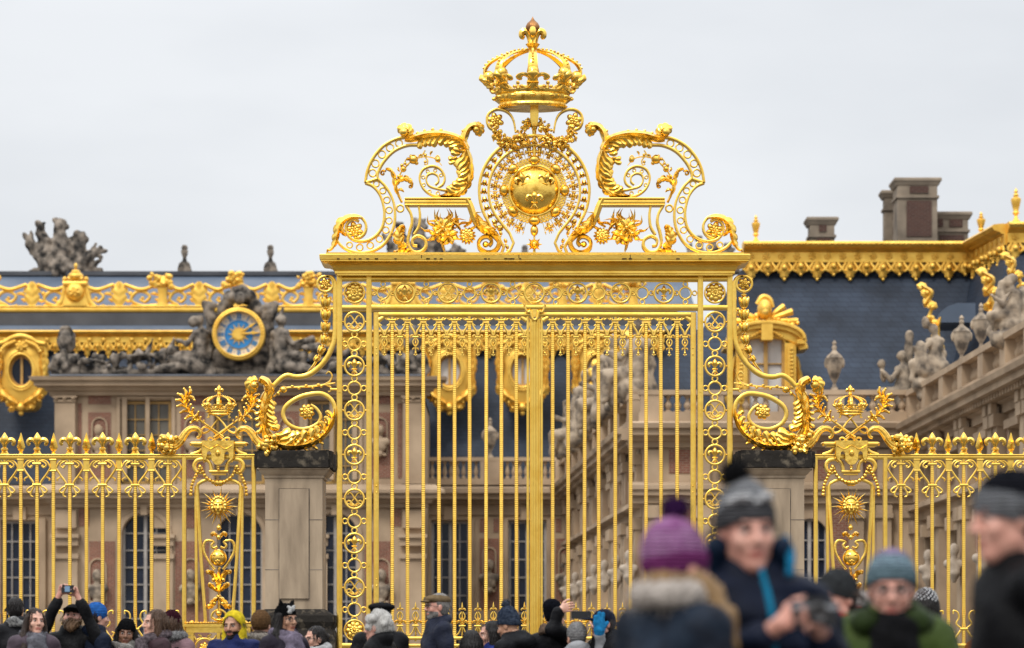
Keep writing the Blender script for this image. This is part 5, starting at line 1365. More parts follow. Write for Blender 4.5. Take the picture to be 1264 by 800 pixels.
carve('trophy_relief', 'dark heap of carved arms on the cornice right of the seated warrior', 'sculpture', D1, heap(375, 490, lambda x: 437 - max(0, (442 - x)) * .45, 463, 46, 3.5, 8), h=.06, amp=.035, m=STATUED, freq=6, base=464, zoff=-.2)
for sg, lb in ((-1, 'tall oval stone cartouche with scrolled sides at the left corner of the clock cornice'), (1, 'tall oval stone cartouche seen through the gate at the right corner of the clock cornice')):
    x = 296 + sg * 214
    carve('oval_cartouche', lb, 'sculpture', D1, [('e', x, 421, .1, 12, 17, 7), ('e', x, 421, -.1, 8, 12, 6), ('c', x - 9, 446, 0, x + 9, 446, 0, 9, 9), ('c', x - 13, 460, 0, x + 13, 460, 0, 6, 6), ('c', x - 12, 440, 0, x - 16, 455, 0, 4, 6), ('c', x + 12, 440, 0, x + 16, 455, 0, 4, 6), ('e', x, 406, 0, 7, 4, 4), ('c', x, 436, -.3, x, 455, -.3, 4, 5)], h=.06, amp=.03, m=STATUED, group='cartouches on the clock cornice', base=464, zoff=-.2)

# ---------------------------------------------------------------- main wing behind (127 m)
D2 = 127.0
wing = thing('main_wing', 'long slate-roofed palace wing with gilded oval dormers behind the gate', 'building', at(420, 852, D2))
mk2 = lambda: MB(d=D2)
wx = [c for c in (-69, 25, 556, 651, 745)]
ops = [(c - 23.5, c + 23.5, 643, 850) for c in wx]
mb = mk2(); grid_wall(mb, -150, 800, 612, 852, ops, 0, .5); mb.box(-150, 800, 598.5, 852, 9, 9.5); mb.box(-150, -140, 612, 852, .5, 9); mb.box(790, 800, 612, 852, .5, 9)
mb.build('wall', STONE, wing, smooth=0)
mb = mk2()
course(mb, -150, 800, [(.02, 636), (.1, 635.6), (.1, 624), (.25, 622), (.3, 618), (.7, 617), (.7, 611), (.9, 610), (.9, 604), (.3, 600), (.02, 599.5)], ends=False)
mb.build('cornice', STONE, wing, smooth=20)
mb = mk2()
for c in (604, 698, -22, 508): mb.box(c - 12, c + 12, 665, 752, -.03, .02); mb.box(c - 12, c - 5, 640, 657, -.03, .02); mb.box(c + 5, c + 12, 640, 657, -.03, .02)
mb.parts('brick_panel', BRICK, wing, smooth=0)
mb = mk2()
for c in (604, 698, -22): niche(mb, c, 676, 728, 8)
for c in wx:
    mb.band([(c - 26.5, 850), (c - 26.5, 641), (c + 26.5, 641), (c + 26.5, 850)], .02, -.12, w=6); mb.box(c - 8, c + 8, 626, 642, -.25, 0)
for c in (531 - 12, 52): mb.box(c - 5, c + 5, 640, 850, -.2, .02)
mb.parts('window_surround', STONE, wing, smooth=20)
for c in (604, 698): bust(wing, D2, c, 728, 38, STATUE)
for o in ops: window(wing, mk2, o[0], o[1], 643, 849, .22, 2, 9, WFRAME, GLASSD, 3, 1.3)
mb = mk2()
peds = [(593, 618), (685, 705)]
mb.box(524, 800, 565.5, 570, -.55, -.1); mb.box(524, 800, 592, 599.5, -.6, .0)
for a, b in peds + [(524, 530)]: mb.box(a, b, 569.8, 592.2, -.54, -.08)
baluster_row(mb, 530, 800, 592, -22.2, -.32, 7.7, 2.9, peds)
mb.build('balustrade', STONE, wing, smooth=30)
urn_thing('pale stone urn on the far balustrade, seen between the left gate bars', D2, 605, 565.5, 50, 9.5, STATUE, group='urns along the palace rooflines')
# mansard, bands and upper roof
AB = lambda: MB(d=None, T=lambda p: at(p[0], p[1], p[2]))
mb = AB(); mb.add([(-160, 598, 128.0), (862, 598, 128.0), (862, 407, 131.6), (-160, 407, 131.6)], [(0, 1, 2, 3)])
mb.add([(-160, 406, 131.6), (860, 406, 131.6), (860, 386, 131.75), (-160, 386, 131.75)], [(0, 1, 2, 3)])
mans = mb.build('mansard_roof', SLATE, wing, smooth=0)
MK = lambda d: MB(d=d)
mb = MK(131.3); mb.box(-160, 830, 386.2, 402.5, 0, .4); mb.build('lead_band', LEAD, wing, smooth=0)
mb = MK(131.3); mb.rings([[(-160, 408.5, -.3), (830, 408.5, -.3), (830, 408.5, .3), (-160, 408.5, .3)], [(-160, 402.5, -.12), (830, 402.5, -.12), (830, 402.5, .3), (-160, 402.5, .3)]]); mb.build('zinc_flashing', ZINC, wing, smooth=0)
mb = MK(130.9)
course(mb, -160, 820, [(.0, 424), (.1, 423), (.1, 416), (.2, 415.5), (.34, 413), (.42, 410.5), (.34, 408.6), (.1, 408)], ends=False)
for i in range(56): mb.ball(-150 + i * 17.4, 419.5, -.12, 3.2, 3, .08, n=8)
mb.build('gilded_moulding', GOLDF, wing, smooth=30)
mb = MK(130.85); fringe(mb, -160, 820, 423.5, 19, -.06, 13.0); mb.build('gilded_fringe', GOLDF, wing)
mb = AB(); mb.add([(-160, 386, 132.4), (860, 386, 132.4), (845, 340, 139), (-160, 340, 139)], [(0, 1, 2, 3)]); mb.build('upper_roof', ZINC, wing, smooth=0)
mb = MK(139); mb.box(-170, 846, 335.8, 341, -.3, 1); mb.build('roof_ridge', LEAD, wing, smooth=0)
mb = AB(); mb.add([(845, 340, 139.9), (-160, 340, 139.9), (-160, 600, 150), (860, 600, 150)], [(0, 1, 2, 3)]); mb.add([(860, 386, 132.4), (860, 600, 150), (845, 340, 139.9), (845, 340, 139)], [(0, 1, 2, 3)]); mb.build('rear_roof', SLATE, wing, smooth=0)
# gilded roof balustrade
mb = MK(131.8)
mb.band([(-160, 382.8), (836, 382.8)], .1, -.25, w=6.4); mb.band([(-160, 379), (836, 379)], .1, -.3, w=1.6)
posts = [-14, 94, 201, 291, 381, 498, 606, 694, 782]
for x in posts:
    if x in (94, 498):
        mb.band([(x, 379, 40), (x, 372, 34), (x, 360, 26), (x, 352, 24)], .2, -.3, n=3)
        mb.ball(x, 362, -.3, 12, 12, .35, n=14); mb.rosette(x, 362, 7, -.62, 6); mb.band([(x - 15, 351), (x + 15, 351)], .2, -.4, w=5)
        mb.ball(x, 342, -.1, 10, 6, .4, n=12); mb.ball(x, 337, -.1, 6, 4, .3, n=10); mb.ball(x, 329, -.1, 2.4, 4, .1, n=8); mb.band([(x - 9, 345), (x + 9, 345)], .15, -.35, w=4)
        for sg in (-1, 1): mb.ball(x + sg * 13, 346, -.2, 3.5, 4, .2, n=8); mb.band([(x + sg * 12, 352, 5), (x + sg * 15, 362, 5), (x + sg * 17, 372, 6), (x + sg * 24, 379, 5)], .15, -.25, n=3)
    else:
        mb.band([(x, 379, 16), (x, 374, 12), (x, 364, 10), (x, 356, 13)], .2, -.25, n=3)
        mb.garland([(x - 9, 348), (x, 346), (x + 9, 348)], 4.6, 26, -.15, jit=.9, n=7); mb.ball(x, 348, 0, 10, 8, .25, n=10)
for a, b in zip(posts[:-1], posts[1:]):
    c = (a + b) / 2; h_ = (b - a) / 2
    for sg in (-1, 1):
        e = a if sg < 0 else b
        mb.beads([(e - sg * 9, 353), ((e + c) / 2, 358), (c + sg * 7, 352)], 2.5, 16, -.15, n=6)
        q = (c + e) / 2 + sg * 2
        mb.band([(q + sg * (h_ * .36), 377, 3.6), (q, 378, 3.6), (q - h_ * .26, 371, 3.6), (q - h_ * .17, 362, 3.6), (q, 360, 3.4), (q + h_ * .17, 366, 3.2), (q + h_ * .06, 373, 3), (q - h_ * .07, 370, 2.6)], .05, -.14, n=3)
        for a2 in range(7): mb.leaf([(q + h_ * .28 * cos(a2 * .9), 369 + 8 * sin(a2 * .9)), (q + h_ * .36 * cos(a2 * .9 + .2), 369 + 10 * sin(a2 * .9 + .2)), (q + h_ * .42 * cos(a2 * .9 + .5), 369 + 10 * sin(a2 * .9 + .5))], [(0, 1.4), (.5, 2.6), (1, .6)], [(0, 1.4), (.5, 2.6), (1, .6)], lobes=2, bulge=.08, z=-.05, m=5)
        mb.tube([(q - sg * h_ * .2, 364, -.05, 1), (c + sg * 6, 359, -.05, 1.1), (c, 353, -.05, 1)], seg=6, n=3)
        mb.ball(q, 368.5, -.08, 2.4, n=7)
    mb.leaf([(c, 379), (c, 366), (c, 348)], [(0, 9), (.5, 11), (1, 3)], [(0, 9), (.5, 11), (1, 3)], lobes=3, bulge=.15, z=-.08)
mb.build('gilded_balustrade', GOLDF, wing)
# oval gilded dormers
def oval_dormer(parent, x, y, d, glass):
    mk = lambda: MB(d=d)
    mb = mk()
    N = 28; out = []
    for i in range(N):      # ornate outer outline
        a = 2 * PI * i / N - PI / 2
        rx = 32.5 + 3 * sin(5 * a + 1) ; ry = 40 + (4 if sin(a) > .4 else 0)
        if abs(cos(a)) > .72: rx -= 3
        sc_ = lambda v, e: math.copysign(abs(v) ** e, v)
        out.append((x + (rx - 3) * sc_(cos(a), .62) * (1 if sin(a) < .3 else .94), y + 4 + ry * sc_(sin(a), .82)))
    inn = [(x + 14.5 * cos(2 * PI * i / N - PI / 2), y + 19 * sin(2 * PI * i / N - PI / 2)) for i in range(N)]
    vs = [(*p, -.35) for p in out] + [(*p, .9) for p in out] + [(*p, -.5) for p in inn] + [(*p, .9) for p in inn]; fs = []
    for i in range(N):
        j = (i + 1) % N; fs += [(i, j, 2 * N + j, 2 * N + i), (i, N + i, N + j, j), (2 * N + i, 2 * N + j, 3 * N + j, 3 * N + i)]
    mb.add(vs, fs)
    for w_, k_ in ((2.8, 1.1), (1.5, 1.26)): mb.band([(x + 14.5 * k_ * cos(2 * PI * i / 30), y + 19 * k_ * sin(2 * PI * i / 30), w_) for i in range(30)], -.3, -.58, closed=True)
    for sg in (-1, 1):
        mb.leaf([(x + sg * 4, y + 41), (x + sg * 16, y + 34), (x + sg * 27, y + 24), (x + sg * 29, y + 8)], [(0, 4), (.5, 7), (1, 3)], [(0, 4), (.5, 7), (1, 3)], lobes=4, bulge=.3, z=-.45)
        mb.leaf([(x + sg * 29, y + 12), (x + sg * 27, y - 8), (x + sg * 27, y - 22)], [(0, 3), (.5, 5), (1, 3)], [(0, 3), (.5, 5), (1, 3)], lobes=4, bulge=.28, z=-.45)
        mb.beads([(x + sg * 25, y - 22), (x + sg * 19, y - 30), (x + sg * 6, y - 36)], 2.8, 7, -.6)
        mb.curlball(x + sg * 25, y + 33, 6, -.5, sg, 1.1, 1.5, 6)
    mb.ball(x, y + 45, -.45, 6, 6, .25); mb.ball(x, y + 52, -.4, 3.4); mb.rosette(x, y - 30, 7, -.6, 6)
    mb.band([(x - 30, y - 33, 3.6), (x - 20, y - 35, 4), (x - 12, y - 40, 4.4), (x, y - 43, 4.8), (x + 12, y - 40, 4.4), (x + 20, y - 35, 4), (x + 30, y - 33, 3.6)], .3, -.62, n=3)
    for sg in (-1, 1):
        for q in range(4): mb.frill(x + sg * (27 - 5 * q), y + 26 + 6.5 * q, 6, -.42, q, sg)
        mb.leaf([(x + sg * 29, y - 28), (x + sg * 30, y - 6), (x + sg * 27, y + 12)], [(0, 3.5), (.5, 4.5), (1, 2)], [(0, 3.5), (.5, 4.5), (1, 2)], lobes=4, bulge=.2, z=-.4)
    dm = mb.build('oval_dormer', GOLDF, parent, origin=at(x, y, d))
    mb = mk(); mb.ring(x, y, 14.4, 12.4, -.2, -.28, n=26, ry=18.8); mb.box(x - 1.5, x + 1.5, y - 19, y + 19, -.27, -.19); mb.build('casement', OCHRE, dm, origin=at(x, y, d), smooth=25)
    mb = mk(); mb.rings([[(x + 14.4 * cos(2 * PI * i / 24), y + 18.9 * sin(2 * PI * i / 24), z) for i in range(24)] for z in (-.16, -.12)]); mb.build('pane', glass, dm, origin=at(x, y, d), smooth=0)
for x, gl in ((28, GLASSD), (555, GLASSC), (645, GLASSC), (738, GLASSC), (-68, GLASSD)): oval_dormer(wing, x, 459, 128.3, gl)
# roof-top sculpture
def trophy(x, y, s, label):
    P = [('c', x - 38 * s, y - 40 * s, 0, x - 12 * s, y, 0, 5 * s, 13 * s), ('c', x - 22 * s, y - 46 * s, 0, x - 14 * s, y - 8 * s, 0, 7 * s, 14 * s), ('c', x - 25 * s, y - 58 * s, 0, x - 22 * s, y - 50 * s, 0, 5.6 * s, 5.6 * s),
         ('e', x, y - 55 * s, 0, 9 * s, 11 * s, 9 * s), ('c', x, y - 46 * s, 0, x, y - 4 * s, 0, 9 * s, 19 * s), ('e', x + 3 * s, y - 62 * s, 0, 7 * s, 5 * s), ('c', x + 26 * s, y - 44 * s, 0, x + 18 * s, y - 6 * s, 0, 6.5 * s, 13 * s),
         ('c', x + 24 * s, y - 46 * s, 0, x + 20 * s, y - 40 * s, 0, 4 * s, 4 * s), ('c', x + 32 * s, y - 40 * s, 0, x + 26 * s, y - 34 * s, 0, 4 * s, 3 * s),
         ('c', x + 50 * s, y - 30 * s, 0, x + 26 * s, y - 10 * s, 0, 3.5 * s, 12 * s), ('c', x + 44 * s, y - 34 * s, 0, x + 40 * s, y - 22 * s, 0, 3 * s, 6 * s), ('c', x + 48 * s, y - 14 * s, 0, x + 30 * s, y - 4 * s, 0, 3.5 * s, 8 * s), ('c', x - 36 * s, y - 2 * s, 0, x + 50 * s, y - 2 * s, 0, 4 * s, 4 * s),
         ('c', x - 45 * s, y - 47 * s, 0, x - 34 * s, y - 24 * s, 0, 2 * s, 4 * s), ('c', x - 36 * s, y - 50 * s, 0, x - 34 * s, y - 38 * s, 0, 2 * s, 4 * s), ('c', x - 28 * s, y - 59 * s, 0, x - 19 * s, y - 61 * s, 0, 2.4 * s, 2.4 * s), ('c', x + 29 * s, y - 50 * s, 0, x + 27 * s, y - 40 * s, 0, 2 * s, 4 * s), ('c', x + 20 * s, y - 49 * s, 0, x + 22 * s, y - 40 * s, 0, 2 * s, 4 * s), ('c', x + 58 * s, y - 27 * s, 0, x + 44 * s, y - 26 * s, 0, 2 * s, 4.5 * s), ('c', x + 52 * s, y - 18 * s, 0, x + 42 * s, y - 20 * s, 0, 2 * s, 4 * s), ('c', x + 14 * s, y - 40 * s, 0, x + 10 * s, y - 20 * s, 0, 4 * s, 7 * s), ('e', x - 6 * s, y - 64 * s, 0, 4 * s, 4 * s), ('e', x + 8 * s, y - 56 * s, 0, 4 * s, 5 * s)]
    carve('roof_trophy', label, 'sculpture', 139.3, P, h=.07, amp=.06, m=STATUED, freq=6.5, k=.03, group='stone trophies on the palace ridge', base=y)
trophy(74, 336, 1.0, 'large dark stone trophy of arms on the ridge at far left')
trophy(517, 336, 1.0, 'large dark stone trophy of arms on the ridge, seen through the left crest scroll')
trophy(880, 338, .75, 'dark stone trophy of arms on the ridge behind the right crest scroll')
for x, lb in ((228, 'small dark stone urn on the ridge, nearer the big left trophy'), (334, 'small dark stone urn on the ridge, between the clock and the gate'), (648, 'small dark stone urn on the ridge under the gate shield')):
    mb = MB(d=139.3); mb.lathe(x, 0, [(8, 336), (8, 333), (8.6, 330), (7, 325), (3, 322), (2.2, 318), (4, 314), (4.6, 310), (3.4, 307.6), (4.2, 306.8), (3.8, 304), (2, 302.5)], n=12, flute=5)
    mb.box(x - 8, x + 8, 332, 337, -.3, .3)
    tag(mb.build('ridge_urn', STATUED, origin=at(x, 336, 139.3)), lb, 'urn', 'urns on the palace ridge')
carve('ridge_ornament', 'small dark stone ornament near the cornice end of the gate, on the ridge', 'sculpture', 139.3, [('e', 480, 310, 0, 9, 14), ('e', 484, 296, 0, 6, 9), ('c', 470, 332, 0, 494, 332, 0, 6, 6)], h=.1, amp=.05, m=STATUED, base=337) if False else None

# ---------------------------------------------------------------- front pavilion on the right (94 m) and its flank
D3 = 94.0
fp = thing('right_pavilion', 'stone pavilion under a steep slate roof with gilded crest, right of the gate', 'building', at(935, 865, D3))
mk3 = lambda: MB(d=D3)
cs = (905, 1000)
ops3 = [(c - 22, c + 22, 640, 860) for c in cs] + [(c - 22, c + 22, 556, 600) for c in ()]
mb = mk3(); grid_wall(mb, 794, 1138, 540, 864, ops3, 0, .6); mb.box(794, 1138, 530, 864, 11.5, 12); mb.box(794, 806, 540, 864, .6, 11.5); mb.box(1126, 1138, 540, 864, .6, 11.5)
for c in cs: arch_fill(mb, c - 22, c + 22, 640, 662, 0, .6)
mb.build('wall', STONE, fp, smooth=0)
mb = mk3()
course(mb, 776, 1150, [(.02, 553), (.15, 552.6), (.15, 546), (.3, 545), (.36, 540), (.8, 539), (.8, 532), (.95, 531), (1.0, 525), (.9, 523)], ends=False)
course(mb, 776, 1150, [(.02, 622), (.2, 621.6), (.2, 614), (.4, 612), (.4, 606), (.5, 605), (.5, 600), (.2, 596), (.02, 595)], ends=False)
mb.build('cornice', STONE, fp, smooth=20)
mb = mk3()
for a, b, y0, y1 in ((826, 852, 555, 584), (822, 856, 628, 860), (938, 965, 628, 860), (1024, 1050, 628, 860), (1008, 1020, 556, 592), (938, 965, 556, 592), (1062, 1090, 556, 592)): mb.box(a, b, y0, y1, -.04, .02)
mb.parts('brick_panel', BRICK, fp, smooth=0)
mb = mk3()
for x in (806, 868, 948, 1056, 1090, 1122):
    mb.box(x - 9, x + 9, 640, 864, -.3, .02); mb.box(x - 11, x + 11, 634, 640, -.4, .02); mb.box(x - 10, x + 10, 624, 634, -.33, .02); mb.box(x - 8, x + 8, 556, 596, -.22, .02)
mb.parts('pilaster', STONE, fp, smooth=20)
for c in cs: window(fp, mk3, c - 22, c + 22, 640, 858, .25, 2, 9, WFRAME, GLASSD, 3, 1.3)
mb = mk3()
pd = [(790, 818), (876, 892), (960, 978), (1020, 1040)]
mb.box(788, 1130, 483, 489, -.5, 0); mb.box(788, 1130, 510, 523, -.55, .05)
for a, b in pd: mb.box(a, b, 488.6, 510.4, -.47, -.03)
baluster_row(mb, 818, 1130, 510.3, -21.5, -.25, 12, 4.6, pd)
mb.build('balustrade', STONE, fp, smooth=30)
urn_thing('tall pale stone urn on the balustrade right of the gilded dormer', D3, 1030, 483, 63, 11, STATUE, group='urns along the palace rooflines')
mb = AB()
mb.add([(790, 523, 96), (1190, 523, 96), (1201, 330, 100), (917, 330, 100)], [(0, 1, 2, 3)])
mb.T = None; B0, T0 = at(790, 523, 96), at(917, 330, 100); mb.add([B0, T0, (T0[0], T0[1] + 12, T0[2]), (B0[0], B0[1] + 20, B0[2])], [(0, 1, 2, 3)])
mb.build('slate_roof', SLATE, fp, smooth=0)
mb = AB(); mb.add([(917, 299.5, 100), (1201, 299.5, 100), (1201, 299.5, 112), (917, 299.5, 112)], [(0, 1, 2, 3)]); mb.add([(917, 330, 112), (1201, 330, 112), (1201, 299.5, 112), (917, 299.5, 112)], [(0, 1, 2, 3)])
mb.add([(917, 330, 100.1), (917, 299.5, 100.1), (917, 299.5, 112), (917, 330, 112)], [(0, 1, 2, 3)]); mb.build('roof_deck', LEAD, fp, smooth=0)
def crest_run(parent, d, x0, x1, y, n_st, end=True):
    """gilded roof crest: torus, frieze with rosettes, hanging fringe; y = top row"""
    mb = MB(d=d)
    course(mb, x0, x1, [(.05, y + 26), (.1, y + 25), (.1, y + 13), (.2, y + 12), (.25, y + 10), (.45, y + 8), (.52, y + 4), (.45, y + 1), (.2, y)], ends=False, back=.5)
    n = int((x1 - x0) / 20)
    for i in range(n + 1):
        x = x0 + (x1 - x0) * (i + .5) / (n + 1); mb.rosette(x, y + 18, 4.6, -.12, 6)
    for i in range(n * 3): mb.ball(x0 + (x1 - x0) * (i + .5) / (n * 3), y + 4.5, -.46, 3.2, 2.6, .12, n=6)
    m_ = mb.build('gilded_crest', GOLDF, parent, smooth=30)
    mb = MB(d=d); fringe(mb, x0, x1, y + 25.5, 22, -.05, 20); mb.build('gilded_fringe', GOLDF, parent)
crest_run(fp, 99.6, 917, 1201, 299, 20)
def gilt_vase(d, x, y, h, w, label):
    mb = MB(d=d); mb.lathe(x, 0, [(w * r, y - h * t) for r, t in ((.9, 0), (.9, .06), (.5, .12), (.3, .22), (.7, .3), (.5, .36), (.75, .5), (1, .66), (.95, .72), (.45, .76), (.55, .82), (.3, .87), (.4, .92), (.05, 1.02))], n=14, flute=6)
    tag(mb.build('gilded_vase', GOLDF, origin=at(x, y, d)), label, 'finial', 'gilded vases on the right roof crest')
gilt_vase(99.8, 933, 300, 34, 5.6, 'gilded vase finial on the roof crest nearest the gate')
# gilded dormer window with helmet trophy
dx = 945; mk = lambda: MB(d=95.2)
mb = mk()
mb.box(908, 922, 424, 517, -.2, 1.5); mb.box(968, 982, 424, 517, -.2, 1.5)
mb.box(911, 919, 428, 500, -.32, -.18); mb.box(971, 979, 428, 500, -.32, -.18)
P = [(dx + 46 * cos(a), 424 - 20 * sin(a)) for a in np.linspace(PI, 0, 21)]
for (w_, z1, dy) in ((7, -.45, 0), (4, -.62, -4), (12, -.25, 8)): mb.band([(p[0], p[1] + dy, w_) for p in P], 1.2, z1)
mb.band([(898, 424), (908, 424)], 1, -.5, w=6); mb.band([(982, 424), (992, 424)], 1, -.5, w=6); mb.box(938, 952, 402, 422, -.6, .2)
arch_fill(mb, 921, 969, 412, 428, -.15, 1.2)
mb.beads([(914, 430), (914, 496)], 2.4, 14, -.36); mb.beads([(976, 430), (976, 496)], 2.4, 14, -.36); mb.beads([(925, 418), (945, 409), (965, 418)], 2.4, 12, -.4)
for sg in (-1, 1): mb.leaf([(dx + sg * 38, 440), (dx + sg * 42, 465), (dx + sg * 46, 492), (dx + sg * 40, 512)], [(0, 3), (.5, 5), (1, 4)], [(0, 3), (.5, 5), (1, 4)], lobes=5, bulge=.2, z=0)
dm = mb.build('gilded_dormer', GOLDF, fp, origin=at(945, 517, 95.2), smooth=35)
window(dm, mk, 922, 968, 414, 516, -.06, 1, 3, OCHRE, GLASSC, 3.4, 1.6)
rr = random.Random(21)
mb = mk(); mb.ball(943, 383, -.2, 9, 13, .4, n=14); mb.ball(943, 388, -.45, 5, 6, .2, n=8); mb.tube([(934, 376, -.1, 2.6), (941, 367, -.1, 3.4), (950, 370, -.1, 3), (954, 380, -.1, 2)], seg=8, n=4)
for a, L, r in ((-.30, 36, 3.6), (.02, 41, 3.2), (-2.84, 34, 3.6), (-3.16, 38, 3.2), (-.62, 30, 3.2)):
    mb.tube([(943 + 8 * cos(a), 396 + 6 * sin(a), -.1, r * .7), (943 + L * .6 * cos(a), 396 + L * .6 * sin(a), -.15, r), (943 + L * cos(a), 396 + L * sin(a), -.1, r * 1.25)], seg=8, n=3)
mb.garland([(905, 400), (943, 396), (984, 400)], 4.5, 30, -.1, jit=.6, n=8)
mb.build('helmet_trophy', GOLDF, dm, origin=at(945, 517, 95.2))
# chimneys
def chimney(d, x0, x1, yt, yb, label, panels):
    t = thing('chimney', label, 'chimney', at((x0 + x1) / 2, yb, d), 'chimneys above the right roof')
    mb = MB(d=d); w_ = (x1 - x0) / F * d
    mb.box(x0 + 5, x1 - 5, yt + 8, yb, 0, w_ * .7)
    mb.box(x0 + 3, x1 - 3, yt + 22, yt + 25, -.08, w_ * .7 + .08)
    mb.build('stack', STONED, t, smooth=0)
    mb = MB(d=d); h_ = .16
    mb.rings([[(x0 + 4 - e, y, -e / 30), (x1 - 4 + e, y, -e / 30), (x1 - 4 + e, y, w_ * .7 + e / 30), (x0 + 4 - e, y, w_ * .7 + e / 30)] for e, y in ((0, yt + 10), (1, yt + 9), (3, yt + 5), (4, yt + 4), (4, yt + 1.4), (3, yt))]); mb.build('chimney_cap', STONED, t, smooth=0)
    mb = MB(d=d)
    for a, b, c_, e in panels: mb.box(a, b, c_, e, -.05, .02)
    if panels: mb.parts('brick_panel', BRICKD, t, smooth=0)
chimney(112, 995, 1035, 268, 303, 'low square stone chimney on the slate roof, left of the tall stack', [(1011, 1020, 278, 286), (1008, 1025, 294, 301)])
chimney(112, 1103, 1162, 219.5, 303, 'tallest chimney, stone with a long red brick panel', [(1123, 1146, 230, 238.5), (1119, 1150, 248, 292)])
chimney(114, 1087, 1113, 235, 303, 'narrow chimney half hidden behind the left side of the tallest stack', [(1102, 1108, 262, 272), (1102, 1108, 281, 290)])
chimney(113.5, 1152, 1200, 261.5, 303, 'broad low chimney abutting the right side of the tallest stack', [(1158, 1164, 270, 280), (1172, 1188, 271, 280), (1160, 1190, 290, 298)])

# flank walls drawn in a frame of their own: t along the wall, o outward, height in m
def flank(name, A, B, outward, zc, spec, parent):
    A = np.array(A); B = np.array(B); L = np.linalg.norm(B - A); dr = (B - A) / L; nr = np.array((dr[1], -dr[0]));
    if nr.dot(np.array(outward)) < 0: nr = -nr
    T = lambda p: (A[0] + dr[0] * p[0] + nr[0] * p[1], A[1] + dr[1] * p[0] + nr[1] * p[1], p[2])
    mk = lambda: MB(d=None, T=T)
    step = spec['step']; n = int(L / step); st = L / n
    zm = spec['zm']
    ops = []
    for i in range(n):
        c = (i + .5) * st
        ops.append((c - .75, c + .75, .3, zm - 1.15)); ops.append((c - .7, c + .7, zm + .55, zc - 1.35))
    mb = mk(); grid_wall(mb, 0, L, 0, zc - .6, ops, -.6, 0); mb.build('wall', STONE, parent, smooth=0)
    mb = mk()
    def crs(z_, prof):
        rg = []
        for o, z in prof: rg.append([(0, o, z_ + z), (L, o, z_ + z), (L, -.3, z_ + z), (0, -.3, z_ + z)])
        mb.rings(rg)
    crs(zc, [(.02, -.85), (.15, -.84), (.15, -.6), (.3, -.55), (.35, -.4), (.8, -.38), (.8, -.2), (.95, -.17), (1.0, -.02), (.9, 0)])
    crs(zm, [(.02, -.5), (.15, -.48), (.15, -.2), (.5, -.15), (.5, 0), (.2, .12), (.02, .14)])
    for i in range(int(L / .4)): mb.box(i * .4 + .1, i * .4 + .3, .32, .62, zc - .54, zc - .39)
    mb.build('cornice', STONE, parent, smooth=20)
    mb = mk(); bk = mk(); wn = []
    for i in range(n + 1):
        c = i * st
        for q in (-.42, .42):
            a, b = max(0, c + q - .28), min(L, c + q + .28)
            if b - a < .2: continue
            mb.box(a, b, -.02, .34, 0, zm - .9); mb.box(a - .06, b + .06, -.02, .46, zm - .9, zm - .5); mb.box(a, b, -.02, .3, zm + .14, zc - 1.2); mb.box(a - .06, b + .06, -.02, .42, zc - 1.2, zc - .85)
            mb.box(a + .05, b - .05, .3, .46, zc - .84, zc - .55)
        if i < n:
            c = (i + .5) * st
            mb.box(c - .95, c - .78, 0, .14, .3, zm - .95); mb.box(c + .78, c + .95, 0, .14, .3, zm - .95); mb.box(c - .9, c + .9, 0, .2, zm - 1.1, zm - .92); mb.box(c - .2, c + .2, .1, .4, zm - 1.1, zm - .7)
            mb.box(c - .9, c - .72, 0, .14, zm + .5, zc - 1.3); mb.box(c + .72, c + .9, 0, .14, zm + .5, zc - 1.3); mb.box(c - .95, c + .95, 0, .24, zc - 1.34, zc - 1.1)
            for q in (-1, 1):
                a, b = sorted((c + q * 1.0, c + q * (st / 2 - .75)))
                if b - a > .12: bk.box(a, b, 0, .04, zm - 2.8, zm - .7); bk.box(a, b, 0, .04, .6, zm - 3.2); bk.box(a, b, 0, .04, zm + .4, zc - 1.3)
    mb.parts('pilaster', STONE, parent, smooth=20); bk.parts('brick_panel', BRICK, parent, smooth=0)
    for o in ops:
        window(parent, mk, o[0], o[1], o[2], o[3], -.2, 2, 5, WFRAME, GLASSD, .1, .045) if False else None
        w_ = mk()
        zb, zt_ = o[2], o[3]; fw = .1
        for a in (o[0], o[1] - fw, (o[0] + o[1]) / 2 - fw / 2): w_.box(a, a + fw, -.26, -.16, zb, zt_)
        for j in range(6):
            z_ = zb + (zt_ - zb - fw) * j / 5; w_.box(o[0] + fw, o[1] - fw, -.25, -.17, z_, z_ + (fw if j in (0, 5) else .05))
        wo = w_.build('window', WFRAME, parent, smooth=0)
        p_ = mk(); p_.box(o[0], o[1], -.32, -.28, zb, zt_); p_.build('pane', GLASSD, wo, smooth=0, origin=WO[wo.name])
    # busts on brackets between the windows
    bp = []
    for i in range(n):
        for q in (-1, 1):
            c = (i + .5) * st + q * (st / 2 - .95 + .45) if False else i * st
        x, y, z = T((i * st, .55, 0))
        for (z0, m) in ((zm - 2.7, BUSTM),):
            pr = [('ell', (0, 0, .62), (.15, .17, .2)), ('cap', (0, 0, .45), (0, 0, .3), .09, .1), ('cap', (-.2, 0, .2), (.2, 0, .2), .13, .13), ('ell', (0, 0, .1), (.22, .17, .2)), ('cap', (0, 0, -.1), (0, 0, -.3), .2, .08)]
            V, Q = sdf_mesh(pr, .05, .05)
            po = WO[parent.name]
            raw_mesh('bust', V, Q, m, parent, loc=(x - po[0], y - po[1], z0 + .3 - po[2]))
    mb = mk()
    bz = zc; pdn = []
    nn = int(L / 3.2)
    for i in range(nn + 1):
        c = .4 + (L - .8) * i / nn; mb.box(c - .38, c + .38, -.15, .55, bz + .28, bz + .98); pdn.append((c - .38, c + .38))
    mb.box(0, L, -.12, .55, bz + .0, bz + .3); mb.box(0, L, -.1, .58, bz + .96, bz + 1.14)
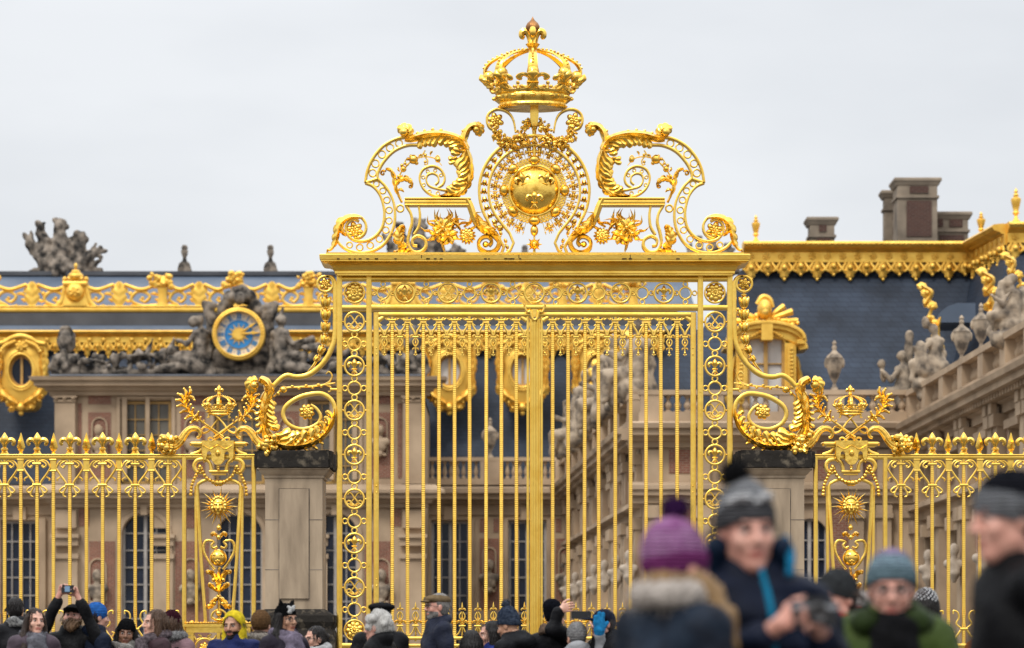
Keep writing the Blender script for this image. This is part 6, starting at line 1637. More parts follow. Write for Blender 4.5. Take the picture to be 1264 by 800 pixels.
    baluster_row(mb, 0, L, bz + .29, .68, .22, .34, .12, pdn)
    mb.build('balustrade', STONE, parent, smooth=30)
    return T, L
ZC = EYE + 293 / F * 94
fl1 = thing('inner_court_wall', 'receding stone and brick court front lined with pale busts, seen through the right gate leaf', 'building', (4.45, 94.6, 0))
T1, L1 = flank('inner', (4.45, 94.6), (2.65, 126.4), (-1, 0), ZC, dict(step=4.1, zm=6.6), fl1)
rw = thing('right_wing', 'near stone wing with heavy cornice and statues running back from the right edge', 'building', (13.55, 93.9, 0))
T2, L2 = flank('right', (14.60, 48.0), (13.55, 93.9), (-1, 0), ZC, dict(step=4.3, zm=6.4), rw)
mb = MB(d=None); mb.add([(14.5, 48, ZC - .02), (30, 48, ZC - .02), (30, 93.9, ZC - .02), (13.5, 93.9, ZC - .02)], [(0, 1, 2, 3)]); mb.box(14.7, 30, 48.0, 48.4, 0, ZC - .1); mb.build('terrace_roof', LEAD, rw, smooth=0)
mb = MB(d=None); mb.add([(4.5, 95, ZC - .02), (14, 95, ZC - .02), (14, 126, ZC - .02), (2.7, 126, ZC - .02)], [(0, 1, 2, 3)]); mb.build('terrace_roof', LEAD, fl1, smooth=0)
# corner roof block above the right wing
cb = thing('corner_roof_block', 'slate roof block with gilded crest jutting forward at the far right', 'roof', at(1243, 517, 95.6))
mb = AB()
mb.add([(1201, 330, 100), (1243, 305, 95.6), (1214, 500, 91.2), (1162, 523, 96)], [(0, 1, 2, 3)])
mb.add([(1243, 305, 95.6), (1420, 305, 95.6), (1420, 500, 91.2), (1214, 500, 91.2)], [(0, 1, 2, 3)])
mb.build('slate_roof', SLATE, cb, smooth=0)
mb = AB(); mb.add([(1201, 299.5, 100), (1243, 275.5, 95.6), (1420, 275.5, 95.6), (1420, 299, 110), (1201, 299, 110)], [(0, 1, 2, 3, 4)]); mb.build('roof_deck', LEAD, cb, smooth=0)
crest_run(cb, 95.4, 1243, 1420, 275, 20)
A_, B_ = np.array(at(1201, 299, 99.6)), np.array(at(1243, 275, 95.4))
Ls = np.linalg.norm(B_[:2] - A_[:2]); dr = (B_ - A_)[:2] / Ls; nr = np.array((-dr[1], dr[0])); nr = nr if nr[0] < 0 else -nr
k_ = F / 97.5
class MBo(MB):
    def __init__(s): MB.__init__(s, d=97.5)
    def t(s, p): return (A_[0] + dr[0] * p[0] / k_ - nr[0] * p[2], A_[1] + dr[1] * p[0] / k_ - nr[1] * p[2], A_[2] - p[1] / k_)
mb = MBo(); LL = Ls * k_
course(mb, 0, LL, [(.05, 26), (.1, 25), (.1, 13), (.2, 12), (.25, 10), (.45, 8), (.52, 4), (.45, 1), (.2, 0)], ends=False, back=.5)
for i in range(int(LL / 20)): mb.rosette(LL * (i + .5) / int(LL / 20), 18, 4.6, -.12, 6)
mb.build('gilded_crest', GOLDF, cb, smooth=30)
mb = MBo(); fringe(mb, 0, LL, 25.5, 22, -.05, 20); mb.build('gilded_fringe', GOLDF, cb)
gilt_vase(98.6, 1211, 293, 31, 5.6, 'gilded vase finial at the inner angle of the roof crest')
gilt_vase(95.4, 1254, 276, 43, 6.4, 'tallest gilded vase finial, at the far right of the roof crest')
# zinc barrel and gilded consoles of the half-hidden dormers
mb = MB(d=93.5); mb.rings([[(1156, 398, 0), (1160, 386, 0), (1170, 378, 0), (1182, 374, 0), (1204, 374, 0), (1204, 398, 0)], [(1166, 398, 2.4), (1168, 386, 2.4), (1174, 378, 2.4), (1182, 374, 2.4), (1204, 374, 2.4), (1204, 398, 2.4)]])
mb.build('zinc_dormer_roof', ZINC, cb, smooth=30)
def gilt_clump(d, pts, r, n, label, extra=()):
    mb = MB(d=d)
    for i, q in enumerate(pts): mb.frill(q[0], q[1], r * 1.55, -.1 * (i % 2), .6 * i + 1, 1 if i % 2 else -1)
    mb.tube([(*q, .05, r * .4) for q in pts], seg=7, n=3)
    for L in extra: mb.leaf(L, [(0, 2), (.5, 4.5), (1, 2)], [(0, 2), (.5, 4), (1, 2)], lobes=4, bulge=.2, z=-.1)
    o = mb.build('gilded_ornament', GOLDF, origin=at(pts[-1][0], pts[-1][1], d)); tag(o, label, 'ornament', 'gilded roof ornaments')
gilt_clump(92, [(1137, 356), (1144, 362), (1142, 372), (1150, 380), (1147, 392), (1152, 402), (1157, 416), (1158, 430)], 5.5, 34, 'gilded scrolled dormer console behind the seated statue pair', [[(1136, 353), (1148, 362), (1140, 376)], [(1160, 392), (1156, 408), (1158, 428)]])
gilt_clump(89, [(1211, 338), (1219, 346), (1216, 358), (1225, 362), (1220, 376), (1222, 390), (1219, 400)], 6, 34, 'gilded scrolled dormer console between the twin urns and the far right statue', [[(1210, 336), (1224, 346), (1216, 360)], [(1222, 366), (1226, 384), (1219, 398)]])
gilt_clump(88, [(1240, 318), (1248, 324), (1246, 334), (1256, 342), (1262, 352)], 5.5, 22, 'gilded scroll above the far right statue group, under the crest', [[(1238, 316), (1250, 324), (1246, 338)]])
# statues and urns on the right wing balustrade
wd = lambda px: min(95.5, 15.47 / ((px - 632) / F + .0236))
def ytop(px): return HZ - (ZC + 1.16 - EYE) * F / wd(px)
x = 1106; d_ = wd(x); y = ytop(x)
SG = 'statues along the right wing'
carve('seated_statue', 'seated stone figure raising a round object, lowest on the right wing balustrade', 'statue', d_, seated(x + 4, y + 20, 78, -1, .6) + [('e', 1088, 450, -.1, 5, 6), ('c', 1088, 456, -.1, 1090, 470, -.1, 3, 3), ('c', 1123, 470, .3, 1124, 415, .3, 7, 5), ('e', 1124, 412, .3, 5, 5)], h=.05, amp=.02, group=SG, base=y + 22)
x = 1146; d_ = wd(x); y = ytop(x)
carve('seated_statue', 'pair of seated stone figures leaning together above a draped pedestal, right wing', 'statue', d_, seated(x + 3, y, 74, -1, 0) + [('e', 1135, 428, -.2, 6, 7), ('c', 1136, 436, -.2, 1138, 458, -.2, 8, 10), ('c', 1136, 452, 0, 1160, 452, 0, 10, 12), ('c', 1136, y + 4, -.1, 1160, y + 4, -.1, 11, 11), ('c', 1140, y + 16, -.1, 1158, y + 16, -.1, 9, 9), ('e', 1142, 398, 0, 5, 8)], h=.05, amp=.022, group=SG, base=y + 26)
for px, top, lb in ((1187, 389, 'slim lidded stone urn on the right wing, the lower of two neighbours'), (1211, 374, 'lidded stone urn on the right wing beside the gilded console, the upper of two neighbours')):
    d_ = wd(px); y = ytop(px); urn_thing(lb, d_, px, y, y - top, 11.5, STATUE, group='urns along the palace rooflines')
x = 1248; d_ = wd(x); y = ytop(x)
carve('seated_statue', 'large stone figure group cut by the right edge above the wing cornice', 'statue', d_, seated(x - 2, y + 2, 78, -1, .3) + [('e', 1246, 346, 0, 8, 9), ('c', 1236, 352, 0, 1234, 384, 0, 6, 9), ('c', 1262, 360, .2, 1268, 400, .2, 8, 12), ('c', 1230, y + 8, -.2, 1262, y + 8, -.2, 12, 12)], h=.055, amp=.035, group=SG, base=y + 20)
# statues above the inner court wall, seen through the gate
def id_(px): return px
line = lambda d: 632 + (4.1 + (94.6 - d) * .0566) / d * F
for i, (d_, lb, f) in enumerate(((95.6, 'pale stone statue on the corner pedestal, through the right gate leaf', -1), (100.5, 'grey stone statue second from the pavilion corner, through the right gate leaf', 1), (106, 'grey stone statue in the middle of the court balustrade, through the right gate leaf', -1), (112.5, 'dim stone statue fourth from the pavilion corner, near the central gate post', 1), (120, 'dim farthest stone statue on the court balustrade, just right of the central gate post', -1))):
    px = line(d_); y = HZ - (ZC + 1.0 - EYE) * F / d_; s_ = 2.95 * F / d_
    carve('balustrade_statue', lb, 'statue', d_, seated(px, y + 2, s_, f, .5 * (i % 2)) + [('c', px - 10, y - 2, 0, px + 10, y - 2, 0, 6, 6), ('c', px + 8 * f, y - s_ * .2, .4, px + 10 * f, y - s_ * .75, .4, 7, 5)], h=.055, amp=.02, group='statues above the inner court', base=y + 4)
for d_, lb in ((97.8, 'carved stone trophy between the corner statue and the next, court balustrade'), (103, 'carved stone trophy between the second and third court statues'), (109, 'carved stone trophy between the third and fourth court statues'), (116, 'carved stone trophy between the two farthest court statues')):
    px = line(d_); y = HZ - (ZC + 1.0 - EYE) * F / d_; u_ = F / d_
    carve('stone_trophy', lb, 'sculpture', d_, [('c', px - .5 * u_, y, 0, px + .5 * u_, y, 0, .25 * u_, .25 * u_), ('e', px, y - .6 * u_, 0, .4 * u_, .5 * u_), ('e', px + .05 * u_, y - 1.25 * u_, 0, .26 * u_, .3 * u_), ('c', px - .3 * u_, y - .3 * u_, .2, px - .7 * u_, y - 1.6 * u_, .2, .14 * u_, .05 * u_), ('c', px + .3 * u_, y - .3 * u_, .2, px + .75 * u_, y - 1.5 * u_, .2, .14 * u_, .06 * u_), ('e', px - .4 * u_, y - .4 * u_, -.3, .32 * u_, .4 * u_, .1 * u_), ('c', px, y - 1.4 * u_, 0, px + .1 * u_, y - 1.8 * u_, 0, .1 * u_, .05 * u_)], h=.055, amp=.025, group='statues above the inner court', base=y + 6)
for d_, pts, lb in ((98, [(786, 404), (800, 400), (790, 412)], 'gilded flame ornament highest behind the corner statue'), (103, [(770, 424), (776, 416), (766, 430)], 'gilded ornament behind the second court statue'), (107, [(748, 446), (756, 434), (750, 450)], 'gilded ornament behind the middle court statue'), (112, [(733, 458), (738, 450), (736, 464)], 'gilded ornament low on the court roofline beside the third oval dormer'), (116, [(724, 474), (730, 468), (727, 480)], 'lowest gilded ornament, nearest the central gate post')):
    y = max(p[1] for p in pts); mb = MB(d=d_)
    for i, q in enumerate(pts): mb.frill(q[0], q[1], 9, -.1 * i, 1.3 * i, 1)
    mb.tube([(pts[2][0], y, 0, 3), (pts[2][0] + 2, y + 30, 0, 4), (pts[2][0] + 4, y + 70, 0, 5)], seg=8, n=2)
    tag(mb.build('gilded_ornament', GOLDF, origin=at(pts[2][0], y + 70, d_)), lb, 'ornament', 'gilded roof ornaments')
# ================================================================== the visitors
SKINS = {}
def skin(tone):
    if tone not in SKINS:
        b = {'light': (.56, .33, .24), 'pink': (.58, .31, .235), 'tan': (.40, .22, .135), 'brown': (.21, .105, .06)}[tone]
        SKINS[tone] = (mat('skin_' + tone, b, .5, 0, second=(b[0] * .86, b[1] * .72, b[2] * .7), scale=14, bump=.1, bscale=90, rvar=.06),
                       mat('lips_' + tone, (b[0] * .72, b[1] * .42, b[2] * .42), .4, scale=20))
    return SKINS[tone]
EYEW = mat('eye_white', (.36, .32, .29), .3, scale=30, var=.1); EYED = mat('eye_dark', (.03, .018, .012), .2, scale=30)
CL = {}
def cloth(name, c, kind='plain', rough=.85, second=None, sc=30):
    q_ = .5 if kind == 'shell' else .72
    c = tuple(x * q_ for x in c); second = tuple(x * q_ for x in second) if second else None
    key = (name, kind)
    if key not in CL:
        c2 = second or tuple(x * .6 for x in c)
        if kind == 'knit': CL[key] = mat(name, c, .95, 0, second=c2, scale=38, bump=1.0, bscale=26, wave='Z', rvar=.03, spec=.04)
        elif kind == 'fur': CL[key] = mat(name, c, .95, 0, second=c2, scale=70, bump=1.0, bscale=120, rvar=.03, spec=.04)
        elif kind == 'hair': CL[key] = mat(name, c, .42, 0, second=c2, scale=60, bump=.9, bscale=90, rvar=.08, spec=.25, stretch=(1, 1, .12))
        elif kind == 'shell': CL[key] = mat(name, c, .55, 0, second=c2, scale=9, bump=.5, bscale=28, rvar=.1, spec=.08)
        else: CL[key] = mat(name, c, rough, 0, second=c2, scale=sc, bump=.4, bscale=70, rvar=.05, spec=.04)
    return CL[key]
HAIRC = {'black': (.018, .014, .013), 'dark': (.045, .026, .018), 'brown': (.10, .052, .028), 'blond': (.36, .215, .09), 'white': (.68, .66, .62), 'grey': (.30, .28, .26)}
SHOE = mat('dark_shoe', (.03, .028, .026), .6); TROUS = mat('dark_trousers', (.03, .035, .05), .9, scale=20, bump=.3)
PHONE = mat('black_phone', (.012, .012, .014), .25, 0, rvar=.05); SCREENM = bpy.data.materials.new('lit_screen'); SCREENM.use_nodes = True
_b = SCREENM.node_tree.nodes['Principled BSDF']; _b.inputs['Base Color'].default_value = (.12, .2, .3, 1); _b.inputs['Emission Color'].default_value = (.25, .42, .62, 1); _b.inputs['Emission Strength'].default_value = .12
LENSG = mat('spectacle_frame', (.02, .018, .018), .35); SILVER = mat('silver_plastic', (.35, .36, .38), .35, .6)

def head_prims(beard=False, fem=False):
    K = lambda k=.02, **o: {'k': k, **o}
    j = .92 if fem else 1.0
    P = [('ell', (0, .012, .035), (.074, .093, .088), 0, 0, K()), ('ell', (0, -.022, -.035), (.061 * j, .068, .078), 0, 0, K(.03)), ('ell', (0, -.062, -.098), (.027 * j, .022, .019), 0, 0, K(.022)),
         ('cap', (-.046 * j, -.005, -.062), (0, -.055, -.096), .022, .02, K(.025)), ('cap', (.046 * j, -.005, -.062), (0, -.055, -.096), .022, .02, K(.025)),
         ('cap', (-.034, -.078, .025), (.034, -.078, .025), .0125, .0125, K(.012)),
         ('ell', (.031, -.092, .004), (.018, .014, .0115), 0, 0, K(.01, sub=1)), ('ell', (-.031, -.092, .004), (.018, .014, .0115), 0, 0, K(.01, sub=1)),
         ('ell', (.031, -.075, .004), (.0125, .0125, .0095), 0, 0, K(.003)), ('ell', (-.031, -.075, .004), (.0125, .0125, .0095), 0, 0, K(.003)),
         ('cap', (0, -.088, .018), (0, -.108, -.026), .0085, .0125, K(.01)), ('ell', (.012, -.094, -.030), (.009, .011, .008), 0, 0, K(.008)), ('ell', (-.012, -.094, -.030), (.009, .011, .008), 0, 0, K(.008)),
         ('ell', (.04, -.06, -.026), (.021, .019, .02), 0, 0, K(.02)), ('ell', (-.04, -.06, -.026), (.021, .019, .02), 0, 0, K(.02)),
         ('cap', (-.018, -.083, -.058), (.018, -.083, -.058), .0075, .0075, K(.006)), ('cap', (-.015, -.082, -.069), (.015, -.082, -.069), .0085, .0085, K(.006)), ('cap', (-.021, -.092, -.0635), (.021, -.092, -.0635), .002, .002, K(.004, sub=1)),
         ('ell', (.075, .012, -.004), (.009, .02, .031), 0, 0, K(.008)), ('ell', (-.075, .012, -.004), (.009, .02, .031), 0, 0, K(.008)),
         ('cap', (0, .02, -.05), (0, .03, -.19), .052 * j, .056 * j, K(.03))]
    return P
HEADS = {}
def head_mesh(fem):
    if fem not in HEADS: HEADS[fem] = sdf_mesh(head_prims(False, fem), .0042, .02)
    return HEADS[fem]
def head_mats(V, Q, beard, brow):
    c = V[Q].mean(1); x, y, z = np.abs(c[:, 0]), c[:, 1], c[:, 2]
    mi = np.zeros(len(Q), np.int32)
    front = y < -.055
    mi[front & (((x - .031) / .0138) ** 2 + ((z - .003) / .0062) ** 2 < 1) & (y > -.091)] = 2
    mi[front & ((((x - .031) / .0066) ** 2 + ((z - .004) / .0072) ** 2 < 1) | ((z > .0085) & (z < .0125) & (x > .017) & (x < .046) & (y > -.092) & (y < -.066)))] = 3
    if brow: mi[front & (x > .014) & (x < .05) & (z > .021) & (z < .0305) & (y < -.07)] = 4
    mi[front & (x < .022) & (z > -.074) & (z < -.053) & (y < -.078)] = 1
    if beard == 'stubble' or beard == 'full':
        bd = (z < -.042) & (z > -.125) & (y < .0) & ~((x < .020) & (z > -.074) & (z < -.055)) & ((x > .028) | (z < -.070) | ((z < -.044) & (z > -.054)))
        mi[bd] = 4
    return mi
FING = [((-.034, -.088), .064, .0085), ((-.012, -.094), .074, .0088), ((.011, -.092), .069, .0086), ((.033, -.082), .054, .0076)]
HANDS = {}
def hand_mesh(pose):
    """right hand hanging along -Z, palm facing -Y, thumb towards -X; wrist at the origin"""
    if pose in HANDS: return HANDS[pose]
    K = lambda k=.006: {'k': k}
    P = [('cap', (0, 0, .03), (0, 0, -.02), .025, .027, K(.015)), ('ell', (-.002, 0, -.055), (.041, .0165, .044), 0, 0, K(.012)), ('cap', (-.03, 0, -.08), (.03, 0, -.076), .0125, .0115, K(.01))]
    curl = {'relaxed': (.25, .5, .4), 'grip': (.75, 1.0, .6), 'hold': (.35, .75, .5)}[pose]
    for i, ((x, z), L, r) in enumerate(FING):
        a = 0; p = np.array((x, 0, z)); seg = (.45, .31, .24); sp = (x * .9)
        for c_, f in zip(curl, seg):
            a += c_ * (1 + .08 * i); q = p + L * f * np.array((sp * .9, -sin(a), -cos(a)))
            P.append(('cap', tuple(p), tuple(q), r, r * .92, K(.004))); p = q; r *= .93
    p = np.array((-.028, -.004, -.03)); 
    for d, L, r in (((-.75, -.3, -.55), .036, .0115), ((-.45, -.5, -.75), .031, .0105), ((-.15, -.55, -.8), .026, .0095)):
        d = np.array(d) / np.linalg.norm(d); q = p + d * L; P.append(('cap', tuple(p), tuple(q), r, r * .92, K(.006))); p = q
    HANDS[pose] = sdf_mesh(P, .0034, .006); return HANDS[pose]
def frame(dirv, palm):
    """matrix whose -Z is the finger direction and -Y the palm normal"""
    z = -np.array(dirv, float); z /= np.linalg.norm(z); y = -np.array(palm, float); y -= z * y.dot(z); y /= np.linalg.norm(y); x = np.cross(y, z)
    return np.stack([x, y, z], 1)
def rotm(yaw=0, pitch=0, roll=0):
    return np.array(Matrix.Rotation(yaw, 3, 'Z') @ Matrix.Rotation(pitch, 3, 'X') @ Matrix.Rotation(roll, 3, 'Y'))

def person(label, px, top, s, hat_h=.03, yaw=0, head=(0, 0, 0), tone='light', fem=False, hair=('dark', 'short'), hat=None, coat=None, scarf=None, glasses=False, beard=None, arms=None, extra=None, group='visitors in front of the gate', detail=1, collar='high', grip=('relaxed', 'relaxed'), palms=None, hoodup=None):
    """px/top: photo column of the head and row of the top of hat or hair; s: photo px per metre there. yaw in degrees, 0 faces the camera, + turns to the photo's right"""
    if s < 160: s *= .95
    d = F / s; X = (px - 632) / s; Ht = EYE + (HZ - top) / s; H = Ht - hat_h
    S = H / 1.75
    t = thing('person', label, 'person', (X, d, 0), group, rz=math.radians(yaw))
    rt_, lp_ = skin(tone); hc = HAIRC[hair[0]]; HM = cloth('hair_' + hair[0], hc, 'hair')
    ch, cmat = coat['c'], cloth(coat['n'], coat['c'], coat.get('kind', 'shell'), second=coat.get('c2'))
    hw = (.17 if fem else .195) * S
    zS, zH, zK, zA = .815 * H, .52 * H, .285 * H, .05 * H
    A = arms or {}
    eL, wL = A.get('L', ((-.255 * S, .03, .62 * H), (-.235 * S, -.10, .485 * H)))
    eR, wR = A.get('R', ((.255 * S, .03, .62 * H), (.235 * S, -.10, .485 * H)))
    K = lambda k: {'k': k}
    # continuous body: trunk, legs, arms, then head and hands
    bp = [('cap', (-hw * .7, .01, zS), (hw * .7, .01, zS), .055, .055), ('ell', (0, .005, .72 * H), (.15 * S, .10, .16 * H)), ('ell', (0, .0, .6 * H), (.135 * S, .095, .12 * H)), ('ell', (0, .01, zH), (.16 * S, .11, .10 * H)), ('cap', (0, .02, zS), (0, .01, .885 * H), .055, .05)]
    for sg, e, w in ((-1, eL, wL), (1, eR, wR)):
        bp += [('cap', (sg * hw, .01, zS), e, .048, .038), ('cap', e, w, .037, .026), ('cap', (sg * .085 * S, 0, zH), (sg * .095 * S, -.015, zK), .082, .055), ('cap', (sg * .095 * S, -.015, zK), (sg * .10 * S, .03, zA), .052, .036), ('cap', (sg * .10 * S, .03, .04), (sg * .115 * S, -.13, .035), .036, .03)]
    V, Q = sdf_mesh([(*p[:3], 0, 0, K(.03)) if p[0] == 'ell' else (*p, K(.03)) for p in bp], .016, .03)
    Vs = [V]; Qs = [Q]; Ms = [np.zeros(len(Q), np.int32)]; off = len(V)
    hv, hq = head_mesh(fem)
    hR = rotm(math.radians(head[0]), math.radians(head[1]), math.radians(head[2]))
    neck = np.array((0, .02, -.13)); hc0 = np.array((0, -.012, H - .125))
    TH = lambda v: (np.asarray(v) - neck) @ hR.T + neck + hc0
    mi = head_mats(hv, hq, beard, True)
    Vs.append(TH(hv)); Qs.append(hq + off); Ms.append(mi); off += len(hv)
    hands = []
    for sg, e, w, gp in ((-1, eL, wL, grip[0]), (1, eR, wR, grip[1])):
        v, q = hand_mesh(gp); v = v * (.93 if fem else 1.0)
        if sg > 0 and False: pass
        mir = sg < 0
        vv = v.copy()
        dv = np.array(w) - np.array(e); palm = (palms or {}).get(sg, (-sg * .9, -.3, 0)); dd = (palms or {}).get(('d', sg), dv)
        M = frame(dd, palm)
        # the stored hand has its thumb on -X: choose the mirror that puts it on the thumb side
        th = M @ np.array((-1, 0, 0)); want = (palms or {}).get(('t', sg), (0, -1, .3))
        if th.dot(np.array(want)) < 0: vv[:, 0] *= -1; q = q[:, ::-1]
        dn = dv / np.linalg.norm(dv)
        Vs.append(vv @ M.T + np.array(w) + dn * .012); Qs.append(q + off); Ms.append(np.zeros(len(q), np.int32)); off += len(v)
    raw_mesh('body', np.concatenate(Vs), np.concatenate(Qs), [rt_, lp_, EYEW, EYED, HM], t, np.concatenate(Ms))
    # trousers and shoes
    tp = [('ell', (0, .01, zH), (.175 * S, .125, .10 * H))]
    for sg in (-1, 1): tp += [('cap', (sg * .085 * S, 0, zH), (sg * .095 * S, -.015, zK), .095, .07), ('cap', (sg * .095 * S, -.015, zK), (sg * .10 * S, .03, .08), .066, .058)]
    V, Q = sdf_mesh([(*p[:3], 0, 0, K(.03)) if p[0] == 'ell' else (*p, K(.03)) for p in tp], .022, .03); raw_mesh('trousers', V, Q, TROUS, t)
    for sg in (-1, 1):
        V, Q = sdf_mesh([('cap', (sg * .10 * S, .05, .045), (sg * .118 * S, -.15, .04), .05, .042, K(.02)), ('ell', (sg * .105 * S, .04, .07), (.05, .06, .05), 0, 0, K(.02))], .018, .02); raw_mesh('shoe', V, Q, SHOE, t)
    # coat
    b = coat.get('bulk', 1.0); cl = coat.get('len', .44)
    cp = [('cap', (-hw * .78, .012, zS - .005), (hw * .78, .012, zS - .005), .078 * b, .078 * b), ('ell', (0, .0, .715 * H), (.185 * S * b, .135 * b, .17 * H)), ('ell', (0, .0, .6 * H), (.178 * S * b, .135 * b, .14 * H)), ('ell', (0, .005, .5 * H), (.19 * S * b, .145 * b, .11 * H)), ('cap', (-.06, .01, cl * H), (.06, .01, cl * H), .11 * b, .11 * b)]
    for sg, e, w in ((-1, eL, wL), (1, eR, wR)):
        ev, wv = np.array(e), np.array(w); w2 = ev + (wv - ev) * .9
        cp += [('cap', (sg * hw * .98, .012, zS - .012), e, .072 * b, .062 * b), ('cap', e, tuple(w2), .06 * b, .05 * b)]
    if collar in ('high', 'hood'):
        for i in range(12):
            a = 2 * PI * i / 12; cp.append(('ell', (.072 * S * sin(a), .025 - .075 * cos(a) * 1.0, .862 * H - .018 * cos(a)), (.038, .036, .045)))
    if collar == 'hood':
        cp += [('ell', (0, .12, .84 * H), (.12, .075, .07)), ('ell', (.09, .06, .85 * H), (.05, .07, .05)), ('ell', (-.09, .06, .85 * H), (.05, .07, .05))]
    ph = R.uniform(0, 6); amp = .0055 if coat.get('kind') != 'puffer' else .004
    band_ = coat.get('puff')
    def dsp(X_, Y_, Z_):
        dd = amp * (np.sin(31 * Z_ + 9 * X_ + ph + 2 * np.sin(11 * Y_ + 7 * X_)) + .8 * np.sin(24 * X_ - 17 * Z_ + 13 * Y_ + ph))
        if band_: dd = dd + .009 * np.abs(np.sin(PI * Z_ / band_ + .4 * np.sin(8 * X_)))
        return dd
    V, Q = sdf_mesh([(*p[:3], 0, 0, K(.035)) if p[0] == 'ell' else (*p, K(.035)) for p in cp], .0125, .035, dsp)
    co_ = raw_mesh('coat', V, Q, cmat, t)
    mb = MB(d=None)
    # zip line follows the chest
    zz = coat.get('zip')
    if zz:
        P = [(.0, -.15 * b, .84 * H), (.0, -.150 * b, .78 * H), (0, -.155 * b, .7 * H), (0, -.155 * b, .6 * H)]
        mb.tube([(*p, .011) for p in P], seg=6, n=3); mb.build('zip', cloth(*zz), t, local=True)
    # hair
    if hair[1] != 'none':
        hl = hair[1]; hp = [('ell', (0, .022, .046), (.080, .097, .088)), ('ell', (0, .04, .0), (.077, .073, .09))]
        cut = [('ell', (0, -.125, -.045), (.085, .085, .125), 0, 0, {'sub': 1, 'k': .015})]
        if hl in ('long', 'wavy'):
            for sg in (-1, 1):
                hp += [('cap', (sg * .070, .0, .03), (sg * .088, .015, -.12), .03, .04), ('cap', (sg * .088, .015, -.12), (sg * .105, -.035, -.30), .042, .045), ('cap', (sg * .06, .06, -.1), (sg * .07, .085, -.3), .05, .055)]
            hp += [('cap', (0, .07, -.02), (0, .095, -.30), .075, .07)]
        elif hl == 'bob':
            for sg in (-1, 1): hp += [('cap', (sg * .072, .005, .03), (sg * .085, .01, -.10), .03, .036)]
            hp += [('cap', (0, .06, 0), (0, .06, -.10), .08, .07)]
        elif hl == 'curly':
            rr_ = random.Random(3)
            for i in range(60):
                a, e_ = rr_.uniform(0, 2 * PI), rr_.uniform(-.35, 1.4)
                p = (.088 * cos(a) * cos(e_), .02 + .102 * sin(a) * cos(e_), .03 + .1 * sin(e_))
                if p[1] < -.06 and p[2] < .055: continue
                hp.append(('ell', p, (.026, .026, .024)))
        elif hl == 'ponytail':
            hp += [('ell', (0, .115, .03), (.03, .035, .03)), ('cap', (0, .13, .02), (0, .15, -.14), .032, .028)]
        pp = [(*p[:3], 0, 0, K(.02)) if p[0] == 'ell' else (*p, K(.025)) for p in hp] + cut
        V, Q = sdf_mesh(pp, .0068, .02, lambda X_, Y_, Z_: .0035 * np.sin(170 * np.arctan2(X_, Y_ + .0001) * .18 + 30 * X_ + 5 * np.sin(18 * Z_)) + .002 * np.sin(150 * X_ + 60 * Y_))
        ho = raw_mesh('hair', TH(V), Q, HM, t)
        # loose strands break the outline
        mb = MB(d=None); rr_ = random.Random(int(px))
        for i in range(110 if hl in ('long', 'wavy', 'curly') else 46):
            a = rr_.uniform(.6, 2 * PI - .6); r0 = .088; L = .27 if hl in ('long', 'wavy') else (.1 if hl == 'bob' else .05)
            q = [(-r0 * sin(a) * .75, -.1 * cos(a) * .75 + .02, .10), (-r0 * sin(a) * 1.03, .02 - .1 * cos(a), .03), (-(r0 + .018) * sin(a) + rr_.uniform(-.01, .01), .03 - .115 * cos(a), .03 - L * .5), (-(r0 + .028) * sin(a) + rr_.uniform(-.02, .02), .03 - .12 * cos(a), .03 - L * rr_.uniform(.8, 1.05))]
            if hl == 'short' and cos(a) > .3: continue
            mb.tube([(*TH(p), .0016) for p in q], seg=3, n=3)
        if mb.v: mb.build('hair_strands', HM, t, local=True)
    if beard == 'big':
        V, Q = sdf_mesh([('ell', (0, -.07, -.085), (.072, .055, .062), 0, 0, K(.02)), ('cap', (-.065, -.02, -.05), (0, -.085, -.12), .032, .04, K(.02)), ('cap', (.065, -.02, -.05), (0, -.085, -.12), .032, .04, K(.02)), ('cap', (-.03, -.098, -.048), (.03, -.098, -.048), .013, .013, K(.01)), ('cap', (-.016, -.106, -.066), (.016, -.106, -.066), .006, .006, {'k': .006, 'sub': 1})], .006, .02, lambda X_, Y_, Z_: .004 * np.sin(190 * X_ + 4 * np.sin(40 * Z_)))
        raw_mesh('beard', TH(V), Q, cloth('beard_brown', (.27, .16, .085), 'hair', second=(.12, .065, .035)), t)
    # head wear, in head coordinates
    if hat: hats(t, TH, hat, K)
    if scarf:
        sp = []
        for i in range(14):
            a = 2 * PI * i / 14; sp.append(('ell', (.085 * sin(a), .022 - .088 * cos(a), .858 * H - .02 * cos(a) + .01 * sin(3 * a)), (.046, .044, .048), 0, 0, K(.02)))
        sp += [('cap', (.04, -.12, .83 * H), (.07, -.16, .68 * H), .05, .06, K(.03)), ('cap', (-.02, -.12, .83 * H), (-.05, -.165, .72 * H), .05, .055, K(.03))]
        V, Q = sdf_mesh(sp, .010, .02, lambda X_, Y_, Z_: .006 * np.sin(60 * Z_ + 30 * X_ + 20 * Y_)); raw_mesh('scarf', V, Q, cloth(*scarf), t)
    if glasses:
        mb = MB(d=None)
        for sg in (-1, 1):
            mb.tube([(*TH((sg * .031 + .023 * cos(a), -.103 + .006 * abs(cos(a)), .002 + .017 * sin(a))), .0026) for a in np.linspace(0, 2 * PI, 17)[:-1]], seg=6, closed=True)
            mb.tube([(*TH(p), .0026) for p in ((sg * .054, -.098, .006), (sg * .074, -.06, .008), (sg * .079, .01, .006))], seg=5)
        mb.tube([(*TH(p), .0026) for p in ((-.009, -.104, .005), (0, -.107, .008), (.009, -.104, .005))], seg=5)
        mb.build('glasses', LENSG, t, local=True)
    if extra: extra(t, TH, H, dict(wL=np.array(wL), wR=np.array(wR), eL=np.array(eL), eR=np.array(eR), S=S))
    return t, TH, H
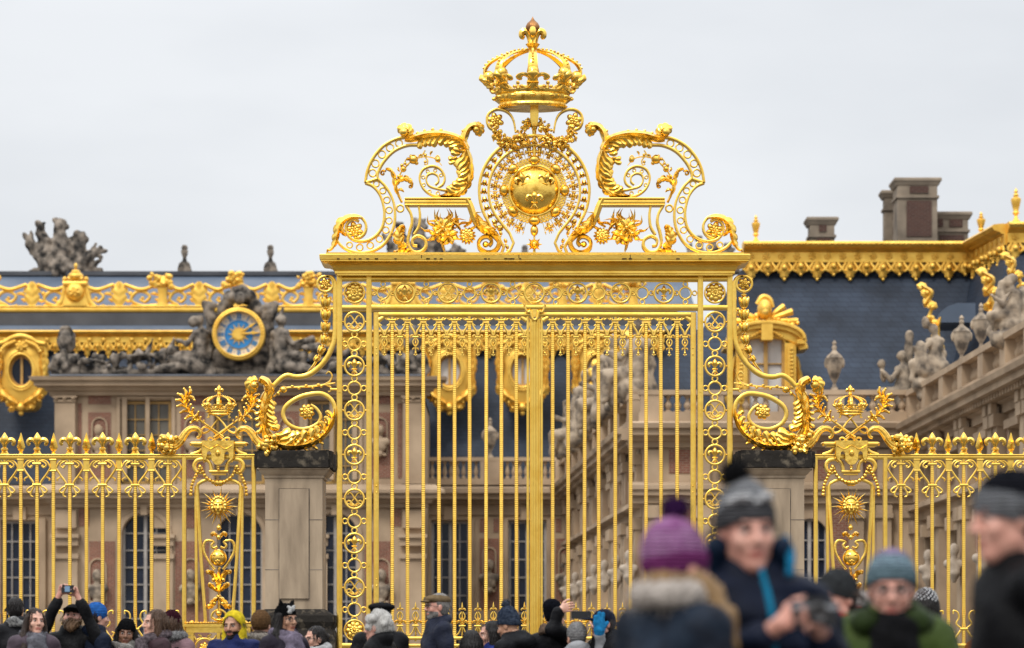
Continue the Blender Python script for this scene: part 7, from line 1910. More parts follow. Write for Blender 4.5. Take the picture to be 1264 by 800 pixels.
def world_of(t, p):
    a = t.rotation_euler[2]; return (t.location[0] + p[0] * cos(a) - p[1] * sin(a), t.location[1] + p[0] * sin(a) + p[1] * cos(a), t.location[2] + p[2])
def fuzz(mb, TH, c, r, n, L=.02, w=.0016, seed=1):
    rr_ = random.Random(seed)
    for i in range(n):
        v = Vector((rr_.gauss(0, 1), rr_.gauss(0, 1), rr_.gauss(0, 1))).normalized()
        a = np.array(c) + r * .8 * np.array(v); b = np.array(c) + (r + L * rr_.uniform(.3, 1)) * np.array(v) + np.array((rr_.uniform(-.004, .004),) * 3)
        mb.tube([(*TH(a), w), (*TH(b), w * .5)], seg=3)
def hats(t, TH, hat, K):
    kind, mt = hat[0], cloth(*hat[1]); opt = hat[2] if len(hat) > 2 else {}
    tl = opt.get('tilt', .3); zb = opt.get('brim', .015)
    if kind in ('beanie', 'bobble', 'cat'):
        P = [('ell', (0, .014, .045), (.0865, .1055, .102 + opt.get('tall', 0)), 0, 0, {'k': .01, 'zmin': zb, 'tilt': tl})]
        if opt.get('slouch'): P.append(('ell', (0, .06, .10), (.075, .08, .07), 0, 0, K(.03)))
        if kind == 'cat':
            for sg in (-1, 1): P += [('cap', (sg * .050, .0, .11), (sg * .074, -.005, .165), .036, .010, K(.02))]
        V, Q = sdf_mesh(P, .0058, .01, lambda X_, Y_, Z_: .0022 * np.sin(95 * np.arctan2(X_, Y_ - .014) * .5) + .0015 * np.sin(260 * Z_)); o = raw_mesh('hat', TH(V), Q, mt, t)
        if not opt.get('nocuff'):
            V, Q = sdf_mesh([('ell', (0, .014, .04), (.0915, .1105, .109), 0, 0, {'k': .008, 'zmin': zb - .004, 'zmax': zb + opt.get('cuff', .045), 'tilt': tl})], .0055, .008, lambda X_, Y_, Z_: .0025 * np.sin(60 * np.arctan2(X_, Y_ - .014)))
            raw_mesh('hat_cuff', TH(V), Q, cloth(*opt['cuffm']) if 'cuffm' in opt else mt, t)
        if kind == 'bobble':
            pc = opt.get('pom', (0, .02, .185)); pr = opt.get('pr', .045)
            mb = MB(d=None); mb.T = None
            V, Q = sdf_mesh([('ell', pc, (pr, pr, pr), 0, 0, K(.01))], .007, .01, lambda X_, Y_, Z_: .005 * np.sin(150 * X_) * np.sin(140 * Z_) * np.sin(130 * Y_))
            raw_mesh('pompom', TH(V), Q, cloth(*opt['pomm']) if 'pomm' in opt else mt, t)
            fuzz(mb, TH, pc, pr, 300, .018, .0018, 3); mb.build('pompom_yarn', cloth(*opt['pomm']) if 'pomm' in opt else mt, t, local=True)
        for (nm, pts, m2) in opt.get('patches', ()):     # raised motif on the front
            V, Q = sdf_mesh([('ell', p[:3], p[3:], 0, 0, K(.008)) for p in pts], .0045, .008); raw_mesh(nm, TH(V), Q, cloth(*m2), t)
        if opt.get('dots'):
            mb = MB(d=None)
            for i in range(90):
                zz = 1 - 1.0 * (i + .5) / 90; a = i * 2.4; r_ = math.sqrt(max(0, 1 - zz * zz))
                p = np.array((.088 * r_ * cos(a), .014 + .107 * r_ * sin(a), .045 + .1035 * zz)); q = TH(p); mb.ball(q[0], q[1], 0, .001) if False else None
                rg = []
                nrm = np.array((r_ * cos(a), r_ * sin(a), zz)); u = np.cross(nrm, (0, 0, 1.)); u = u / (np.linalg.norm(u) or 1); v_ = np.cross(nrm, u)
                rg = [[tuple(TH(p + nrm * e + (u * cos(b) + v_ * sin(b)) * .0085)) for b in np.linspace(0, 2 * PI, 9)[:-1]] for e in (-.003, .003)]
                mb.rings(rg)
            mb.build('white_dots', cloth('white_dots', (.75, .75, .75)), t, local=True)
        if opt.get('stripes'):
            for (z0, z1, m2) in opt['stripes']:
                V, Q = sdf_mesh([('ell', (0, .014, .045), (.0888, .1078, .1042 + opt.get('tall', 0)), 0, 0, {'k': .004, 'zmin': z0, 'zmax': z1, 'tilt': tl})], .0055, .004, lambda X_, Y_, Z_: .002 * np.sin(48 * np.arctan2(X_, Y_ - .014))); raw_mesh('hat_stripe', TH(V), Q, cloth(*m2), t)
    elif kind == 'beret':
        V, Q = sdf_mesh([('ell', (.01, .02, .095), (.115, .125, .04), 0, 0, K(.02)), ('ell', (0, .014, .045), (.088, .106, .07), 0, 0, {'k': .02, 'zmin': .03, 'tilt': .2}), ('cap', (0, .02, .13), (0, .02, .145), .004, .003, K(.005))], .006, .02); raw_mesh('hat', TH(V), Q, mt, t)
    elif kind == 'flatcap':
        V, Q = sdf_mesh([('ell', (0, .02, .07), (.088, .108, .052), 0, 0, {'k': .015, 'zmin': .03, 'tilt': .2}), ('ell', (0, -.05, .07), (.078, .08, .034), 0, 0, {'k': .02}), ('ell', (0, -.112, .046), (.068, .045, .012), 0, 0, {'k': .012})], .0055, .015); raw_mesh('hat', TH(V), Q, mt, t)
    elif kind == 'cap':
        V, Q = sdf_mesh([('ell', (0, .014, .045), (.088, .106, .088), 0, 0, {'k': .01, 'zmin': .032, 'tilt': .12})], .0055, .01); o = raw_mesh('hat', TH(V), Q, mt, t)
        V, Q = sdf_mesh([('ell', (0, -.115, .043), (.075, .085, .011), 0, 0, K(.01)), ('ell', (0, -.06, .04), (.08, .05, .012), 0, 0, K(.01))], .0055, .01); raw_mesh('hat_peak', TH(V), Q, mt, t)
    elif kind == 'hood':
        P = [('ell', (0, .022, .028), (.097, .115, .110), 0, 0, K(.02)), ('cap', (0, .05, -.05), (0, .06, -.17), .094, .10, K(.03)), ('cap', (-.075, .0, -.06), (-.058, -.02, -.17), .030, .050, K(.03)), ('cap', (.075, .0, -.06), (.058, -.02, -.17), .030, .050, K(.03)),
             ('ell', (0, -.115, -.008), (.060, .1, .104), 0, 0, {'sub': 1, 'k': .02}), ('ell', (0, -.01, .0), (.080, .092, .10), 0, 0, {'sub': 1, 'k': .01})]
        V, Q = sdf_mesh(P, .0065, .03, lambda X_, Y_, Z_: .0012 * np.sin(38 * Z_ + 14 * X_)); raw_mesh('hood', TH(V), Q, mt, t)
def fur_collar(t, H, m, r=.10, n=700, zc=.865, thick=.05, back=False, seed=2):
    sp = []
    for i in range(16):
        a = 2 * PI * i / 16
        sp.append(('ell', ((r + .02) * sin(a), .03 - r * cos(a), zc * H + (.0 if not back else .03 * -cos(a))), (thick, thick, thick * .9), 0, 0, {'k': .02}))
    V, Q = sdf_mesh(sp, .009, .02, lambda X_, Y_, Z_: .006 * np.sin(120 * X_) * np.sin(110 * Y_ + 70 * Z_)); raw_mesh('fur_collar', V, Q, cloth(*m), t)
    mb = MB(d=None); rr_ = random.Random(seed)
    for i in range(n):
        a = rr_.uniform(0, 2 * PI); b = rr_.uniform(0, 2 * PI); c = np.array(((r + .02) * sin(a), .03 - r * cos(a), zc * H))
        nv = np.array((sin(a) * cos(b), -cos(a) * cos(b), sin(b))); p = c + nv * thick * .85; q = c + nv * (thick + rr_.uniform(.012, .03)) + np.array((rr_.uniform(-.01, .01), rr_.uniform(-.01, .01), rr_.uniform(-.012, .004)))
        mb.tube([(*p, .0016), (*q, .0007)], seg=3)
    mb.build('fur_hairs', cloth(*m), t, local=True)
def rbox(mb, c, ax, ay, az, hx, hy, hz):
    c, ax, ay, az = map(np.array, (c, ax, ay, az)); vs = []
    for i in (-1, 1):
        for j in (-1, 1):
            for k in (-1, 1): vs.append(tuple(c + ax * hx * i + ay * hy * j + az * hz * k))
    mb.add(vs, [(0, 1, 3, 2), (4, 6, 7, 5), (0, 4, 5, 1), (2, 3, 7, 6), (0, 2, 6, 4), (1, 5, 7, 3)])

BLK = dict(n='black_coat', c=(.022, .022, .025)); NAVY = dict(n='navy_coat', c=(.022, .03, .065)); CHAR = dict(n='charcoal_coat', c=(.035, .038, .05))
GA = 'visitors in front of the gate'
# ---- back row, left to right
person('dark-haired man at the far left seen from behind, pale patterned scarf round his neck', 19, 737, 126, .01, yaw=205, head=(-30, 0, 0), tone='tan', hair=('black', 'short'), coat=dict(n='dark_grey_coat', c=(.04, .04, .045)), scarf=('pale_scarf', (.62, .62, .6), 'knit', .9, (.12, .12, .13)))
person('smiling woman with long brown hair and grey scarf at the far left', 42, 749, 146, .015, yaw=18, head=(12, -6, 4), tone='light', fem=True, hair=('dark', 'wavy'), coat=dict(n='mauve_coat', c=(.16, .12, .15)), scarf=('grey_scarf', (.3, .3, .34), 'knit'))
def cam_held(t, TH, H, A):
    c = (A['wL'] + A['wR']) / 2 + np.array((0, -.045, .075))
    o = thing('compact_camera', 'small black camera with lit screen held up by the bearded man', 'camera', world_of(t, c)); mb = MB(d=None)
    mb.box(-.056, .056, -.014, .014, -.034, .034); mb.box(-.05, -.03, -.01, .01, .034, .039); mb.build('camera_body', PHONE, o, smooth=0, local=True)
    mb = MB(d=None); mb.box(-.026, .02, -.0175, -.0145, -.026, .026); mb.build('screen', SCREENM, o, smooth=0, local=True)
    mb = MB(d=None); mb.T = lambda p: (p[0], p[2] + .014, p[1]); mb.rings([[(.02 + r * cos(2 * PI * i / 18), r * sin(2 * PI * i / 18), y) for i in range(18)] for r, y in ((.024, 0), (.024, .02), (.018, .024), (.002, .02))]); mb.build('lens', LENSG, o, local=True)
H_ = EYE + (HZ - 744) / 133
person('bearded man in a black cap and black jacket holding a camera up with both hands', 89, 744, 140, .015, yaw=0, head=(0, -16, 0), tone='pink', hair=('brown', 'short'), hat=('cap', ('black_cap', (.015, .015, .016)), {}), coat=dict(n='black_jacket', c=(.018, .018, .02)), beard='big',
       arms={'L': ((-.27, -.16, .80 * H_), (-.082, -.26, 1.03 * H_)), 'R': ((.27, -.16, .80 * H_), (.100, -.26, 1.02 * H_))}, grip=('grip', 'grip'), palms={-1: (.6, -.75, 0), 1: (-.6, -.75, 0), ('t', -1): (.6, .5, -.4), ('t', 1): (-.6, .5, -.4), ('d', -1): (.45, -.05, .9), ('d', 1): (-.45, -.05, .9)}, extra=cam_held)
person('person in a bright blue hat half hidden behind the raised arm of the bearded man', 119, 742, 140, .03, yaw=120, tone='light', hair=('dark', 'short'), hat=('beanie', ('blue_hat', (.03, .14, .46), 'plain'), {'nocuff': 1, 'brim': -.05}), coat=dict(n='dark_blue_coat', c=(.02, .03, .06)))
person('smiling woman in a black knitted cap with a pale scarf, dark complexion', 154.5, 763, 140, .022, yaw=6, head=(0, 0, 4), tone='brown', fem=True, hair=('black', 'bob'), hat=('beanie', ('black_knit', (.014, .014, .016), 'knit'), {'cuff': .05}), coat=dict(n='dark_wool_coat', c=(.03, .028, .032)), scarf=('cream_scarf', (.5, .47, .43), 'knit'))
person('brown-haired woman in profile looking left, furry grey collar', 191, 751, 146, .015, yaw=-62, head=(0, -4, 0), tone='light', fem=True, hair=('brown', 'bob'), coat=dict(n='plum_coat', c=(.10, .06, .07)), scarf=('mottled_scarf', (.3, .24, .26), 'knit', .9, (.1, .08, .09)))
def furhood(t, TH, H, A):
    fur_collar(t, H, ('grey_fur', (.33, .32, .32), 'fur', .9, (.12, .12, .12)), r=.10, n=500, zc=.865, thick=.05)
    mb = MB(d=None)
    for sg in (-1, 1): mb.tube([(sg * .13, .16, .80 * H, .022), (sg * .16, .18, .7 * H, .022), (sg * .17, .16, .6 * H, .022)], seg=6, n=3)
    mb.build('bag_strap', cloth('black_strap', (.015, .015, .016)), t, local=True)
person('person seen from behind in a maroon knit hat and pink coat with grey fur hood', 212, 752, 138, .025, yaw=160, tone='light', fem=True, hair=('brown', 'bob'), hat=('beanie', ('maroon_knit', (.075, .018, .03), 'knit'), {}), coat=dict(n='pink_coat', c=(.45, .27, .30), bulk=1.1), extra=furhood)
person('man with a bright yellow hood up over a blue padded jacket', 289, 750, 150, .035, yaw=-18, head=(0, 3, 0), tone='tan', hair=('black', 'short'), beard='stubble', hat=('hood', ('yellow_hood', (.82, .62, .03), 'plain')), coat=dict(n='blue_padded_jacket', c=(.02, .035, .16), puff=.07, bulk=1.12))
person('person in a brown woolly hat turned away beside the yellow hood', 322, 752, 148, .025, yaw=170, tone='light', hair=('brown', 'none'), hat=('beanie', ('brown_wool', (.19, .105, .05), 'fur'), {'nocuff': 1, 'brim': -.06}), coat=dict(n='brown_coat', c=(.10, .07, .055)), extra=lambda t, TH, H, A: fur_collar(t, H, ('beige_fur', (.42, .38, .33), 'fur', .9, (.12, .10, .09)), r=.095, n=400, zc=.86, thick=.05))
person('girl in a black cat-eared knit hat with white motif, glasses and long dark hair', 352, 744, 152, .022, yaw=38, head=(8, 0, 0), tone='tan', fem=True, hair=('black', 'long'), glasses=True,
       hat=('cat', ('black_ear_knit', (.013, .013, .014), 'knit'), {'nocuff': 1, 'patches': [('white_motif', [(-.01, -.082, .09, .036, .016, .022), (-.035, -.085, .066, .024, .014, .018), (.02, -.075, .112, .018, .014, .013), (-.034, -.07, .108, .018, .014, .013)], ('white_felt', (.72, .72, .7), 'fur'))]}), coat=dict(n='dark_purple_coat', c=(.05, .04, .06)), scarf=('lilac_scarf', (.42, .36, .48), 'knit'))
person('dark-haired girl with glasses and ponytail looking left, below the stone pillar', 390, 772, 136, .012, yaw=-58, tone='light', fem=True, hair=('black', 'ponytail'), glasses=True, coat=dict(n='black_parka', c=(.02, .02, .023)), scarf=('white_piping', (.55, .55, .55)))
person('bespectacled man in a black beret behind the white-haired woman', 470, 742, 152, .02, yaw=22, tone='pink', hair=('white', 'short'), hat=('beret', ('black_beret', (.013, .013, .015))), coat=dict(n='black_anorak', c=(.02, .02, .023)), glasses=True)
person('elderly woman with curly white hair seen from behind, black jacket', 467, 755, 158, .012, yaw=-115, tone='pink', fem=True, hair=('white', 'curly'), coat=dict(n='black_fleece', c=(.016, .016, .018)))
person('bearded man in a tweed flat cap and glasses looking left, navy jacket', 540, 731, 142, .015, yaw=-74, head=(0, -3, 0), tone='pink', hair=('grey', 'short'), beard='stubble', glasses=True, hat=('flatcap', ('tweed_cap', (.21, .15, .085), 'plain', .95, (.13, .09, .05))), coat=dict(n='navy_jacket', c=(.035, .042, .075), bulk=1.1))
person('top of a dark head of hair just right of the tweed-capped man', 582, 777, 150, .01, yaw=180, tone='light', fem=True, hair=('black', 'long'), coat=dict(n='black_coat_plain', c=(.02, .02, .022)))
person('woman with straight dark hair looking left, bright blue collar', 607, 765.5, 148, .012, yaw=-78, tone='light', fem=True, hair=('black', 'bob'), coat=dict(n='blue_coat', c=(.025, .05, .30)))
person('person in a speckled navy bobble hat looking down to the left', 633, 749, 150, .035, yaw=-120, head=(0, 14, 0), tone='tan', hair=('black', 'none'), hat=('bobble', ('speckled_navy_knit', (.10, .13, .19), 'knit', .9, (.02, .03, .06)), {'tall': .035, 'cuff': .05, 'pom': (0, .02, .195), 'pr': .034, 'pomm': ('navy_pompom', (.09, .11, .15), 'fur')}), coat=dict(n='black_hooded_coat', c=(.017, .018, .022)), collar='hood')
H_ = EYE + (HZ - 741.5) / 140.6
person('person in a dark hat stretching out a black-sleeved arm to film with a phone', 684, 741.5, 148, .025, yaw=150, tone='light', hair=('black', 'none'), hat=('beanie', ('dark_knit', (.016, .018, .028), 'knit'), {'nocuff': 1, 'brim': -.02, 'slouch': 1}), coat=dict(n='black_sleeved_coat', c=(.013, .013, .016)), scarf=('beige_scarf', (.34, .235, .17), 'knit'),
       arms={'L': ((-.10, .20, .86 * H_), (-.135, .16, .945 * H_))}, grip=('hold', 'relaxed'), palms={-1: (-.2, -1, 0), ('d', -1): (-.95, -.1, .25), ('t', -1): (0, 0, 1)}, extra=None)
_o = thing('smartphone', 'black phone held sideways at the end of a raised arm', 'phone', at(717.5, 759.3, F / 140.6 - .26)); mb = MB(d=None)
mb.rings([[(sx * (.086 - (0 if k else .008)), y, sz * (.034 - (.008 if k else 0))) for sx, sz, k in ((1, 1, 0), (1, 1, 1), (1, -1, 1), (1, -1, 0), (-1, -1, 0), (-1, -1, 1), (-1, 1, 1), (-1, 1, 0))] for y in (-.005, .005)]); mb.build('phone_case', PHONE, _o, smooth=0, local=True)
mb = MB(d=None); mb.ball(.066, -.006, -.016, .007, .007, .003, n=8); mb.build('phone_lens', LENSG, _o, local=True)
H_ = EYE + (HZ - 766) / 142.5
def mitten(t, TH, H, A):
    w = A['wR']; P = [('cap', tuple(w), tuple(w + np.array((0, 0, .02))), .045, .05, {'k': .02}), ('ell', tuple(w + np.array((0, 0, .075))), (.058, .035, .06), 0, 0, {'k': .02}), ('cap', tuple(w + np.array((-.02, 0, .09))), tuple(w + np.array((-.035, 0, .165))), .022, .018, {'k': .012}), ('cap', tuple(w + np.array((.01, 0, .1))), tuple(w + np.array((.0, 0, .17))), .02, .018, {'k': .01}), ('cap', tuple(w + np.array((.035, 0, .09))), tuple(w + np.array((.035, 0, .14))), .02, .017, {'k': .01}), ('cap', tuple(w + np.array((-.04, 0, .05))), tuple(w + np.array((-.075, 0, .09))), .02, .016, {'k': .012})]
    V, Q = sdf_mesh(P, .006, .01); raw_mesh('glove', V, Q, cloth('cyan_glove', (.02, .22, .48), 'plain'), t)
person('person in a grey fluffy hat and white coat raising a bright blue glove', 712, 766, 150, .03, yaw=200, tone='light', fem=True, hair=('dark', 'none'), hat=('beanie', ('grey_fluff', (.36, .35, .35), 'fur', .9, (.15, .15, .15)), {'brim': -.09, 'nocuff': 1}), coat=dict(n='white_coat', c=(.62, .63, .66), bulk=1.05), arms={'R': ((-.0, .0, .62 * H_), (-.0, .0, .5 * H_))} if False else {'L': ((-.20, .12, .78 * H_), (-.13, .2, .93 * H_))}, palms={-1: (0, -1, 0), ('d', -1): (0, 0, 1)},
       extra=lambda t, TH, H, A: mitten(t, TH, H, dict(wR=A['wL'])))
person('person in a dark peaked cap looking left, behind the purple-hatted woman', 745, 750, 150, .02, yaw=-60, tone='pink', hair=('dark', 'short'), hat=('cap', ('navy_cap', (.015, .02, .04)), {}), coat=dict(n='black_coat_far', c=(.02, .02, .024)))
# ---- out-of-focus foreground
def ponytail(t, TH):
    V, Q = sdf_mesh([('cap', (-.03, .0, -.03), (-.10, -.025, -.08), .05, .036, {'k': .03}), ('cap', (-.10, -.025, -.08), (-.145, -.045, -.16), .034, .03, {'k': .03}), ('cap', (-.145, -.045, -.16), (-.16, -.06, -.25), .028, .016, {'k': .03}), ('ell', (0, .05, -.05), (.07, .07, .06), 0, 0, {'k': .03})], .008, .03, lambda X_, Y_, Z_: .004 * np.sin(150 * X_ + 120 * Y_))
    raw_mesh('hair', TH(V), Q, cloth('hair_blond', HAIRC['blond'], 'hair'), t)
GB_ = 'blurred visitors close to the camera'
def furpurple(t, TH, H, A): fur_collar(t, H, ('cream_fur', (.72, .64, .57), 'fur', .9, (.48, .42, .37)), r=.066, n=280, zc=.874, thick=.04)
person('woman in a purple bobble hat seen from behind, cream collar and patterned navy coat', 835, 634, 425, .035, yaw=128, head=(0, 6, 10), tone='pink', fem=True, hair=('blond', 'none'), group=GB_,
       hat=('bobble', ('purple_knit', (.62, .30, .58), 'knit', .9, (.36, .11, .32)), {'tall': .012, 'cuff': .07, 'brim': -.03, 'tilt': .15, 'pom': (0, .0, .185), 'pr': .036, 'pomm': ('dark_purple_pompom', (.06, .018, .09), 'fur'), 'cuffm': ('magenta_knit', (.34, .07, .26), 'knit', .9, (.16, .03, .13)), 'stripes': [(.05, .058, ('pale_lilac_yarn', (.75, .52, .72), 'knit')), (.075, .083, ('pale_lilac_yarn', (.75, .52, .72), 'knit')), (.10, .108, ('pale_lilac_yarn', (.75, .52, .72), 'knit'))]}),
       coat=dict(n='patterned_navy_coat', c=(.028, .045, .075), c2=(.008, .009, .016), bulk=1.0, kind='shell'), collar='low', extra=lambda t, TH, H, A: (furpurple(t, TH, H, A), ponytail(t, TH)))

H_ = EYE + (HZ - 594) / 408 - .03
def hand_cam(t, TH, H, A):
    c = (A['wL'] + A['wR']) / 2 + np.array((.035, -.06, .055))
    o = thing('camera', 'grey compact camera held at chest height by the bobble-hat man', 'camera', world_of(t, c)); o.rotation_euler = (0, 0, t.rotation_euler[2]); mb = MB(d=None)
    mb.box(-.065, .065, -.02, .02, -.038, .038); mb.box(-.03, .03, -.018, .018, .038, .05); mb.build('camera_body', PHONE, o, smooth=0, local=True)
    mb = MB(d=None); mb.box(-.066, .066, -.021, .021, .012, .026); mb.build('camera_trim', SILVER, o, smooth=0, local=True)
    mb = MB(d=None); mb.T = lambda p: (p[0], -p[2] - .02, p[1]); mb.rings([[(r * cos(2 * PI * i / 20), r * sin(2 * PI * i / 20), y) for i in range(20)] for r, y in ((.03, 0), (.03, .035), (.024, .04), (.003, .03))]); mb.build('lens', LENSG, o, local=True)
    mb = MB(d=None)
    mb.tube([(.015, -.125, .86 * H, .009), (.03, -.178, .80 * H, .011), (.04, -.19, .73 * H, .010), (.04, -.19, .62 * H, .008)], seg=6, n=3)
    mb.build('zip', cloth('cyan_zip', (.015, .24, .42)), t, local=True)
    mb = MB(d=None); mb.tube([(.112, -.02, .92 * H, .010), (.122, -.05, .89 * H, .015), (.11, -.09, .85 * H, .012)], seg=8, n=3); mb.build('hood_lining', cloth('cyan_lining', (.015, .19, .36)), t, local=True)
    V, Q = sdf_mesh([('ell', (0, .11, .85 * H), (.14, .09, .09), 0, 0, {'k': .03}), ('cap', (-.11, .04, .84 * H), (-.10, -.03, .9 * H), .05, .035, {'k': .03}), ('cap', (.11, .04, .84 * H), (.10, -.03, .9 * H), .05, .035, {'k': .03})], .012, .03); raw_mesh('hood', V, Q, cloth('teal_hood', (.012, .03, .07), 'shell'), t)
person('blurred man in a grey and white bobble hat and navy coat with cyan zip', 922, 594, 408, .03, yaw=8, head=(6, 2, -3), tone='pink', hair=('dark', 'short'), group=GB_,
       hat=('bobble', ('grey_knit', (.42, .43, .45), 'knit', .9, (.2, .205, .215)), {'tall': .02, 'cuff': .055, 'pom': (-.025, .02, .178), 'pr': .04, 'pomm': ('black_pompom', (.012, .012, .013), 'fur'), 'cuffm': ('dark_grey_knit', (.13, .13, .14), 'knit'), 'patches': [('white_motif', [(-.03, -.07, .105, .03, .025, .016), (.04, -.068, .105, .026, .025, .015), (-.062, -.045, .095, .02, .02, .015), (.01, -.078, .09, .014, .016, .01)], ('white_yarn', (.95, .95, .96), 'knit'))]}),
       coat=dict(n='navy_parka', c=(.016, .024, .055), c2=(.010, .014, .03), bulk=1.12, puff=.09), arms={'L': ((-.29, -.02, .62 * H_), (.015, -.27, .755 * H_)), 'R': ((.30, -.04, .64 * H_), (.165, -.27, .745 * H_))}, grip=('hold', 'grip'), palms={-1: (.6, -.3, .3), 1: (-.6, -.3, .2), ('t', -1): (0, -.3, 1), ('t', 1): (0, -.3, 1)}, extra=hand_cam)
person('blurred person in a charcoal beanie with a bright red collar, face in profile', 1034, 700, 262, .025, yaw=-48, tone='pink', hair=('dark', 'short'), group=GB_, hat=('beanie', ('charcoal_knit', (.075, .08, .085), 'knit'), {'brim': .0, 'cuff': .06}), coat=dict(n='black_red_jacket', c=(.02, .018, .02)), scarf=('red_collar', (.62, .03, .02), 'plain'))
person('person in a white knit hat mostly hidden behind the green coat', 1064, 727, 205, .03, yaw=160, tone='light', hair=('dark', 'none'), group=GB_, hat=('beanie', ('white_knit', (.62, .58, .55), 'knit'), {'brim': -.03}), coat=dict(n='grey_coat_hidden', c=(.06, .06, .065)))
def greenhood(t, TH, H, A):
    V, Q = sdf_mesh([('ell', (0, .11, .85 * H), (.15, .09, .09), 0, 0, {'k': .03}), ('cap', (-.12, .04, .84 * H), (-.09, -.08, .85 * H), .055, .05, {'k': .03}), ('cap', (.12, .04, .84 * H), (.09, -.08, .85 * H), .055, .05, {'k': .03})], .012, .03); raw_mesh('hood', V, Q, cloth('green_lining', (.045, .075, .02), 'shell'), t)
person('blurred person in a teal and lilac beanie, glasses and olive green coat', 1100, 675, 350, .028, yaw=-6, head=(0, 4, 0), tone='pink', fem=True, hair=('brown', 'short'), glasses=True, group=GB_, hat=('beanie', ('teal_lilac_knit', (.36, .54, .62), 'knit', .9, (.26, .34, .42)), {'brim': .02, 'cuff': .05, 'cuffm': ('grey_teal_knit', (.24, .36, .42), 'knit'), 'stripes': [(.115, .16, ('lilac_knit', (.48, .38, .58), 'knit'))]}), coat=dict(n='olive_coat', c=(.085, .13, .028), c2=(.06, .095, .02), bulk=1.15), scarf=('black_scarf', (.02, .02, .022), 'knit'), extra=greenhood)
person('person in a black hat with white polka dots behind the green coat', 1143, 725, 165, .025, yaw=150, tone='light', fem=True, hair=('black', 'bob'), hat=('beanie', ('black_dotted_hat', (.015, .016, .028)), {'dots': 1, 'nocuff': 1, 'brim': 0}), coat=dict(n='dark_green_coat', c=(.025, .03, .025)))
person('blurred man at the right edge in a two-tone grey beanie and black coat, facing left', 1252, 574, 430, .03, yaw=-80, head=(4, 4, 0), tone='pink', hair=('dark', 'short'), group=GB_, hat=('beanie', ('black_top_knit', (.018, .019, .026), 'knit'), {'brim': -.005, 'cuff': .075, 'cuffm': ('mid_grey_knit', (.30, .31, .33), 'knit')}), coat=dict(n='black_winter_coat', c=(.012, .012, .014), bulk=.95), arms={'L': ((-.25, .12, 1.06), (-.24, .06, .82)), 'R': ((.25, .12, 1.06), (.24, .06, .82))}, collar='low')
person('child whose orange hat just shows at the bottom right', 1203, 789, 150, .02, yaw=10, tone='light', hair=('dark', 'short'), hat=('beanie', ('orange_knit', (.75, .22, .03), 'knit'), {}), coat=dict(n='child_coat', c=(.05, .05, .08)))
# ================================================================== ground, sky, sun, camera
gm = mat('cobble_paving', (.15, .135, .12), .8, 0, second=(.08, .073, .066), scale=1.3, bump=.5, bscale=7, detail=8)
mb = MB(d=None); mb.add([(-2500, -2500, 0), (2500, -2500, 0), (2500, 2500, 0), (-2500, 2500, 0)], [(0, 1, 2, 3)])
g_ = mb.build('ground', gm, smooth=0); g_['kind'] = 'structure'

w = bpy.data.worlds.new('World'); bpy.context.scene.world = w; w.use_nodes = True
nt = w.node_tree; bg = nt.nodes['Background']; L_ = nt.links.new
sky = nt.nodes.new('ShaderNodeTexSky'); sky.sky_type = 'NISHITA'; sky.sun_disc = False
SUN_EL, SUN_AZ = 48, 205
sky.sun_elevation = math.radians(SUN_EL); sky.sun_rotation = math.radians(SUN_AZ); sky.dust_density = 4; sky.air_density = 1.2
tc = nt.nodes.new('ShaderNodeTexCoord'); mp = nt.nodes.new('ShaderNodeMapping'); mp.inputs['Scale'].default_value = (1, 1, 3)
nz = nt.nodes.new('ShaderNodeTexNoise'); nz.inputs['Scale'].default_value = 3.2; nz.inputs['Detail'].default_value = 5
L_(tc.outputs['Generated'], mp.inputs['Vector']); L_(mp.outputs['Vector'], nz.inputs['Vector'])
cr = nt.nodes.new('ShaderNodeValToRGB')
cr.color_ramp.elements[0].position = .36; cr.color_ramp.elements[1].position = .62
cr.color_ramp.elements[0].color = (5.95, 6.15, 6.45, 1); cr.color_ramp.elements[1].color = (7.2, 7.35, 7.58, 1)
L_(nz.outputs['Fac'], cr.inputs['Fac'])
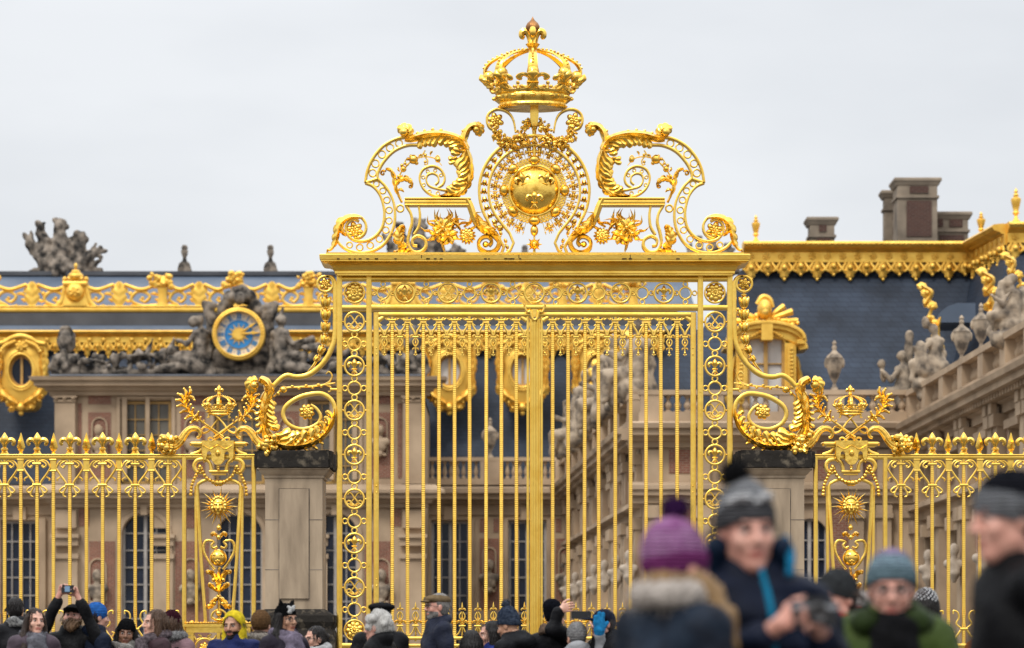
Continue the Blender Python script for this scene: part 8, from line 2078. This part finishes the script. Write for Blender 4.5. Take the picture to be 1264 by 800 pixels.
# overcast luminance: about 2.4 times brighter overhead than at the horizon
sx = nt.nodes.new('ShaderNodeSeparateXYZ'); L_(tc.outputs['Generated'], sx.inputs[0])
mr = nt.nodes.new('ShaderNodeMapRange'); mr.inputs['From Min'].default_value = .22; mr.inputs['From Max'].default_value = .9
mr.inputs['To Min'].default_value = 1.0; mr.inputs['To Max'].default_value = 2.8; L_(sx.outputs['Z'], mr.inputs['Value'])
vm = nt.nodes.new('ShaderNodeVectorMath'); vm.operation = 'SCALE'; L_(cr.outputs['Color'], vm.inputs[0]); L_(mr.outputs['Result'], vm.inputs['Scale'])
mx = nt.nodes.new('ShaderNodeMix'); mx.data_type = 'RGBA'; mx.inputs['Factor'].default_value = .9
L_(sky.outputs['Color'], mx.inputs[6]); L_(vm.outputs['Vector'], mx.inputs[7]); L_(mx.outputs[2], bg.inputs['Color'])
bg.inputs['Strength'].default_value = .1

sl = bpy.data.lights.new('sun', 'SUN'); sl.energy = 1.2; sl.angle = math.radians(14); sl.color = (1, .96, .9)
so = bpy.data.objects.new('sun', sl); C.objects.link(so)
el, az = math.radians(SUN_EL), math.radians(SUN_AZ)
dirv = Vector((math.sin(az) * cos(el), math.cos(az) * cos(el), sin(el)))
so.rotation_euler = (-dirv).to_track_quat('-Z', 'Y').to_euler(); so.location = (0, 0, 40)

cam = bpy.data.cameras.new('camera'); co = bpy.data.objects.new('camera', cam); C.objects.link(co)
cam.sensor_width = 36; cam.lens = F / 1264 * 36; cam.clip_end = 6000; cam.clip_start = .1
co.location = (0, 0, EYE); co.rotation_euler = (PI / 2, 0, 0); cam.shift_y = (HZ - 400) / 1264
cam.dof.use_dof = True; cam.dof.focus_distance = 34.95; cam.dof.aperture_fstop = 2.4; cam.dof.aperture_blades = 0
sc = bpy.context.scene; sc.camera = co
sc.view_settings.view_transform = 'Standard'; sc.view_settings.look = 'None'; sc.view_settings.exposure = 0.34; sc.view_settings.gamma = 1
sc.cycles.max_bounces = 6; sc.cycles.glossy_bounces = 2; sc.cycles.sample_clamp_indirect = 4
